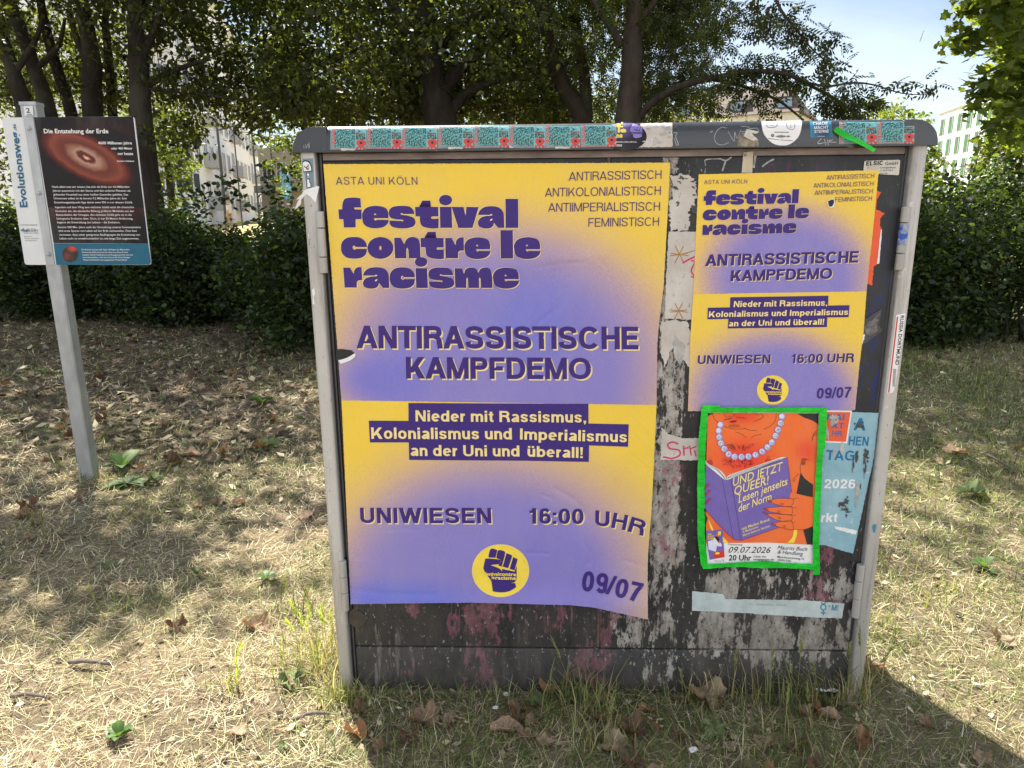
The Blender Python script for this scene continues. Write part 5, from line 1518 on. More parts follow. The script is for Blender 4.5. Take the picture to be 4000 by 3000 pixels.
body = [('Nach allem was wir wissen, hat sich die Erde vor 4,6 Milliarden', 459, 1134, 837), ('Jahren zusammen mit der Sonne und den anderen Planeten als', 464, 1144, 871), ('glühender Feuerball aus einer heißen Gaswolke gebildet. Das', 469, 1125, 905), ('Universum selbst ist da bereits 9,2 Milliarden Jahre alt. Sein', 474, 1112, 938), ('Entstehungszeitpunkt läge damit etwa 920 m vor diesem Schild.', 479, 1163, 973),
        ('Irgendwo auf dem Weg zum nächsten Schild setzt die chemische', 485, 1175, 1015), ('Evolution ein, die abiotische Bildung größerer Moleküle aus den', 490, 1175, 1049), ('Bestandteilen der Ursuppe. Am nächsten Schild geht sie in die', 495, 1156, 1082), ('biologische Evolution über. Dort, in nur 50 Metern Entfernung,', 500, 1166, 1115), ('beginnt die Entwicklung des Lebens – die Evolution.', 505, 1054, 1148),
        ('Bereits 500 Mio. Jahre nach der Entstehung unseres Sonnensystems', 511, 1234, 1190), ('sind erste Spuren von Leben auf der Erde nachweisbar. Dies lässt', 516, 1202, 1222), ('vermuten, dass unter geeigneten Bedingungen die Entstehung von', 520, 1228, 1256), ('Leben nicht so unwahrscheinlich ist, wie lange Zeit angenommen.', 525, 1220, 1289)]
for t, a, b, y in body:
    T(t, a, b, y, 17, .004)
for t, a, b, y in (('Die Erde ist extrem heiß. Nach Abklingen des Meteoriten-', 716, 1140, 1384), ('beschusses kühlt sie soweit ab, dass eine dünne Kruste', 720, 1122, 1407), ('entsteht. Durch Vulkanismus und Ausgasung bildet sich eine', 724, 1166, 1430), ('erste Atmosphäre, noch ohne Sauerstoff. Etwas flüssiges', 727, 1140, 1452), ('Wasser kondensiert aus ausgasendem Wasserdampf.', 730, 1116, 1474)):
    T(t, a, b, y, 12, .008)
M_SBL = ink('sign_blue_print', lin(40, 96, 128), .35, .05)
S.small('Evolutionsweg', (242, 1008), (160, 348), 62, M_SBL, 3, .03, up=(-1, .02))
S.small('.de', (148, 338), (136, 280), 26, M_SBL, 3, .02, up=(-1, .02))
M_GRT = ink('sign_grey_print', lin(70, 74, 80), .35)
for t, a, b, y, cap, m, bo in (('www.Evolutionsweg.koeln', 172, 330, 1166, 9, M_GRT, .015), ('gbs', 182, 246, 1222, 30, M_SBL, .03), ('köln', 248, 332, 1222, 32, M_GRT, 0), ('giordano bruno stiftung', 210, 334, 1236, 8, M_SBL, .02), ('gbs Köln e.V.', 216, 286, 1266, 9, M_GRT, 0), ('Säkulare Humanisten', 218, 340, 1284, 9, M_GRT, 0), ('www.gbskoeln.de', 222, 322, 1302, 9, M_GRT, 0)):
    S.small(t, (a, y), (b, y), cap, m, 3, bo)
S.child('print', pan)
# the post's front strip in front of the panel, its bolts and number
S = Sheet(on_panel(.0045)).view(0, 360, 2.2415)
slab(S, [(206, 216), (292, 214), (482, 1510), (410, 1512)], M_GALV, .0035)
S.child('clamp_strip', sgn)
for x, y in ((258, 318), (346, 885), (431, 1418)):
    c = on_panel(.0045)(np.array([[x / 2.2415, 360 + y / 2.2415]]), np.array([0.0]))[0]
    b = MB()
    N = Vector(nS)
    b.tube([Vector(c), Vector(c) + N * .002], [.0135, .0135], 16)
    b.tube([Vector(c) + N * .0021, Vector(c) + N * .007, Vector(c) + N * .0085], [.0095, .008, .004], 12)
    b.build('bolt', M_GALV, sgn, smooth=40)
S = Sheet(on_panel(.0035)).view(0, 360, 2.2415)
slab(S, [(210, 124), (290, 122), (298, 204), (218, 206)], M_SWH, .002)
S.small('2', (238, 182), (270, 181), 42, M_BLK, 2, .01)
S.line([(242, 196), (282, 195)], 4, M_BLK, 2); S.poly([(276, 190), (286, 195), (276, 200)], M_BLK, 2)
S.child('number_plate', sgn)

# ------------------------------------------------------------------ ground, grass and litter
RG = np.random.default_rng(5)
def gz(x, y):
    x, y = np.asarray(x, float), np.asarray(y, float)
    far = 0.75 * sm((y - 9) / 40.0)
    near = 0.018 * np.sin(x * 1.7 + 1) * np.sin(y * 1.3) * sm((np.hypot(x - .2, y) - .9) / 1.5)
    return far + near
def pn(x, y, s=1.0, o=0.0):
    x, y = x * s + o, y * s - o * .7
    v = np.sin(x * 1.9 + np.sin(y * 2.3) * 1.2) + np.sin(y * 2.7 + np.sin(x * 1.7) * 1.4) + .7 * np.sin(x * 4.9 - y * 3.7 + np.sin(x * 3.1 + y)) + .5 * np.sin(x * 9.1 + y * 7.3) * np.sin(y * 8.3 - x * 2.2)
    return .5 + v / 6.0
def ground_mat():
    t = NT('dry_park_soil', 0.95, 0, 0.2)
    n1, n2, n3 = t.noise(0.9, 6, .65), t.noise(9, 8, .7), t.noise(90, 5, .7)
    c = t.ramp(n2, [(0.3, (0.085, 0.062, 0.044)), (0.55, (0.19, 0.145, 0.104)), (0.8, (0.36, 0.29, 0.215))])
    c = t.mix(t.mul(t.rng(n1, .4, .6), .55), c, t.ramp(n3, [(0.35, (0.20, 0.15, 0.08)), (0.65, (0.42, 0.34, 0.20))]))
    c = t.mix(t.mul(t.rng(t.noise(1.6, 5, .6, t.coord(loc=(5, 2, 0))), .52, .66), .5), c, (0.075, 0.085, 0.03))
    c = t.mix(t.mul(t.rng(n3, .6, .72), .5), c, (0.33, 0.28, 0.18))
    n4 = t.noise(380, 4, .75)
    c = t.mix(.45, c, t.ramp(n4, [(.36, (.12, .12, .12)), (.62, (.9, .9, .9))]), 'OVERLAY')
    c = t.mix(t.mul(t.rng(t.voro(210), .25, .12), t.rng(n4, .5, .62), .7), c, (.42, .37, .28))
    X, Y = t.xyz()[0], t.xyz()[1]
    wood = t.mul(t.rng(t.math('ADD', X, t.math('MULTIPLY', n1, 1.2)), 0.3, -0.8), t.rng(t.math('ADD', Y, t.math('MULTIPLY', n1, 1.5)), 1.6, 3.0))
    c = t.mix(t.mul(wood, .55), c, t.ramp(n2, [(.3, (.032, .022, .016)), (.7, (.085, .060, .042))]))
    c = t.mix(t.rng(Y, 14, 26), c, (0.36, 0.30, 0.14))
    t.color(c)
    t.bump(t.math('ADD', t.mul(n2, .7), t.math('ADD', t.mul(n3, .4), t.mul(n4, .2))), .9, .025)
    return t.mat
u_ = np.linspace(-1, 1, 181)
gx = np.sinh(u_ * 6.2) / math.sinh(6.2) * 420
gy = 1.0 + np.sinh(u_ * 6.2) / math.sinh(6.2) * 420
GX, GY = np.meshgrid(gx, gy)
V = np.stack([GX.ravel(), GY.ravel(), gz(GX, GY).ravel()], 1)
ii = np.arange(180)
I, J = np.meshgrid(ii, ii)
q = (J * 181 + I).ravel()
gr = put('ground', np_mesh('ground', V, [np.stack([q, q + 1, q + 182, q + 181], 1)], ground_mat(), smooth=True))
tag(gr, kind='structure')
def leafy(name, translucent=.35, rough=.5, tint=(1.5, 1.6, .6), spec=.35):
    t = NT(name, rough, 0, spec)
    c = t.attr()
    t.color(c)
    tr = t.n.new('ShaderNodeBsdfTranslucent')
    t.l.new(t.mix(1.0, c, tint, 'MULTIPLY'), tr.inputs['Color'])
    ms = t.n.new('ShaderNodeMixShader')
    ms.inputs[0].default_value = translucent
    t.l.new(t.b.outputs[0], ms.inputs[1])
    t.l.new(tr.outputs[0], ms.inputs[2])
    t.l.new(ms.outputs[0], t.n['Material Output'].inputs['Surface'])
    return t.mat
M_STRAW = leafy('dry_straw', .15, .7, (1.1, 1.05, .9), .2)
M_GRASS = leafy('green_grass', .35, .5, (1.5, 1.5, .6))
def blades(x, y, z, L, W, tilt, az, bend, col):
    n = len(x)
    h = np.stack([np.cos(az), np.sin(az), np.zeros(n)], 1)
    s_ = np.stack([-np.sin(az), np.cos(az), np.zeros(n)], 1)
    b = np.stack([x, y, z], 1)
    up = np.array([0, 0, 1.0])
    d1 = h * np.sin(tilt)[:, None] + up * np.cos(tilt)[:, None]
    t2 = np.minimum(tilt + bend, 1.75)
    d2 = h * np.sin(t2)[:, None] + up * np.cos(t2)[:, None]
    m = b + d1 * (L * .5)[:, None]
    e = m + d2 * (L * .5)[:, None]
    e[:, 2] = np.maximum(e[:, 2], z + .003)
    w = s_ * (W / 2)[:, None]
    V = np.stack([b - w, b + w, m - w * .85, m + w * .85, e], 1).reshape(-1, 3)
    k = np.arange(n) * 5
    Q = np.stack([k, k + 1, k + 3, k + 2], 1)
    T = np.stack([k + 2, k + 3, k + 4], 1)
    return V, Q, T, np.repeat(col, 5, 0)
def scatter(n, r0, r1, a0=-50, a1=50, p=.9):
    u = RG.random(n)
    r = (r0 ** p + u * (r1 ** p - r0 ** p)) ** (1 / p)
    a = np.radians(a0 + (a1 - a0) * RG.random(n)) + YAW
    return CAM[0] + r * np.sin(a), CAM[1] + r * np.cos(a)
def outside(x, y, m=0.0):
    return ~((x > XL - m) & (x < XR + m) & (y > -.01 - m) & (y < DEP + m))
def pal(n, cols, sd=.18):
    c = np.array(cols)[RG.integers(0, len(cols), n)]
    return np.clip(c * (1 + sd * RG.standard_normal((n, 1))), .004, .9)
# how green the lawn is from place to place
def green(x, y):
    g = .75 * sm((pn(x, y, 1.1, 3.0) - .44) / .22)
    right = sm((x - .75) / .7) * (.5 + .5 * sm((pn(x, y, .9, 8.0) - .36) / .2))
    front = np.exp(-((x - .25) / .95) ** 4 - ((y + .28) / .36) ** 4) * (.62 + .38 * sm((pn(x, y, 3.0, 1.0) - .4) / .2))
    sun_l = sm((-.45 - x) / .3) * sm((.5 - y) / .5)
    return np.clip(np.maximum(np.maximum(g * .8, right * .95), front) * (1 - .75 * sun_l), 0, 1)
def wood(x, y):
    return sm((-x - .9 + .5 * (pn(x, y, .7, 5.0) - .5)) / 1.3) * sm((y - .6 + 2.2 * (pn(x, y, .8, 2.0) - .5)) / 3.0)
# straw: matted, mostly lying down
x, y = scatter(330000, 1.15, 13.0)
g, wd = green(x, y), wood(x, y)
bare = sm((pn(x, y, 1.9, 6.0) - .60) / .14)
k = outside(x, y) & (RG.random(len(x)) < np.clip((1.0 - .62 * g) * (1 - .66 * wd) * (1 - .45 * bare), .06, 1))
x, y, g = x[k], y[k], g[k]
n = len(x)
near = np.hypot(x - CAM[0], y - CAM[1])
cs = pal(n, [(.74, .63, .40), (.62, .52, .31), (.82, .73, .49), (.42, .34, .20), (.24, .19, .11), (.54, .51, .27)], .25)
cs = cs * (1 - .35 * g[:, None] * (RG.random((n, 1)) < .6))
V1 = blades(x, y, gz(x, y) + .001 + .014 * RG.random(n) ** 2, RG.uniform(.02, .085, n), RG.uniform(.0008, .0019, n) * np.clip(near / 2.4, .9, 3), np.clip(RG.normal(1.36, .22, n), .3, 1.55), RG.uniform(0, 6.283, n), RG.uniform(-.7, .7, n), cs)
o = put('dry_grass', np_mesh('dry_grass', V1[0], [V1[1], V1[2]], M_STRAW, V1[3]))
tag(o, kind='stuff', label='matted pale straw grass covering the ground', cat='grass')
x, y = scatter(330000, 1.15, 12.0)
g, wd = green(x, y), wood(x, y)
k = outside(x, y) & (RG.random(len(x)) < np.clip(.05 + .9 * g - .30 * wd, .06, 1))
x, y, g = x[k], y[k], g[k]
n = len(x)
near = np.hypot(x - CAM[0], y - CAM[1])
V1 = blades(x, y, gz(x, y), RG.uniform(.02, .075, n) * (1 + .7 * (RG.random(n) < .08)), RG.uniform(.0011, .0024, n) * np.clip(near / 2.4, .9, 3), np.clip(RG.normal(.9, .42, n), .05, 1.5), RG.uniform(0, 6.283, n), RG.uniform(0, .9, n),
            pal(n, [(.10, .18, .035), (.075, .135, .03), (.16, .23, .05), (.24, .29, .08), (.06, .10, .03), (.36, .38, .15)], .25))
o = put('green_grass', np_mesh('green_grass', V1[0], [V1[1], V1[2]], M_GRASS, V1[3]))
tag(o, kind='stuff', label='short green grass growing through the straw', cat='grass')
# crumbs of old leaves and twigs
M_CRUMB = leafy('leaf_crumbs', .1, .8, (1, .9, .7), .2)
x, y = scatter(90000, 1.15, 12.0, p=1.0)
sl = wood(x, y)
k = outside(x, y) & (RG.random(len(x)) < np.clip(.24 + .30 * sl + .22 * (y < .1), 0, 1))
sl = sl[k]
x, y = x[k], y[k]
n = len(x)
S0 = (.003 + .016 * RG.random(n) ** 2.4) * (1 + .7 * sl) * np.clip(np.hypot(x, y + 1.8) / 3, .8, 1.6)
az = RG.uniform(0, 6.283, n)
ax = np.stack([np.cos(az), np.sin(az), RG.uniform(-.5, .5, n)], 1) * S0[:, None]
bx = np.stack([-np.sin(az), np.cos(az), RG.uniform(-.5, .5, n)], 1) * (S0 * RG.uniform(.25, .8, n))[:, None]
c0 = np.stack([x, y, gz(x, y) + .006 + S0 * .4], 1)
V = np.stack([c0 - ax, c0 - bx * .8 + ax * .1, c0 + ax, c0 + bx + ax * .2], 1).reshape(-1, 3)
k4 = np.arange(n) * 4
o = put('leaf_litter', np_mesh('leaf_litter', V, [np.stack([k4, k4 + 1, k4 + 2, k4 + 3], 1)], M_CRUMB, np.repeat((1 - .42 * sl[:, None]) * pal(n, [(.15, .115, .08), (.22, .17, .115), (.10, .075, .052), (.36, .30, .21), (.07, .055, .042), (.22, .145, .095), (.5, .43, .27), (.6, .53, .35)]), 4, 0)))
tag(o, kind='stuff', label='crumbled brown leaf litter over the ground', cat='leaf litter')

# fallen plane leaves, each a thing
def dead_mesh(seed, cols, lobed=True, curl=.5, L=1.0):
    r = np.random.default_rng(seed)
    n = 30
    a = np.linspace(0, 2 * np.pi, n, endpoint=False)
    if lobed:
        rad = .62 + .30 * np.abs(np.cos(a * 2.5)) ** 1.3 + .05 * np.cos(a * 15) + r.normal(0, .03, n)
        rad *= 1 - .35 * np.exp(-((a - np.pi) / .45) ** 2)
        ex, ey = np.cos(a) * rad, np.sin(a) * rad
    else:
        ex, ey = np.cos(a) * (.95 + r.normal(0, .03, n)), np.sin(a) * (.48 + r.normal(0, .03, n)) * (1 - .25 * np.cos(a))
    p1, p2 = r.uniform(0, 6.28, 2)
    V, R = [(0, 0, 0)], (.38, .72, 1.0)
    for q in R:
        zz = curl * q ** 2 * (.45 + .55 * np.sin(2 * a + p1)) + .22 * curl * q * np.sin(5 * a + p2) + r.normal(0, .07, n) * q
        xx = ex * q * (1 - .25 * curl * q * np.abs(np.sin(a + p2)))
        V += list(zip(xx, ey * q * (1 - .3 * curl * q), zz))
    F = [(0, 1 + i, 1 + (i + 1) % n) for i in range(n)]
    for j in range(2):
        F += [(1 + j*n + i, 1 + (j+1)*n + i, 1 + (j+1)*n + (i+1) % n, 1 + j*n + (i+1) % n) for i in range(n)]
    b = len(V)
    st = [(-.3, 0, .05), (-.9, .1, .12), (-1.5, .02, .04)]
    for p in st:
        V += [(p[0], p[1] - .02, p[2]), (p[0], p[1] + .02, p[2])]
    F += [(b, b+1, b+3, b+2), (b+2, b+3, b+5, b+4)]
    V = np.array(V)
    V[:, 2] -= V[:, 2].min()
    me = bpy.data.meshes.new('fallen_leaf')
    me.from_pydata([tuple(v) for v in V * L], [], F)
    c = np.ones((len(V), 4), np.float32)
    base = np.array(cols)
    c[:, :3] = np.clip(base * (1 + .22 * r.standard_normal((len(V), 1))), .01, .8)
    me.color_attributes.new('Col', 'FLOAT_COLOR', 'POINT').data.foreach_set('color', c.ravel())
    me.materials.append(M_DEAD)
    me.polygons.foreach_set('use_smooth', [True] * len(me.polygons))
    me.update()
    return me
M_DEAD = leafy('fallen_leaf_blade', .25, .65, (1.3, 1.0, .6), .25)
KINDS = [('brown', (.25, .165, .10), True, .5, 'curled brown fallen leaf on the dry ground'), ('tan', (.36, .25, .165), True, .35, 'flat tan fallen leaf on the dry ground'),
         ('rust', (.30, .165, .085), False, .55, 'rust coloured narrow fallen leaf on the ground'), ('pale', (.34, .27, .18), True, .55, 'pale crumpled fallen leaf on the ground'),
         ('dark', (.15, .09, .055), True, .7, 'dark brown crumpled fallen leaf on the ground'), ('green', (.16, .21, .085), True, .4, 'greenish fallen leaf on the dry ground')]
LM = [dead_mesh(20 + i, k[1], k[2], k[3]) for i, k in enumerate(KINDS)]
LM2 = [dead_mesh(60 + i, k[1], k[2] if i != 1 else False, k[3] * 1.15) for i, k in enumerate(KINDS)]
def dead(i, x, y, s, rz=None, lab=None, rx=0, m2=False, dz=0.0):
    me = (LM2 if m2 else LM)[i]
    o = bpy.data.objects.new('fallen_leaf', me)
    COL.objects.link(o)
    o.location = (x, y, float(gz(x, y)) + .006 + dz)
    o.scale = (s, s, s)
    o.rotation_euler = (rx, rx * .6, rnd.uniform(0, 6.28) if rz is None else rz)
    return tag(o, lab or KINDS[i][4], 'leaf', 'fallen leaves' if lab else 'fallen leaves, ' + KINDS[i][0])
def deadpx(i, px, py, s, lab, rz=None, m2=False, rx=0, dz=0.0):
    p = gpt(px, py)
    return dead(i, p[0], p[1], s, rz, lab, rx, m2, dz)
deadpx(3, 2748, 2752, .075, 'largest pale crumpled leaf lying before the right half of the cabinet', 1.3, True, .12, .004)
deadpx(0, 2725, 2640, .05, 'brown leaf standing on edge against the plinth above the largest pale leaf', .8, True, .6, .01)
deadpx(5, 2792, 2868, .045, 'pointed dull green leaf just below the largest pale leaf', -1.2, True, .15, .0)
deadpx(2, 2162, 2706, .05, 'red brown leaf beside the tall green grass tuft', .3)
deadpx(1, 1976, 2856, .048, 'orange tan curled leaf before the middle of the cabinet', .2, True, .3)
deadpx(3, 2398, 2950, .055, 'yellowish crumpled leaf at the bottom edge before the cabinet', 2.0, True, .2)
deadpx(0, 1656, 2828, .055, 'brown folded leaf before the left half of the cabinet', 1.0, True)
deadpx(4, 2470, 2878, .05, 'dark red brown leaf flat before the right half of the cabinet', 2.2)
deadpx(5, 1140, 2672, .06, 'pale green leaf at the left foot of the cabinet', .2)
deadpx(4, 690, 2460, .045, 'dark crumpled leaf in the straw at the lower left', .2, True, .2)
deadpx(0, 1000, 2456, .055, 'brown curled leaf left of the sunlit grass tuft', .9, True, .15)
deadpx(5, 1050, 1745, .075, 'rolled grey green leaf between the sign post and the cabinet', .1, True, .3)
deadpx(1, 740, 1780, .07, 'tan leaf catching the light right of the sign post', .4)
deadpx(5, 600, 1880, .07, 'green leaf fallen beside the sign post foot', 1.8)
deadpx(5, 3800, 1930, .09, 'large grey green curled leaf in the right lawn', .3, True, .2)
deadpx(3, 3890, 2510, .055, 'pale papery leaf in the sun at the right', .6, True, .5)
deadpx(1, 3735, 1770, .085, 'broad tan leaf in the shaded right lawn', .3)
deadpx(2, 3385, 2615, .055, 'curled orange leaf at the right foot of the cabinet', .5, False, .6)
x, y = scatter(1100, 1.25, 10.0, -44, 44, 1.0)
sl = np.maximum(wood(x, y), .5 * sm((-x - .5) / 1.2) * sm((y - .5) / 1.2))
k = outside(x, y, .08) & (RG.random(len(x)) < np.clip(.16 + .5 * sl + .3 * (y < .12) * (np.abs(x - .3) < 1.0) + .10 * (y < 0), 0, 1)) & ~((np.abs(x - SB[0]) < .15) & (np.abs(y - SB[1]) < .15))
xs, ys = x[k][:255], y[k][:255]
for a, b in zip(xs, ys):
    i = rnd.choices(range(6), (5, 5, 2.5, 3, 2.5, 1.6))[0]
    dead(i, float(a), float(b), rnd.uniform(.024, .055) * (1.15 if b > 1 else .72), None, None, rnd.uniform(-.3, .3), rnd.random() < .5)
for _ in range(58):
    a, b = rnd.uniform(-.5, 1.25), -.05 - .5 * rnd.random() ** 1.3
    dead(rnd.choices(range(6), (5, 4, 3, 2, 4, 1))[0], a, b, rnd.uniform(.018, .046), None, None, rnd.uniform(-.3, .3), rnd.random() < .6)
# tall grass tufts
M_EAR = leafy('grass_ears', .4, .6, (1.3, 1.3, .7))
def tuft(px, py, n, h, cols, lab, ears=0, spread=.05, lean=.35, seed=0, earcol=(.28, .30, .13)):
    r = np.random.default_rng(seed)
    p = gpt(px, py)
    x, y = r.normal(0, spread, n), r.normal(0, spread * .7, n)
    y = np.where((p[1] + y > -.03) & (p[0] + x > XL - .02) & (p[0] + x < XR + .02), -.03 - p[1] - np.abs(r.normal(0, .02, n)), y)
    c = np.clip(np.array(cols)[r.integers(0, len(cols), n)] * (1 + .2 * r.standard_normal((n, 1))), .01, .8)
    L = r.uniform(.35, 1.0, n) * h
    V, Q, T, C = blades(x, y, np.zeros(n), L, r.uniform(.002, .0042, n), np.abs(r.normal(lean * .7, lean * .6, n)), r.uniform(0, 6.28, n), r.uniform(.1, 1.0, n), c)
    V, C = [V], [C]
    Qs, Ts = [Q], [T]
    b = n * 5
    for e in range(ears):
        az, t0 = r.uniform(0, 6.28), r.uniform(.05, .5)
        hh = h * r.uniform(.7, 1.1)
        b0 = np.array([r.normal(0, spread * .6), min(r.normal(0, spread * .4), -.03 - p[1] if (XL < p[0] < XR) else 9), 0.])
        dr = np.array([math.cos(az) * math.sin(t0), math.sin(az) * math.sin(t0), math.cos(t0)])
        if p[1] + b0[1] + dr[1] * hh > -.03 and XL - .05 < p[0] < XR + .05:
            dr[1] = -abs(dr[1]) * .6
        tip = b0 + dr * hh
        sd = np.cross(dr, [0, 0, 1.]); sd /= np.linalg.norm(sd) + 1e-9
        V.append(np.array([b0 - sd * .001, b0 + sd * .001, tip - sd * .0008, tip + sd * .0008]))
        Qs.append(np.array([[b, b+1, b+3, b+2]])); b += 4
        C.append(np.tile((.30, .30, .12), (4, 1)))
        for s_ in range(26):                                    # awned spikelets
            t = s_ / 26 * .055
            q = tip + dr * (t - .03)
            o2 = r.normal(0, 1, 3); o2 = o2 / np.linalg.norm(o2)
            d2 = dr * .85 + o2 * .42
            e1 = q + d2 * r.uniform(.016, .03)
            w2 = np.cross(d2, o2) * .0032
            V.append(np.array([q, q + d2 * .007 + w2, e1, q + d2 * .007 - w2]))
            Qs.append(np.array([[b, b+1, b+2, b+3]])); b += 4
            C.append(np.tile(np.clip(np.array(earcol) * (1 + .2 * r.standard_normal()), .02, .8), (4, 1)))
    o = put('grass_tuft', np_mesh('grass_tuft', np.concatenate(V), [np.concatenate(Qs), np.concatenate(Ts)], M_GRASS, np.concatenate(C)))
    o.location = (p[0], p[1], float(gz(p[0], p[1])) - .002)
    return tag(o, lab, 'grass tuft', 'tall grass tufts')
GRN, YGR, DRY = [(.13, .17, .06), (.10, .135, .05), (.19, .22, .09), (.34, .30, .16)], [(.27, .32, .09), (.20, .25, .08), (.38, .37, .15), (.5, .42, .24), (.5, .44, .26)], [(.42, .36, .18), (.32, .30, .13), (.5, .43, .26)]
tuft(1255, 2590, 200, .19, YGR, 'sunlit grass tuft with bright ears left of the cabinet foot', 9, .075, .5, 1, (.50, .58, .16))
tuft(1180, 2400, 90, .13, GRN, 'green grass tuft behind the sunlit tuft with ears', 2, .06, .6, 2)
tuft(1340, 2700, 240, .10, YGR, 'low sunlit tuft at the left front corner of the cabinet', 0, .07, .8, 3)
tuft(2270, 2770, 190, .18, GRN + YGR[:1], 'tall green grass tuft before the middle of the cabinet', 1, .06, .45, 4)
tuft(2760, 2690, 34, .16, DRY, 'thin dry tuft beside the largest pale leaf', 1, .05, .4, 5)
tuft(2960, 2690, 60, .20, GRN[:2] + DRY[:2], 'thin green tuft before the plinth left of the paper litter', 1, .06, .35, 6)
tuft(3150, 2700, 60, .20, GRN + DRY[:1], 'grass tuft with drooping ears by the paper litter', 2, .05, .4, 7)
tuft(3320, 2690, 60, .23, GRN + DRY, 'tall tuft with ears at the right front corner of the cabinet', 3, .04, .35, 8)
tuft(1950, 2660, 80, .10, GRN, 'short green tuft along the left plinth', 0, .12, .6, 9)
tuft(1620, 2660, 70, .09, GRN, 'short green fringe under the big poster', 0, .12, .6, 10)
tuft(2580, 2690, 50, .11, GRN, 'short green fringe at the middle of the plinth', 1, .1, .6, 11)
tuft(3040, 2900, 120, .12, GRN + DRY, 'shaded tuft with wiry stems at the lower right', 2, .12, .7, 12)
tuft(2350, 2900, 60, .12, DRY + YGR[:1], 'short wheat like tuft at the bottom centre', 2, .05, .4, 13)
tuft(900, 2700, 30, .12, YGR, 'small sunlit tuft with two ears at the lower left', 2, .03, .3, 14, (.5, .58, .16))
tuft(460, 2360, 50, .10, GRN, 'small green tuft in the straw at the left', 1, .06, .7, 15)
tuft(3600, 2330, 90, .13, GRN + YGR, 'bright green tuft in the sun right of the cabinet', 2, .1, .6, 16)
tuft(3480, 2480, 60, .12, GRN, 'weedy tuft at the shadow edge right of the cabinet', 1, .06, .6, 17)
tuft(120, 2080, 60, .14, GRN, 'green tuft at the left edge of the lawn', 2, .08, .6, 18)
# broad leaved weeds
def weed(px, py, n, s, lab, seed, flat=.7):
    r = np.random.default_rng(seed)
    p = gpt(px, py)
    V, F, C = [], [], []
    for i in range(n):
        az, el = 6.28 * i / n + r.normal(0, .3), r.uniform(.2, 1.0) * (1 - flat) * 2 + .15
        L = s * r.uniform(.7, 1.2)
        h = np.array([math.cos(az), math.sin(az), 0]); sd = np.array([-math.sin(az), math.cos(az), 0])
        cc = np.array((.085, .145, .045)) * r.uniform(.7, 1.5)
        b = len(V)
        for k in range(6):
            t = k / 5
            q = h * L * t * math.cos(el) + np.array([0, 0, L * (t * math.sin(el) - .35 * t * t) + .012])
            w = L * .24 * math.sin(min(1, t * 1.05) * math.pi) ** .8 + .002
            V += [q - sd * w + [0, 0, w * .3], q, q + sd * w + [0, 0, w * .3]]
            C += [cc, cc * 1.3, cc]
        for k in range(5):
            for j in (0, 1):
                a = b + k * 3 + j
                F.append((a, a + 1, a + 4, a + 3))
    o = put('weed', np_mesh('weed', np.array(V), [np.array(F)], M_GRASS, np.array(C)))
    o.location = (p[0], p[1], float(gz(p[0], p[1])))
    return tag(o, lab, 'weed', 'broad leaved weeds')
weed(480, 1830, 6, .16, 'young broad leaved weed right of the sign post', 1, .45)
weed(500, 1890, 9, .12, 'flat rosette weed at the foot of the sign post', 2, .9)
weed(1020, 1590, 7, .13, 'dark green weed in the shade before the left hedge', 3, .5)
weed(1040, 2270, 5, .05, 'small round leaved weed left of the cabinet', 4, .6)
weed(770, 2250, 4, .05, 'tiny green weed in the straw left of the round leaved weed', 5, .5)
weed(470, 2890, 9, .05, 'small clump of weed at the bottom left', 6, .5)
weed(3840, 2220, 6, .07, 'pale weed in the right lawn', 7, .5)
# litter
def litter(px, py, s, lab, seed, w=.5):
    r = random.Random(seed)
    p = gpt(px, py)
    m = MB()
    n = 7
    V = [(s * (i / n - .5), s * w * (j / 3 - .5), r.uniform(0, .16) * s + (.05 * s if i % 2 else 0)) for j in range(4) for i in range(n + 1)]
    m.add(V, [(j*(n+1)+i, j*(n+1)+i+1, (j+1)*(n+1)+i+1, (j+1)*(n+1)+i) for j in range(3) for i in range(n)])
    o = put('litter', m.mesh('litter', M_WHT))
    o.location = (p[0], p[1], float(gz(p[0], p[1])) + .012)
    o.rotation_euler = (0, 0, r.uniform(-.4, .4))
    return tag(o, lab, 'litter')
litter(3205, 2712, .085, 'crumpled white paper at the right end of the plinth', 1, .3)
litter(1980, 2728, .018, 'small white paper bit before the big poster', 2, .8)
litter(1936, 2780, .015, 'smaller white paper bit in front of the other white bit', 3, .8)
litter(2706, 2946, .022, 'white paper bit at the bottom edge under the green leaf', 4, .8)
M_BARKS = plain('dead_twig_bark', (.16, .13, .11), .9, .35, 40, .6, 120)
def stick(a, b, r, lab, bend=.02, seed=0):
    g = random.Random(seed)
    A_, B_ = gpt(*a), gpt(*b)
    pts = []
    for k in range(7):
        t = k / 6
        q = A_ + (B_ - A_) * t
        pts.append((q[0] + g.uniform(-1, 1) * bend * .3, q[1] + g.uniform(-1, 1) * bend * .3, float(gz(q[0], q[1])) + r + .01 + bend * math.sin(t * 3.14)))
    o = MB().tube(pts, [r * (1 - .45 * k / 6) for k in range(7)], 7, wob=.2).top('stick', M_BARKS, (A_[0], A_[1], 0), smooth=True)
    return tag(o, lab, 'stick')
stick((50, 2740), (185, 2744), .007, 'grey bark curl at the lower left', .008, 1)
stick((270, 2604), (440, 2614), .008, 'dull brown stick half hidden in the straw at the left', .006, 2)
stick((3845, 1780), (3965, 1850), .008, 'pale stick lying in the right lawn', .01, 3)
stick((1150, 2830), (1290, 2806), .006, 'curled strip of bark in the sunlit straw left of the cabinet', .01, 4)
tuft(360, 1878, 130, .10, GRN[:2] + DRY, 'low dry tuft round the foot of the sign post', 0, .09, .8, 19)

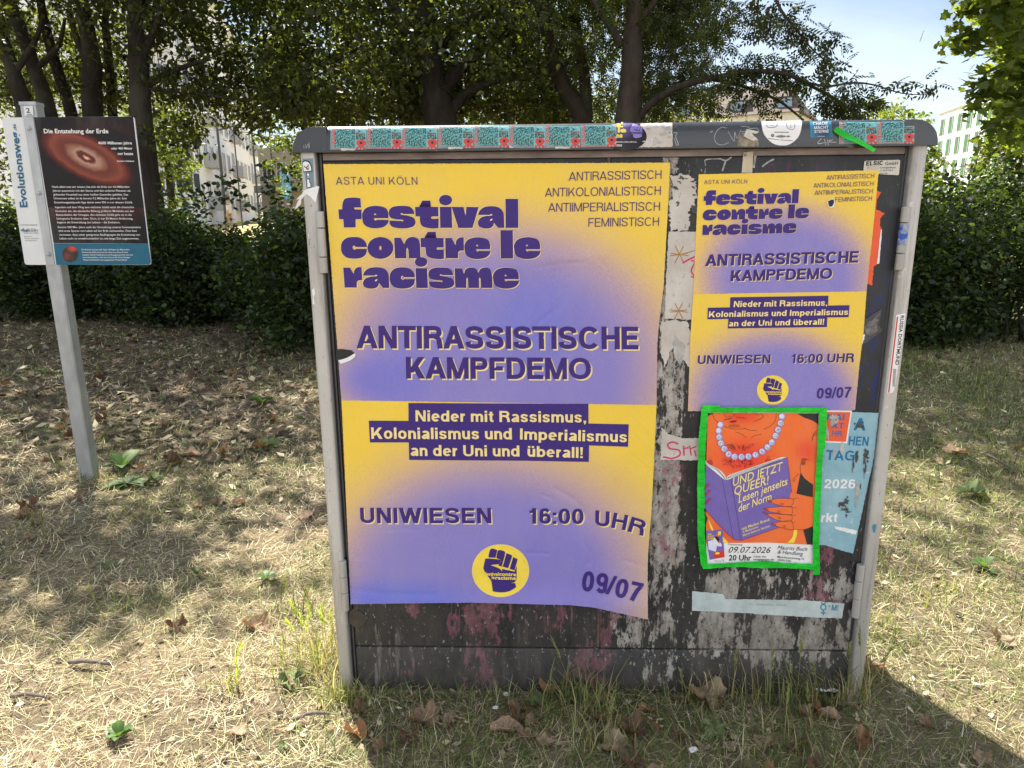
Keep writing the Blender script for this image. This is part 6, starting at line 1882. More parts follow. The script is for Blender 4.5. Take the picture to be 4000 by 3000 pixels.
# ------------------------------------------------------------------ trees and hedges
M_LEAF = leafy('tree_leaf', .5, .45, (2.5, 2.4, .6), .4)
M_LEAFB = leafy('sunlit_plane_leaf', .55, .45, (2.5, 2.4, .6), .4)
def bark(name, a, b):
    t = NT(name, .9, 0, .2)
    v = t.coord((1, 1, .22))
    n = t.noise(11, 9, .72, v)
    t.color(t.mix(t.mul(t.rng(t.noise(2.2, 5, .6), .5, .65), .35), t.ramp(n, [(.3, a), (.7, b)]), (.09, .10, .07)))
    t.bump(t.noise(26, 8, .75, v), .9, .02)
    return t.mat
M_BARK, M_BARK2 = bark('dark_tree_bark', (.016, .013, .011), (.050, .041, .033)), bark('ash_tree_bark', (.030, .023, .018), (.085, .066, .053))
KITE = (np.array([(0, 0, 0), (.42, -.27, .06), (1, 0, -.05), (.42, .27, .06)]), [np.array([(0, 1, 2), (0, 2, 3)])])
OVAL = (np.array([(0, 0, 0), (.28, -.27, .05), (.68, -.24, .04), (1, 0, -.08), (.68, .24, .04), (.28, .27, .05)]), [np.array([(0, 1, 2, 3), (0, 3, 4, 5)])])
def _lobed():
    pr = [(0, .02), (-.16, .30), (-.02, .40), (.10, .62), (.26, .40), (.40, .36), (.52, .50), (.62, .30), (.70, .20), (1, 0)]
    V = [(.36, 0, 0)] + [(x, -y, -.12 * y) for x, y in pr] + [(x, y, -.12 * y) for x, y in pr[-2:0:-1]]
    n = len(V) - 1
    return np.array(V), [np.array([(0, 1 + i, 1 + (i + 1) % n) for i in range(n)])]
LOBED = _lobed()
def _ash():
    V, F = [], []
    for k in range(9):
        s_ = -1 if k % 2 else 1
        t = .22 + .17 * (k // 2)
        c, d = np.array([t, 0, -.15 * t * t]), np.array([.55, s_ * .8, -.25])
        if k == 8:
            c, d = np.array([.86, 0, -.12]), np.array([1, 0, -.35])
        d = d / np.linalg.norm(d)
        L = .34 - .02 * (k // 2)
        sd = np.cross(d, [0, 0, 1.]); sd = sd / np.linalg.norm(sd)
        b = len(V)
        V += [c, c + d * L * .45 - sd * .062 + [0, 0, .02], c + d * L, c + d * L * .45 + sd * .062 + [0, 0, .02]]
        F += [(b, b + 1, b + 2), (b, b + 2, b + 3)]
    b = len(V)
    V += [np.array([0, -.008, 0]), np.array([0, .008, 0]), np.array([.9, 0, -.13])]
    F += [(b, b + 1, b + 2)]
    return np.array(V), [np.array(F)]
ASH = _ash()
def leaves(P, size, shape, r, cols, droop=.35, dark=None, sd=.22, flat=.5):
    n = len(P)
    az = r.uniform(0, 2 * np.pi, n)
    el = r.normal(-droop, .5, n)
    d = np.stack([np.cos(az) * np.cos(el), np.sin(az) * np.cos(el), np.sin(el)], 1)
    up = r.normal(0, 1 - flat, (n, 3)) + np.array([0, 0, flat * 1.4])
    s_ = np.cross(up, d)
    s_ /= np.linalg.norm(s_, axis=1, keepdims=True) + 1e-9
    u = np.cross(d, s_)
    T, F = shape
    V = (P[:, None, :] + size[:, None, None] * (d[:, None] * T[None, :, 0:1] + s_[:, None] * T[None, :, 1:2] + u[:, None] * T[None, :, 2:3])).reshape(-1, 3)
    k = len(T)
    Fs = [(np.arange(n)[:, None, None] * k + f[None]).reshape(-1, f.shape[1]) for f in F]
    c = np.array(cols)[r.integers(0, len(cols), n)] * np.clip(1 + sd * r.standard_normal((n, 1)), .35, 2)
    return V, Fs, np.repeat(np.clip(c, .004, .6), k, 0)
def merge(parts):
    V, F, C, b = [], {}, [], 0
    for v, fs, c in parts:
        V.append(v); C.append(c)
        for f in fs:
            F.setdefault(f.shape[1], []).append(f + b)
        b += len(v)
    return np.concatenate(V), [np.concatenate(f) for f in F.values()], np.concatenate(C)
def cluster(r, cs, rad, per, squash=.75):
    """points round clump centres"""
    cs, rad = np.asarray(cs, float), np.asarray(rad, float)
    n = len(cs)
    q = r.normal(0, .55, (n, per, 3)) * np.array([1, 1, squash])
    return (cs[:, None] + q * rad[:, None, None]).reshape(-1, 3)
def twigs(cs, per, L, r, col=(.035, .028, .022)):
    n = len(cs) * per
    b = np.repeat(np.asarray(cs, float), per, 0)
    d = r.normal(0, 1, (n, 3)) * [1, 1, .5] - [0, 0, .35]
    d /= np.linalg.norm(d, axis=1, keepdims=True)
    s_ = np.cross(d, r.normal(0, 1, (n, 3)))
    s_ /= np.linalg.norm(s_, axis=1, keepdims=True) + 1e-9
    l = (L * r.uniform(.5, 1.2, n))[:, None]
    a, m, e = b - d * l * .5, b + [0, 0, .03], b + d * l * .6 - [0, 0, .05]
    w = .006
    V = np.stack([a - s_ * w, a + s_ * w, m - s_ * w * .7, m + s_ * w * .7, e - s_ * w * .3, e + s_ * w * .3], 1).reshape(-1, 3)
    k = np.arange(n) * 6
    return V, [np.concatenate([np.stack([k, k + 1, k + 3, k + 2], 1), np.stack([k + 2, k + 3, k + 5, k + 4], 1)])], np.tile(col, (n * 6, 1))
def crown(name, parts, parent, mat=None):
    V, F, C = merge(parts)
    return put(name, np_mesh(name, V - np.array(parent.location), F, mat or M_LEAF, C), parent, True)
DG, MG, LG, YG = [(.034, .046, .016), (.046, .060, .020), (.027, .038, .015)], [(.062, .080, .022), (.046, .060, .02), (.080, .098, .026)], [(.09, .125, .035), (.07, .11, .03), (.12, .15, .045)], [(.115, .155, .042), (.09, .13, .036), (.15, .185, .05)]
def px3(pts, Y):
    """pixel column points and depths to places"""
    return [tuple(wpt(p[0], p[1], (p[2] if len(p) > 2 else Y))) for p in pts]
def grow(mb, pts, r0, r1, n=9, wob=.06):
    P = [Vector(p) for p in pts]
    out = []
    for i in range(len(P) - 1):                                 # a smooth run through the points
        a, b = P[i], P[i + 1]
        z, c = P[max(i - 1, 0)], P[min(i + 2, len(P) - 1)]
        for k in range(5):
            t = k / 5
            out.append(((2*a) + (b - z) * t + (2*z - 5*a + 4*b - c) * t * t + (3*a - z - 3*b + c) * t ** 3) * .5)
    out.append(P[-1])
    m = len(out) - 1
    mb.tube(out, [r0 + (r1 - r0) * i / m for i in range(m + 1)], n, wob=wob)
    return out
def tree(name, label, Y, trunk, r0, limbs=(), bk=None, group=None, hup=3.0):
    r0 = r0 * .86
    """trunk and limbs through pixel points at depth Y (metres behind the cabinet's front)"""
    P = px3(trunk, Y)
    low = np.array(P[0])
    base = (low[0] + (low[0] - P[1][0]) * .3, low[1], float(gz(low[0], low[1])))
    t = empty(name, base, label, 'tree', group)
    mb = MB()
    top = np.array(P[-1]) + (np.array(P[-1]) - np.array(P[-2])) / (np.linalg.norm(np.array(P[-1]) - np.array(P[-2])) + 1e-6) * hup
    top[2] = max(top[2], P[-1][2] + hup * .7)
    grow(mb, [base, ((base[0] + low[0]) / 2, base[1], (base[2] + low[2]) / 2)] + P + [tuple(top)], r0 * 1.18, r0 * .45, 11)
    mb.build('trunk', bk or M_BARK, t, smooth=True)
    for pts, a, b in limbs:
        m2 = MB()
        grow(m2, px3(pts, Y), a, b, 7)
        m2.build('limb', bk or M_BARK, t, smooth=True)
    return t
z7 = lambda q: [(p[0] / 1.106, p[1] / 1.106) + tuple(p[2:]) for p in q]
z8 = lambda q: [(2000 + p[0] / 1.106, p[1] / 1.106) + tuple(p[2:]) for p in q]
GL = 'trees behind the left hedge'
TR = [tree('broadleaf_tree', 'thin dark tree leaning left at the left edge of the row', 8.2, z7([(112, 500), (60, 320), (0, 150), (-60, 0)]), .13, [(z7([(60, 320), (150, 180), (190, 60)]), .05, .02)], group=GL),
      tree('broadleaf_tree', 'leaning dark tree rising behind the sign post cap', 8.8, z7([(212, 500), (150, 300), (75, 90), (30, -40)]), .14, [(z7([(150, 300), (250, 200), (280, 80)]), .05, .02)], group=GL),
      tree('broadleaf_tree', 'thin leaning tree left of the straight dark trunk above the sign', 9.4, z7([(312, 510), (240, 280), (190, 90), (170, -20)]), .11, group=GL),
      tree('broadleaf_tree', 'straight dark tree rising above the middle of the sign', 8.6, z7([(402, 510), (396, 270), (375, 120), (350, -10)]), .17, [(z7([(396, 300), (330, 160), (300, 40)]), .06, .03)], group=GL),
      tree('broadleaf_tree', 'slender tree between the two thicker trunks above the sign', 9.8, z7([(488, 510), (470, 250), (455, 100), (462, 0)]), .09, group=GL),
      tree('broadleaf_tree', 'thickest dark tree of the left row beside the right edge of the sign', 8.0, z7([(655, 880), (612, 540), (600, 280), (585, 120), (578, -10)]), .185,
           [(z7([(628, 370), (700, 330), (780, 295), (880, 262)]), .06, .02), (z7([(630, 382), (780, 400), (960, 420), (1080, 438)]), .022, .008), (z7([(604, 250), (660, 150), (700, 30)]), .07, .03)], group=GL),
      tree('broadleaf_tree', 'big dark spreading tree behind the left half of the cabinet', 7.9, z7([(1905, 560), (1868, 380), (1838, 180), (1822, 0)]), .27,
           [(z7([(1890, 420), (1990, 300), (2110, 190), (2240, 110)]), .10, .05), (z7([(1920, 520), (2010, 410), (2130, 350), (2260, 330)]), .085, .04), (z7([(1800, 190), (1735, 90), (1672, -20)]), .11, .06), (z7([(1880, 210), (1960, 130), (2070, 70), (2250, 20)]), .10, .05)], group='trees behind the cabinet'),
      tree('ash_tree', 'forked slanting ash tree with two stems behind the middle of the cabinet', 8.2, z8([(310, 540), (225, 380), (168, 210), (120, 0)]), .155,
           [(z8([(322, 520), (314, 350), (286, 180), (258, -40)]), .09, .06), (z8([(190, 100), (250, 140), (300, 200)]), .035, .02)], M_BARK2, 'trees behind the cabinet', 2.5),
      tree('ash_tree', 'straight ash tree whose long branch reaches right over the cabinet', 7.0, z8([(500, 560), (512, 400), (520, 250), (530, 0)]), .20,
           [(z8([(545, 520, 7.0), (600, 450, 6.8), (700, 385, 6.5), (820, 345, 6.2), (880, 335, 6.1)]), .046, .032),
            (z8([(870, 338, 6.1), (1000, 312, 5.9), (1120, 310, 5.7), (1200, 325, 5.6), (1290, 370, 5.5), (1400, 430, 5.4), (1510, 512, 5.4)]), .028, .010),
            (z8([(860, 340, 6.1), (960, 362, 6.2), (1060, 395, 6.3), (1160, 440, 6.3), (1260, 520, 6.3)]), .024, .010),
            (z8([(1250, 350, 5.5), (1360, 372, 5.2), (1470, 358, 5.1), (1560, 366, 5.0), (1680, 402, 5.0), (1790, 410, 5.0)]), .013, .003),
            (z8([(475, 200), (430, 120), (370, 40), (320, -60)]), .045, .03), (z8([(556, 80), (600, 30), (640, -40)]), .04, .03),
            (z8([(1120, -60, 5.4), (1160, 40, 5.3), (1230, 130, 5.2), (1300, 215, 5.2), (1400, 300, 5.2)]), .016, .004),
            (z8([(1080, -60, 5.6), (1060, 60, 5.6), (1110, 170, 5.6)]), .012, .004)], M_BARK2, 'trees behind the cabinet', 2.5)]
# where the foliage hangs: sprays of leaves between a height profile and above the frame
def spray_field(r, n, x0, x1, ytop, ylow, Y0, Y1):
    """spray centres: pixel columns x0..x1, from above the frame down to ylow(x), at depths Y0..Y1"""
    out = []
    while len(out) < n:
        x, Y = r.uniform(x0, x1), r.uniform(Y0, Y1)
        yl = float(np.interp(x, [p[0] for p in ylow], [p[1] for p in ylow]))
        y = yl - abs(r.normal(0, 1)) * 60 - r.random() ** 1.2 * (yl - ytop) if r.random() < .85 else yl - r.random() * 90
        out.append(wpt(x, y, Y))
    return np.array(out)
LOWL = [(-900, 420), (0, 400), (300, 390), (560, 440), (610, 500), (660, 570), (715, 590), (760, 500), (830, 400), (880, 450), (930, 420), (980, 500), (1020, 540), (1060, 430), (1140, 430), (1250, 500), (1400, 490), (1700, 470), (2000, 470), (2200, 480)]
r = np.random.default_rng(31)
SP = np.concatenate([spray_field(r, 300, -900, 640, -420, LOWL, 8.4, 12.0), spray_field(r, 36, -900, 640, -420, [(-900, 120), (640, 160)], 6.6, 8.2),
                     spray_field(r, 165, 600, 1150, -420, LOWL, 7.2, 11.5), spray_field(r, 400, 1100, 2180, -420, LOWL, 8.0, 12.5), spray_field(r, 90, 1000, 2500, -300, [(1000, 440), (2500, 440)], 12.5, 15.5), spray_field(r, 64, 1100, 2100, -420, [(1100, 400), (1560, 380), (1700, 160), (2100, 330)], 6.8, 7.8)])
# unseen leaf clusters added above the frame to shade the ground left of the cabinet
def over(n, x0, x1, y0, y1, h0, h1):
    """centres of added leaf clusters, placed so their shadow falls on the ground between x0..x1, y0..y1"""
    h = r.uniform(h0, h1, n)
    k_ = h / math.tan(SUN_EL)
    return np.stack([r.uniform(x0, x1, n) + math.sin(SUN_AZ) * k_, r.uniform(y0, y1, n) + math.cos(SUN_AZ) * k_, h], 1)
SH = np.concatenate([over(95, -4.6, -.72, .55, 3.4, 4.9, 7.0), over(26, -3.4, -1.4, .3, 1.3, 4.9, 6.4)])
own = {0: [], 1: [], 2: [], 3: [], 4: [], 5: [], 6: []}
tx = [np.array(t.location) for t in TR[:7]]
for c in SP:
    k = int(np.argmin([abs(c[0] - q[0] + .25) + .35 * abs(c[1] - q[1]) * r.random() for q in tx]))
    own[k].append(c)
for k, cs in own.items():
    if not cs:
        cs = [tx[k] + np.array([0, 0, 5.0])]
    cs = np.array(cs)
    parts = [leaves(cluster(r, cs, r.uniform(.22, .42, len(cs)), 74), r.uniform(.06, .115, 74 * len(cs)), KITE if k < 5 else OVAL, r, DG + MG, .45)]
    parts.append(twigs(cs, 3, .8, r))
    if k == 5:
        parts.append(leaves(cluster(r, SH, np.full(len(SH), .30), 42), r.uniform(.09, .15, 42 * len(SH)), KITE, r, MG, .3))
    # the crown above the frame
    up = np.array([tx[k][0], tx[k][1] + .3, 6.3])
    q = r.normal(0, 1, (110, 3)) * np.array([1.25, 1.2, 1.0]) + up
    q = q[(q[:, 2] > 4.6)]
    parts.append(leaves(cluster(r, q, np.full(len(q), .5), 26), r.uniform(.11, .18, 26 * len(q)), KITE, r, MG, .4))
    crown('crown', parts, TR[k])
# ash crowns: feathered leaves, gaps of sky, hanging seed bunches
r = np.random.default_rng(77)
LOWA = [(2050, 470), (2300, 480), (2600, 470), (2900, 330), (3000, 260)]
A1 = np.concatenate([spray_field(r, 128, 2020, 2560, -380, [(2000, 480), (2600, 470)], 8.5, 11.5), spray_field(r, 16, 2020, 2560, -380, [(2000, 240), (2600, 240)], 6.8, 8.0)])
crown('crown', [leaves(cluster(r, A1, r.uniform(.28, .45, len(A1)), 26), r.uniform(.16, .26, 26 * len(A1)), ASH, r, DG + MG, .6, flat=.4),
                leaves(cluster(r, np.random.default_rng(5).normal(0, 1, (90, 3)) * [1.1, 1.2, .9] + np.array([wpt(2250, 0, 8.5)[0], 8.8, 6.2]), np.full(90, .5), 14), r.uniform(.2, .3, 14 * 90), ASH, r, MG, .5)], TR[7])
A2 = [wpt(*(p[0] + r.normal(0, 26), p[1] + r.normal(0, 26)), r.uniform(6.9, 8.8)) for p in [(r.uniform(2500, 2800), -320 + 760 * r.random() ** .9) for _ in range(112)]]
A2 += [wpt(*p, 6.4) for p in z8([(900, 40), (930, 110), (880, 190)])]
A3 = np.array([wpt(*p, 6.0) for p in z8([(940, 70), (960, 130), (930, 190), (1000, 270), (1060, 262), (1110, 262), (960, 290), (900, 260), (1030, 290), (1140, 285)])])
A2 = np.array(A2)
along = lambda pts, n, sd, Y: [wpt(*(np.array(q) + r.normal(0, sd, 2)), Y + r.normal(0, .15)) for q in [tuple(np.array([np.interp(t, np.linspace(0, 1, len(pts)), [p[i] for p in pts]) for i in (0, 1)])) for t in r.random(n)]]
B1 = along(z8([(900, 335), (1000, 312), (1120, 300), (1200, 320), (1260, 350)]), 56, 26, 5.9)
B2 = along(z8([(1250, 370), (1330, 400), (1420, 440), (1480, 480)]), 44, 24, 5.4)
B3 = along(z8([(960, 380), (1060, 410), (1160, 450)]), 22, 20, 6.3)
B4 = along(z8([(1370, 365), (1470, 355), (1560, 370)]), 12, 14, 5.1) + along(z8([(1690, 350), (1720, 360), (1800, 370), (1830, 372)]), 6, 10, 5.0)
B5 = along(z8([(1130, 0), (1180, 70), (1240, 150), (1290, 220), (1350, 290)]), 40, 24, 5.25) + along(z8([(1340, 200), (1410, 150)]), 7, 14, 5.2) + along(z8([(1400, 290), (1460, 240)]), 6, 12, 5.2)
B6 = along(z8([(1070, 20), (1060, 80), (1120, 170)]), 26, 22, 5.6) + along(z8([(1400, 500), (1520, 450), (1580, 440)]), 26, 22, 5.6)
BB = np.array(B1 + B2 + B3 + B4 + B5 + B6)
parts = [leaves(cluster(r, A3, np.full(len(A3), .13), 5), r.uniform(.13, .2, 5 * len(A3)), ASH, r, DG + MG[:2], .5, flat=.45), leaves(cluster(r, A2, r.uniform(.16, .32, len(A2)), 20), r.uniform(.14, .22, 20 * len(A2)), ASH, r, DG + MG, .65, flat=.4),
         leaves(cluster(r, BB, np.full(len(BB), .07), 2), r.uniform(.13, .21, 2 * len(BB)), ASH, r, DG + MG[:2], .4, flat=.45)]
SD = BB[r.permutation(len(BB))[:60]] - np.array([0, 0, .06])
parts.append(twigs(A2, 2, .6, r))
parts.append(leaves(cluster(r, SD, np.full(len(SD), .05), 22, 1.3), r.uniform(.035, .05, 22 * len(SD)), KITE, r, [(.05, .05, .02), (.035, .04, .018)], 1.2, flat=.1))
parts.append(leaves(cluster(r, np.random.default_rng(6).normal(0, 1, (150, 3)) * [1.1, 1.2, .7] + np.array([wpt(2480, 0, 7.2)[0], 6.6, 5.9]), np.full(150, .4), 16), r.uniform(.2, .3, 16 * 150), ASH, r, MG, .5))
OV = np.concatenate([np.stack([r.uniform(.5, 3.4, 90), r.uniform(6.2, 9.0, 90), r.uniform(4.9, 7.2, 90)], 1), over(60, 1.7, 4.6, 2.5, 5.0, 4.9, 7.0)])  # unseen ash clusters added above the frame to shade the right lawn
parts.append(leaves(cluster(r, OV, np.full(150, .34), 16), r.uniform(.2, .3, 16 * 150), ASH, r, MG, .5))
crown('crown', parts, TR[8])
# plane tree at the right edge, its trunk outside the picture
pt = empty('plane_tree', (7.2, 6.6, 0), 'sunlit yellow green plane tree hanging in at the upper right', 'tree')
mb = MB(); grow(mb, [(7.2, 6.6, -.02), (7.15, 6.6, 1.5), (7.0, 6.6, 3.2), (6.8, 6.7, 5.5)], .24, .12, 11); mb.build('trunk', M_BARK2, pt, smooth=True)
z5 = lambda q: [(3000 + p[0] / 2.212, p[1] / 2.212) for p in q]
for a in ([(7.0, 6.6, 3.2), (6.4, 6.3, 3.9), tuple(wpt(*z5([(1900, 250)])[0], 6.0))], [(7.05, 6.6, 2.6), (6.3, 6.2, 2.9), tuple(wpt(*z5([(1960, 900)])[0], 5.8))], [(7.0, 6.6, 3.0), (6.2, 6.2, 3.2), tuple(wpt(*z5([(1850, 640)])[0], 5.8))]):
    mb = MB(); grow(mb, a, .05, .008, 7); mb.build('limb', M_BARK2, pt, smooth=True)
r = np.random.default_rng(91)
PB = [(0, 1700), (130, 1800), (250, 1850), (380, 1880), (540, 1950), (620, 2010), (760, 2030), (850, 1900), (950, 1800), (1050, 1830), (1180, 1900), (1260, 2020)]
C = []
while len(C) < 260:
    y = r.uniform(-900, 1230)
    xb = np.interp(y, [p[0] for p in PB], [p[1] for p in PB])
    x = xb + 120 + abs(r.normal(0, 330))
    C.append(wpt(*z5([(x, y)])[0], r.uniform(5.2, 7.6)))
C += [wpt(*z5([p])[0], 5.8) for p in [(1660, 300), (1720, 320), (1760, 300), (1800, 330), (1850, 680), (1830, 700), (1740, 30), (1780, 60), (1820, 860), (1870, 840)]]
for a in ([(1930, 230), (1800, 290), (1670, 305)], [(2010, 640), (1900, 660), (1835, 690)], [(1990, 800), (1900, 830), (1820, 860)]):
    mb = MB(); grow(mb, [tuple(wpt(*z5([p])[0], 5.8)) for p in a], .008, .003, 6); mb.build('limb', M_BARK2, pt, smooth=True)
C = np.array(C)
crown('crown', [leaves(cluster(r, C, r.uniform(.12, .24, len(C)), 26), r.uniform(.06, .11, 26 * len(C)), LOBED, r, YG + LG[:1], .3, flat=.6),
                leaves(cluster(r, r.normal(0, 1, (120, 3)) * [1.1, 1.1, .9] + np.array([7.4, 6.9, 5.6]), np.full(120, .5), 16), r.uniform(.14, .2, 16 * 120), LOBED, r, YG, .3)], pt, M_LEAFB)
# hedges and bushes
def bush(name, label, boxes, n, size, cols, base, seed, stems=0, shape=OVAL, group=None, sprigs=()):
    r = np.random.default_rng(seed)
    t = empty(name, base, label, 'hedge' if 'hedge' in name else 'bush', group)
    parts = []
    wts = np.array([b[6] if len(b) > 6 else 1.0 for b in boxes]); wts = wts / wts.sum()
    for b, w in zip(boxes, wts):
        k = int(n * w)
        m = max(4, k // 46)
        c = np.stack([r.uniform(b[0], b[1], m), r.uniform(b[2], b[3], m), b[4] + (b[5] - b[4]) * r.beta(1.3, 1.0, m)], 1)
        hz = np.clip((c[:, 2] - .1) / 1.0, 0, 1)
        c[:, 2] += hz * (.17 * np.sin(c[:, 0] * 2.7 + seed) + .11 * np.sin(c[:, 0] * 6.3 + c[:, 1] * 2) + r.normal(0, .06, m))
        c[:, 1] += .28 * np.sin(c[:, 0] * 2.1 + seed * 1.7) * (1 - .3 * hz) + .12 * np.sin(c[:, 0] * 5.7)
        q = leaves(cluster(r, c, r.uniform(.15, .3, m), 46), r.uniform(size * .6, size * 1.4, 46 * m), shape, r, cols, .15, flat=.55)
        parts.append((q[0], q[1], q[2] * np.repeat(r.choice([.6, .8, 1, 1.2, 1.7], m), 46 * len(shape[0]))[:, None]))
    for b in boxes:
        for q in range(int((b[1] - b[0]) * 5)):
            sprigs = list(sprigs) + [(r.uniform(b[0], b[1]), r.uniform(b[2], b[3]), b[5] + r.uniform(.05, .42) * r.random())]
    for p in sprigs:
        q = np.array([np.array(p) + np.array([.03 * math.sin(k * 2.1), 0, -.06 * k]) for k in range(6)])
        parts.append(leaves(cluster(r, q, np.full(6, .05), 5), r.uniform(size, size * 1.4, 30), shape, r, cols, .0, flat=.4))
    crown('leaves', parts, t)
    mb = MB()
    for i in range(stems):
        b = boxes[r.integers(0, len(boxes))]
        x, y = r.uniform(b[0] + .1, b[1] - .1), r.uniform(b[2], (b[2] + b[3]) / 2)
        z0 = float(gz(x, y))
        pts = [(x, y, z0 - .02)]
        for k in range(4):
            pts.append((pts[-1][0] + r.normal(0, .07), pts[-1][1] + r.normal(0, .06), pts[-1][2] + r.uniform(.18, .32)))
        mb.tube([(p[0], p[1] + .35, p[2]) for p in pts], [.015, .012, .010, .008, .005], 5)
    if stems:
        mb.build('stems', M_BARK, t, smooth=True)['kind'] = 'stuff'
    return t
HG = [(.030, .052, .022), (.023, .041, .019), (.042, .068, .027)]
sprg = [tuple(wpt(500 + a / 2.765, 400 + b / 2.765, 6.6)) for a, b in ((1100, 770), (980, 810), (1210, 860), (860, 890), (1460, 690), (1560, 830), (600, 870), (740, 960), (1740, 720), (350, 920))]
HG2 = HG + [(.065, .095, .035), (.022, .036, .018)]
bush('hedge', 'dark green rounded hedge directly right of the sign', [(-5.6, -3.8, 7.1, 8.6, .04, 1.08, 2.2), (-5.0, -4.2, 6.5, 7.3, .05, .92, .8)], 30000, .062, HG2, (-4.4, 7.4, 0), 3, 34, sprigs=sprg[:6])
bush('hedge', 'dark leafy hedge close behind the left post of the cabinet', [(-3.4, -.6, 6.3, 8.0, .04, 1.30, 2.2), (-2.9, -1.4, 5.3, 6.5, .06, 1.14, 1.5), (-3.6, -3.1, 6.1, 7.2, .25, .95, .5)], 40000, .062, HG2, (-2.2, 6.6, 0), 13, 40, sprigs=sprg[6:])
bush('bush', 'dark bush in the shade behind the sign post', [(-9.6, -5.4, 8.2, 10.2, .05, 1.15, 2), (-7.5, -5.4, 7.4, 8.6, .05, 1.05, 1)], 42000, .072, HG2, (-7.2, 8.8, 0), 4, 40)
bush('bush', 'sunlit light green bush at the left edge behind the sign', [(-11.2, -8.7, 10.2, 11.8, .3, 1.45)], 9000, .08, YG + LG, (-10.0, 11.0, 0), 5, 10)
bush('hedge', 'dense dark hedge right of the cabinet', [(3.1, 6.8, 6.0, 7.8, .03, 1.50, 3.0), (3.6, 5.2, 5.2, 6.2, .05, 1.38, 1.4), (2.0, 3.3, 6.2, 7.8, .03, 1.42, 1.0)], 60000, .058, HG2, (4.6, 6.4, 0), 6, 60)
bush('bush', 'lighter leafy bush rising behind the right hedge', [(3.0, 5.4, 8.0, 9.4, .6, 1.8)], 10000, .07, LG + MG, (5.2, 8.6, 0), 7, 16)
# trees farther off
def far_tree(name, label, x, y, h, rx, n, size, cols, seed, zlo=1.2, group='trees farther off'):
    r = np.random.default_rng(seed)
    g = float(gz(x, y))
    t = empty(name, (x, y, g), label, 'tree', group)
    mb = MB(); grow(mb, [(x, y, g - .05), (x + .1, y, g + h * .3), (x, y, g + h * .7)], .22, .07, 8); mb.build('trunk', M_BARK, t, smooth=True)
    m = n // 40
    q = r.normal(0, 1, (m, 3)); q /= np.linalg.norm(q, axis=1, keepdims=True)
    q *= (r.random((m, 1)) ** .45)
    c = np.array([x, y, g + (h + zlo) / 2]) + q * np.array([rx, rx, (h - zlo) / 2])
    crown('crown', [leaves(cluster(r, c, r.uniform(.35, .7, m) * rx / 3, 40), r.uniform(size * .7, size * 1.3, 40 * m), KITE, r, cols, .3)], t)
    return t
far_tree('broadleaf_tree', 'pale sunlit tree before the white apartment block', *wpt(640, 600, 27)[:2], 6.6, 1.5, 3600, .17, LG, 11, .6)
far_tree('broadleaf_tree', 'distant green tree at the right end of the apartment block', *wpt(1190, 560, 34)[:2], 8.5, 2.2, 3600, .22, LG + MG, 12, 1.0)
far_tree('broadleaf_tree', 'dark tree filling the gap left of the big spreading trunk', *wpt(1400, 450, 19)[:2], 8.5, 3.0, 7000, .15, DG + MG, 13, 1.6)
far_tree('broadleaf_tree', 'dark tree filling the gap right of the big spreading trunk', *wpt(1930, 450, 21)[:2], 8.5, 3.0, 7000, .15, DG + MG, 14, 1.6)
far_tree('broadleaf_tree', 'green tree seen between the forked ash and the straight ash', *wpt(2350, 430, 24)[:2], 5.0, 2.0, 4500, .15, MG + LG, 15, 1.2)
far_tree('broadleaf_tree', 'green tree before the tiled roofs right of the straight ash', *wpt(2700, 450, 24)[:2], 4.9, 2.6, 5000, .15, MG + LG, 16, 1.2)
far_tree('broadleaf_tree', 'light green tree above the right end of the lid', *wpt(3430, 480, 26)[:2], 5.0, 1.9, 6000, .17, LG + YG, 17, 1.0)
far_tree('broadleaf_tree', 'light green tree before the building with green shutters', *wpt(3570, 520, 22)[:2], 3.7, .95, 5000, .14, LG + YG, 18, .8)
far_tree('broadleaf_tree', 'dark tree right of the building with green shutters', *wpt(4010, 420, 20)[:2], 4.0, 1.2, 4200, .15, LG + MG, 19, .8)
far_tree('broadleaf_tree', 'dark tree at the far left behind the leaning trunks', *wpt(60, 300, 17)[:2], 8.0, 2.4, 5500, .13, MG, 20, 1.6)
far_tree('broadleaf_tree', 'green tree seen between the trunks above the sign', *wpt(330, 300, 22)[:2], 8.5, 2.6, 5500, .15, MG + LG, 21, 2.4)

# ------------------------------------------------------------------ buildings and people far off
def wallmat(name, c, v=.08): return plain(name, c, .85, v, 1.2, .1, 20)
M_PLA, M_GLS = wallmat('white_render', (.78, .79, .85)), NT('window_glass', .12, 0, .6)
M_GLS.color((.05, .06, .08)); M_GLS = M_GLS.mat
M_FRM, M_TILE = plain('white_window_frame', (.6, .6, .6), .5), NT('brown_roof_tiles', .8)
_w = M_TILE.n.new('ShaderNodeTexBrick')
_w.inputs['Scale'].default_value = 2.2
_w.inputs['Color1'].default_value, _w.inputs['Color2'].default_value, _w.inputs['Mortar'].default_value = (.085, .058, .048, 1), (.13, .095, .08, 1), (.05, .04, .035, 1)
M_TILE.l.new(M_TILE.tc.outputs['UV'], _w.inputs['Vector'])
M_TILE.color(M_TILE.mix(.4, _w.outputs['Color'], M_TILE.ramp(M_TILE.noise(1.2, 6, .7), [(.3, (.06, .045, .04)), (.7, (.15, .115, .10))]))); M_TILE = M_TILE.mat
M_BALC, M_GRN = plain('grey_balcony_front', (.36, .37, .38), .6), plain('green_shutter', (.03, .21, .035), .5)
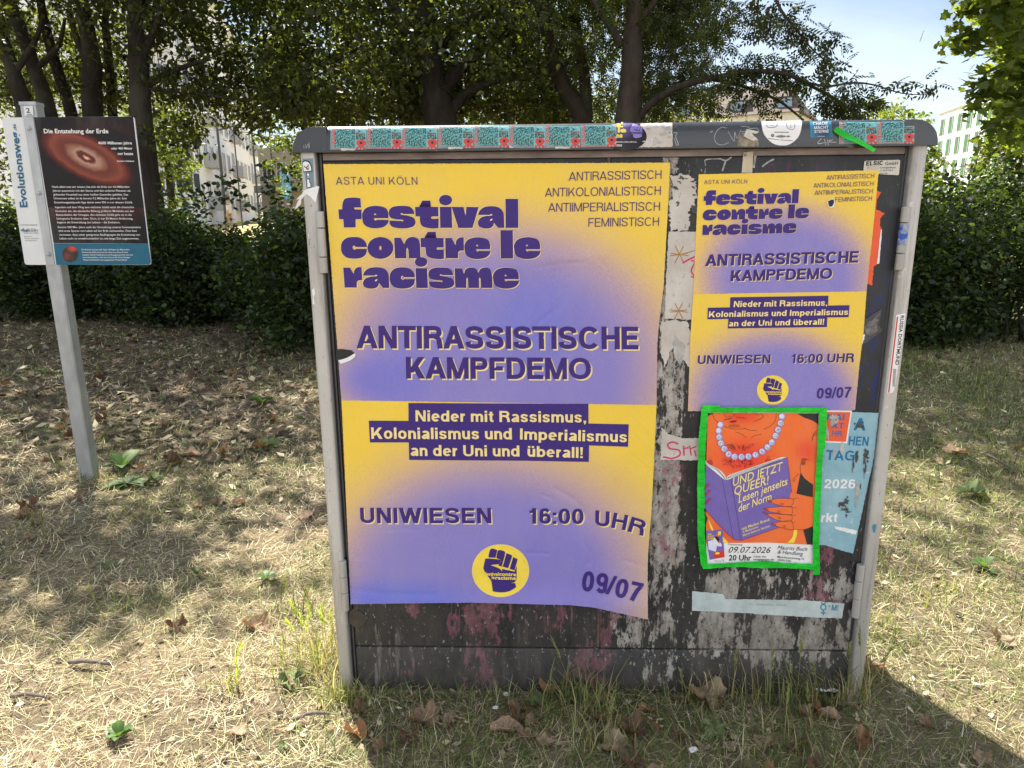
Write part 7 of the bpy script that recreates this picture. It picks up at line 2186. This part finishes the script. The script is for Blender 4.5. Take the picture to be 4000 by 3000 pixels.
class Facade:
    """a house given by its front's left and right foot, height and depth; windows set out on the front"""
    def __init__(s, name, label, a, b, h, dep, mat, cat='building'):
        s.a, s.b = np.array(a, float), np.array(b, float)
        s.L = np.hypot(*(s.b - s.a)[:2])
        s.e = (s.b - s.a) / s.L
        s.n = np.array([s.e[1], -s.e[0], 0])
        s.z0 = s.a[2]
        s.t = empty(name, tuple((s.a + s.b) / 2 - s.n * dep / 2), label, cat)
        s.slabx(0, s.L, 0, h, -dep, 0, 'wall', mat)
    def P(s, u, z, d): return s.a + s.e * u + np.array([0, 0, z]) + s.n * d
    def mb(s, u0, u1, z0, z1, d0, d1):
        v = [s.P(u, z, d) for z in (z0, z1) for u, d in ((u0, d0), (u1, d0), (u1, d1), (u0, d1))]
        return MB().add(v, [(0, 3, 2, 1), (4, 5, 6, 7), (0, 1, 5, 4), (1, 2, 6, 5), (2, 3, 7, 6), (3, 0, 4, 7)])
    def slabx(s, u0, u1, z0, z1, d0, d1, name, mat, parent=None):
        return s.mb(u0, u1, z0, z1, d0, d1).build(name, mat, parent or s.t)
    def window(s, u, z, w, h, frame=M_FRM, glass=M_GLS):
        f = MB()
        for q in ((u, u + w, z, z + .08), (u, u + w, z + h - .08, z + h), (u, u + .08, z + .08, z + h - .08), (u + w - .08, u + w, z + .08, z + h - .08), (u + w / 2 - .04, u + w / 2 + .04, z + .08, z + h - .08)):
            k = s.mb(q[0], q[1], q[2], q[3], .005, .06); f.add(k.v, k.f)
        o = f.build('window', frame, s.t)
        s.slabx(u + .08, u + w - .08, z + .08, z + h - .08, .006, .02, 'pane', glass, o)
    def roof(s, h, rise, dep, over=.5, mat=None):
        A = [s.P(-over, h, over), s.P(s.L + over, h, over), s.P(s.L + over, h, -dep - over), s.P(-over, h, -dep - over), s.P(dep * .25, h + rise, -dep / 2), s.P(s.L - dep * .25, h + rise, -dep / 2)]
        o = MB().add(A, [(0, 1, 5, 4), (1, 2, 5), (2, 3, 4, 5), (3, 0, 4), (3, 2, 1, 0)]).build('roof', mat or M_TILE, s.t)
        uv = o.data.uv_layers.new(name='UVMap')
        for lp in o.data.loops:
            v = np.array(o.data.vertices[lp.vertex_index].co)
            uv.data[lp.index].uv = ((v - s.a) @ s.e / 3.0, (v[2] - s.z0 - h) / 3.0 * 1.3)
        return o
def foot(x, Y):
    p = wpt(x, 700, Y)
    return (p[0], p[1], float(gz(p[0], p[1])))
f = Facade('apartment_building', 'long white apartment block seen between the trees and above the left hedge', foot(728, 44), foot(1012, 84), 17, 11, M_PLA)
for r_ in range(5):
    for c_ in range(15):
        if c_ % 5 == 2:
            d = f.slabx(1.2 + c_ * 2.75, 3.6 + c_ * 2.75, 1.0 + r_ * 3.0, 2.0 + r_ * 3.0, .006, .9, 'balcony', M_BALC)
        f.window(1.3 + c_ * 2.75, 1.15 + r_ * 3.0 + (0.9 if c_ % 5 == 2 else 0), 1.5, 1.6 - (.5 if c_ % 5 == 2 else 0))
f.slabx(-.3, f.L + .3, 17.01, 17.5, -11.3, .3, 'roof_edge', M_FRM)
f = Facade('apartment_building', 'pale house wing with wide balconies left of the white block', foot(560, 42), foot(722, 43), 14, 9, wallmat('pale_grey_render', (.70, .71, .76)))
for r_ in range(4):
    b_ = f.slabx(.2, f.L - .3, .9 + r_ * 3.1, 2.0 + r_ * 3.1, .01, 1.3, 'balcony', M_FRM)
    for c_ in range(3): f.window(.3 + c_ * 1.0, 2.1 + r_ * 3.1, .9, 1.2)
f = Facade('shop_building', 'low beige shop building at the end of the street left of the cabinet', foot(1015, 62), foot(1250, 56), 6.2, 8, wallmat('beige_render', (.46, .40, .33)))
for c_ in range(5): f.window(.6 + c_ * 2.3, 3.4, 1.5, 1.5)
f.slabx(.3, f.L - .3, 2.5, 3.1, .01, .8, 'awning', plain('grey_awning', (.3, .3, .3), .7))
# banner, poles
ba = foot(1122, 40); bp = empty('banner', ba, 'bright blue upright banner before the beige shop building', 'banner')
MB().tube([(ba[0] - .38, ba[1], ba[2]), (ba[0] - .38, ba[1], ba[2] + 3.1)], .03, 8).build('pole', M_GALV, bp)
MB().box((ba[0] - .34, ba[1] - .01, ba[2] + 1.6), (ba[0] + .16, ba[1] + .01, ba[2] + 3.0)).build('flag', plain('blue_banner_cloth', lin(90, 160, 205), .7), bp)
def mast(x, Y, h, r, lab, arm=0):
    p = foot(x, Y); t = empty('tram_mast', p, lab, 'mast', 'masts along the street')
    MB().tube([p, (p[0], p[1], p[2] + h)], [r, r * .6], 8).build('pole', M_SIDE, t)
    if arm: MB().tube([(p[0], p[1], p[2] + h * .9), (p[0] + arm, p[1] - .3, p[2] + h * .95)], .04, 6).build('arm', M_SIDE, t)
mast(868, 36, 5.6, .10, 'thick dark mast before the white apartment block', 1.4); mast(1000, 46, 15, .075, 'tallest thin mast beside the end of the white block'); mast(1068, 50, 6.5, .10, 'short mast before the beige shop building', -1.2); mast(930, 40, 10, .05, 'thin mast between the thick mast and the tallest mast')
def house(lab, x0, x1, Y0, Y1, ye, yr, wx):
    a, b = foot(x0, Y0), foot(x1, Y1)
    xm, Ym = (x0 + x1) / 2, (Y0 + Y1) / 2
    zt = wpt(xm, ye, Ym)[2] - a[2]
    rise = wpt(xm, yr, Ym + 5)[2] - a[2] - zt
    f = Facade('tiled_house', lab, a, b, zt, 10, wallmat('cream_render', (.62, .59, .54)))
    f.roof(zt, rise, 10)
    for u in wx:                                                # dormers
        d = f.slabx(f.L * u, f.L * u + 2.2, zt + .35, zt + 1.75, -3.2, -.5, 'dormer', M_TILE)
        MBq = f.mb(f.L * u + .3, f.L * u + 1.9, zt + .55, zt + 1.55, -.495, -.42)
        MBq.build('pane', plain('pale_blue_pane', (.22, .3, .42), .2), d)
    for u in (.1, .3, .5, .7, .9): f.window(f.L * u - .6, zt - 2.3, 1.2, 1.5)
house('tiled house with a blue dormer seen left of the forked ash', 2020, 2260, 82, 84, 470, 372, (.45,))
house('brown tiled house with dormers seen under the long ash branch', 2560, 3090, 88, 80, 458, 345, (.12, .52, .84))
FA, FB = foot(3640, 158), foot(3990, 118)
HT = wpt(3683, 436, 153)[2] - FA[2]
f = Facade('modern_building', 'white modern building with tall green shutters at the right edge', FA, FB, HT, 20, M_PLA)
for r_ in range(4):
    for c_ in range(int(f.L / 4.6)):
        u, z = 1.2 + c_ * 4.6, HT - 4.4 - r_ * 4.3
        f.slabx(u, u + .75, z, z + 3.3, .006, .05, 'shutter', M_GRN)
        f.window(u + .8, z, .9, 3.3, M_BALC)
        f.slabx(u + 2.0, u + 2.5, z, z + 3.3, .006, .05, 'shutter', M_GRN)
f.slabx(-.2, f.L + .2, HT + .01, HT + .4, -20.2, .2, 'roof_edge', M_BALC)
f.slabx(f.L * .5, f.L * .95, HT + .41, HT + 3.4, -14, -3, 'roof_storey', M_BALC)
# people on the far meadow
M_SKIN, M_HAIR = plain('skin', (.45, .27, .19), .6), plain('brown_hair', (.06, .04, .03), .8)
def person(x, Y, lab, top, leg, hat=None, face=0.0, stride=.16):
    p = foot(x, Y)
    t = empty('person', p, lab, 'person', None, face)
    J = {'pel': ((0, 0, .93), .125), 'wai': ((0, 0, 1.08), .115), 'che': ((0, 0, 1.30), .145), 'nec': ((0, 0, 1.47), .055), 'hea': ((0, .01, 1.56), .085), 'top': ((0, .01, 1.70), .075),
         'hl': ((-.1, 0, .9), .09), 'kl': ((-.11, stride * .6, .5), .06), 'al': ((-.11, -stride * .1 + stride * .8, .08), .042), 'tl': ((-.11, .10 + stride * .8, .035), .035),
         'hr': ((.1, 0, .9), .09), 'kr': ((.11, -stride * .2, .5), .06), 'ar': ((.11, -stride * 1.2, .09), .042), 'tr': ((.11, .09 - stride * 1.2, .035), .035),
         'sl': ((-.19, 0, 1.40), .06), 'el': ((-.25, -stride * .4, 1.13), .042), 'wl': ((-.26, stride * .2, .90), .03), 'fl': ((-.26, stride * .35, .80), .03),
         'sr': ((.19, 0, 1.40), .06), 'er': ((.25, stride * .3, 1.13), .042), 'wr': ((.26, stride * .8, .92), .03), 'fr': ((.26, stride * 1.0, .83), .03)}
    E = ['pel wai', 'wai che', 'che nec', 'nec hea', 'hea top', 'pel hl', 'hl kl', 'kl al', 'al tl', 'pel hr', 'hr kr', 'kr ar', 'ar tr', 'che sl', 'sl el', 'el wl', 'wl fl', 'che sr', 'sr er', 'er wr', 'wr fr']
    ks = list(J)
    me = bpy.data.meshes.new('body')
    me.from_pydata([J[k][0] for k in ks], [tuple(ks.index(a) for a in e.split()) for e in E], [])
    o = bpy.data.objects.new('body', me); COL.objects.link(o)
    o.modifiers.new('Skin', 'SKIN'); o.modifiers.new('Sub', 'SUBSURF').levels = 1
    if not me.skin_vertices: pass
    sv = me.skin_vertices[0].data
    for k, v in zip(ks, sv): v.radius = (J[k][1],) * 2
    sv[0].use_root = True
    dg = bpy.context.evaluated_depsgraph_get()
    m2 = bpy.data.meshes.new_from_object(o.evaluated_get(dg))
    bpy.data.objects.remove(o)
    for mm in (M_SKIN, top, leg): m2.materials.append(mm)
    for pl in m2.polygons:
        c = pl.center
        pl.material_index = 2 if (c.z < .97 and abs(c.x) < .2 and c.z > .12) else 1 if (.97 <= c.z < 1.45 and not (abs(c.x) > .2 and c.z < 1.15)) else 0
        pl.use_smooth = True
    put('body', m2, t, True)
    h = MB()
    h.tube([(0, -.005, 1.60), (0, -.01, 1.68), (0, -.01, 1.75), (0, 0, 1.785)], [.094, .102, .08, .02], 12)
    if hat: h.tube([(0, 0, 1.675), (0, 0, 1.69)], [.15, .15], 14)
    h.build('hat' if hat else 'hair', hat or M_HAIR, t, smooth=True, local=True)
    return t
clo = lambda n, c: plain(n, c, .85)
person(16, 30, 'person in a pale blue shirt and light hat on the meadow at the left edge', clo('pale_blue_shirt', lin(130, 160, 190)), clo('grey_trousers', (.2, .2, .22)), clo('white_hat', (.7, .68, .62)), 2.4)
person(652, 30, 'person in a white shirt and pale cap behind the left hedge beside the thick trunk', clo('white_shirt', (.7, .7, .7)), clo('blue_jeans', (.08, .11, .2)), clo('pale_blue_cap', lin(150, 190, 205)), 1.2)
person(712, 36, 'person in a blue shirt behind the hedge right of the person in white', clo('blue_shirt', lin(110, 150, 200)), clo('dark_trousers', (.04, .04, .05)), None, -.6)
person(882, 34, 'person in a white shirt walking before the white apartment block', clo('cream_shirt', (.66, .62, .6)), clo('tan_trousers', (.3, .22, .15)), None, 1.6)
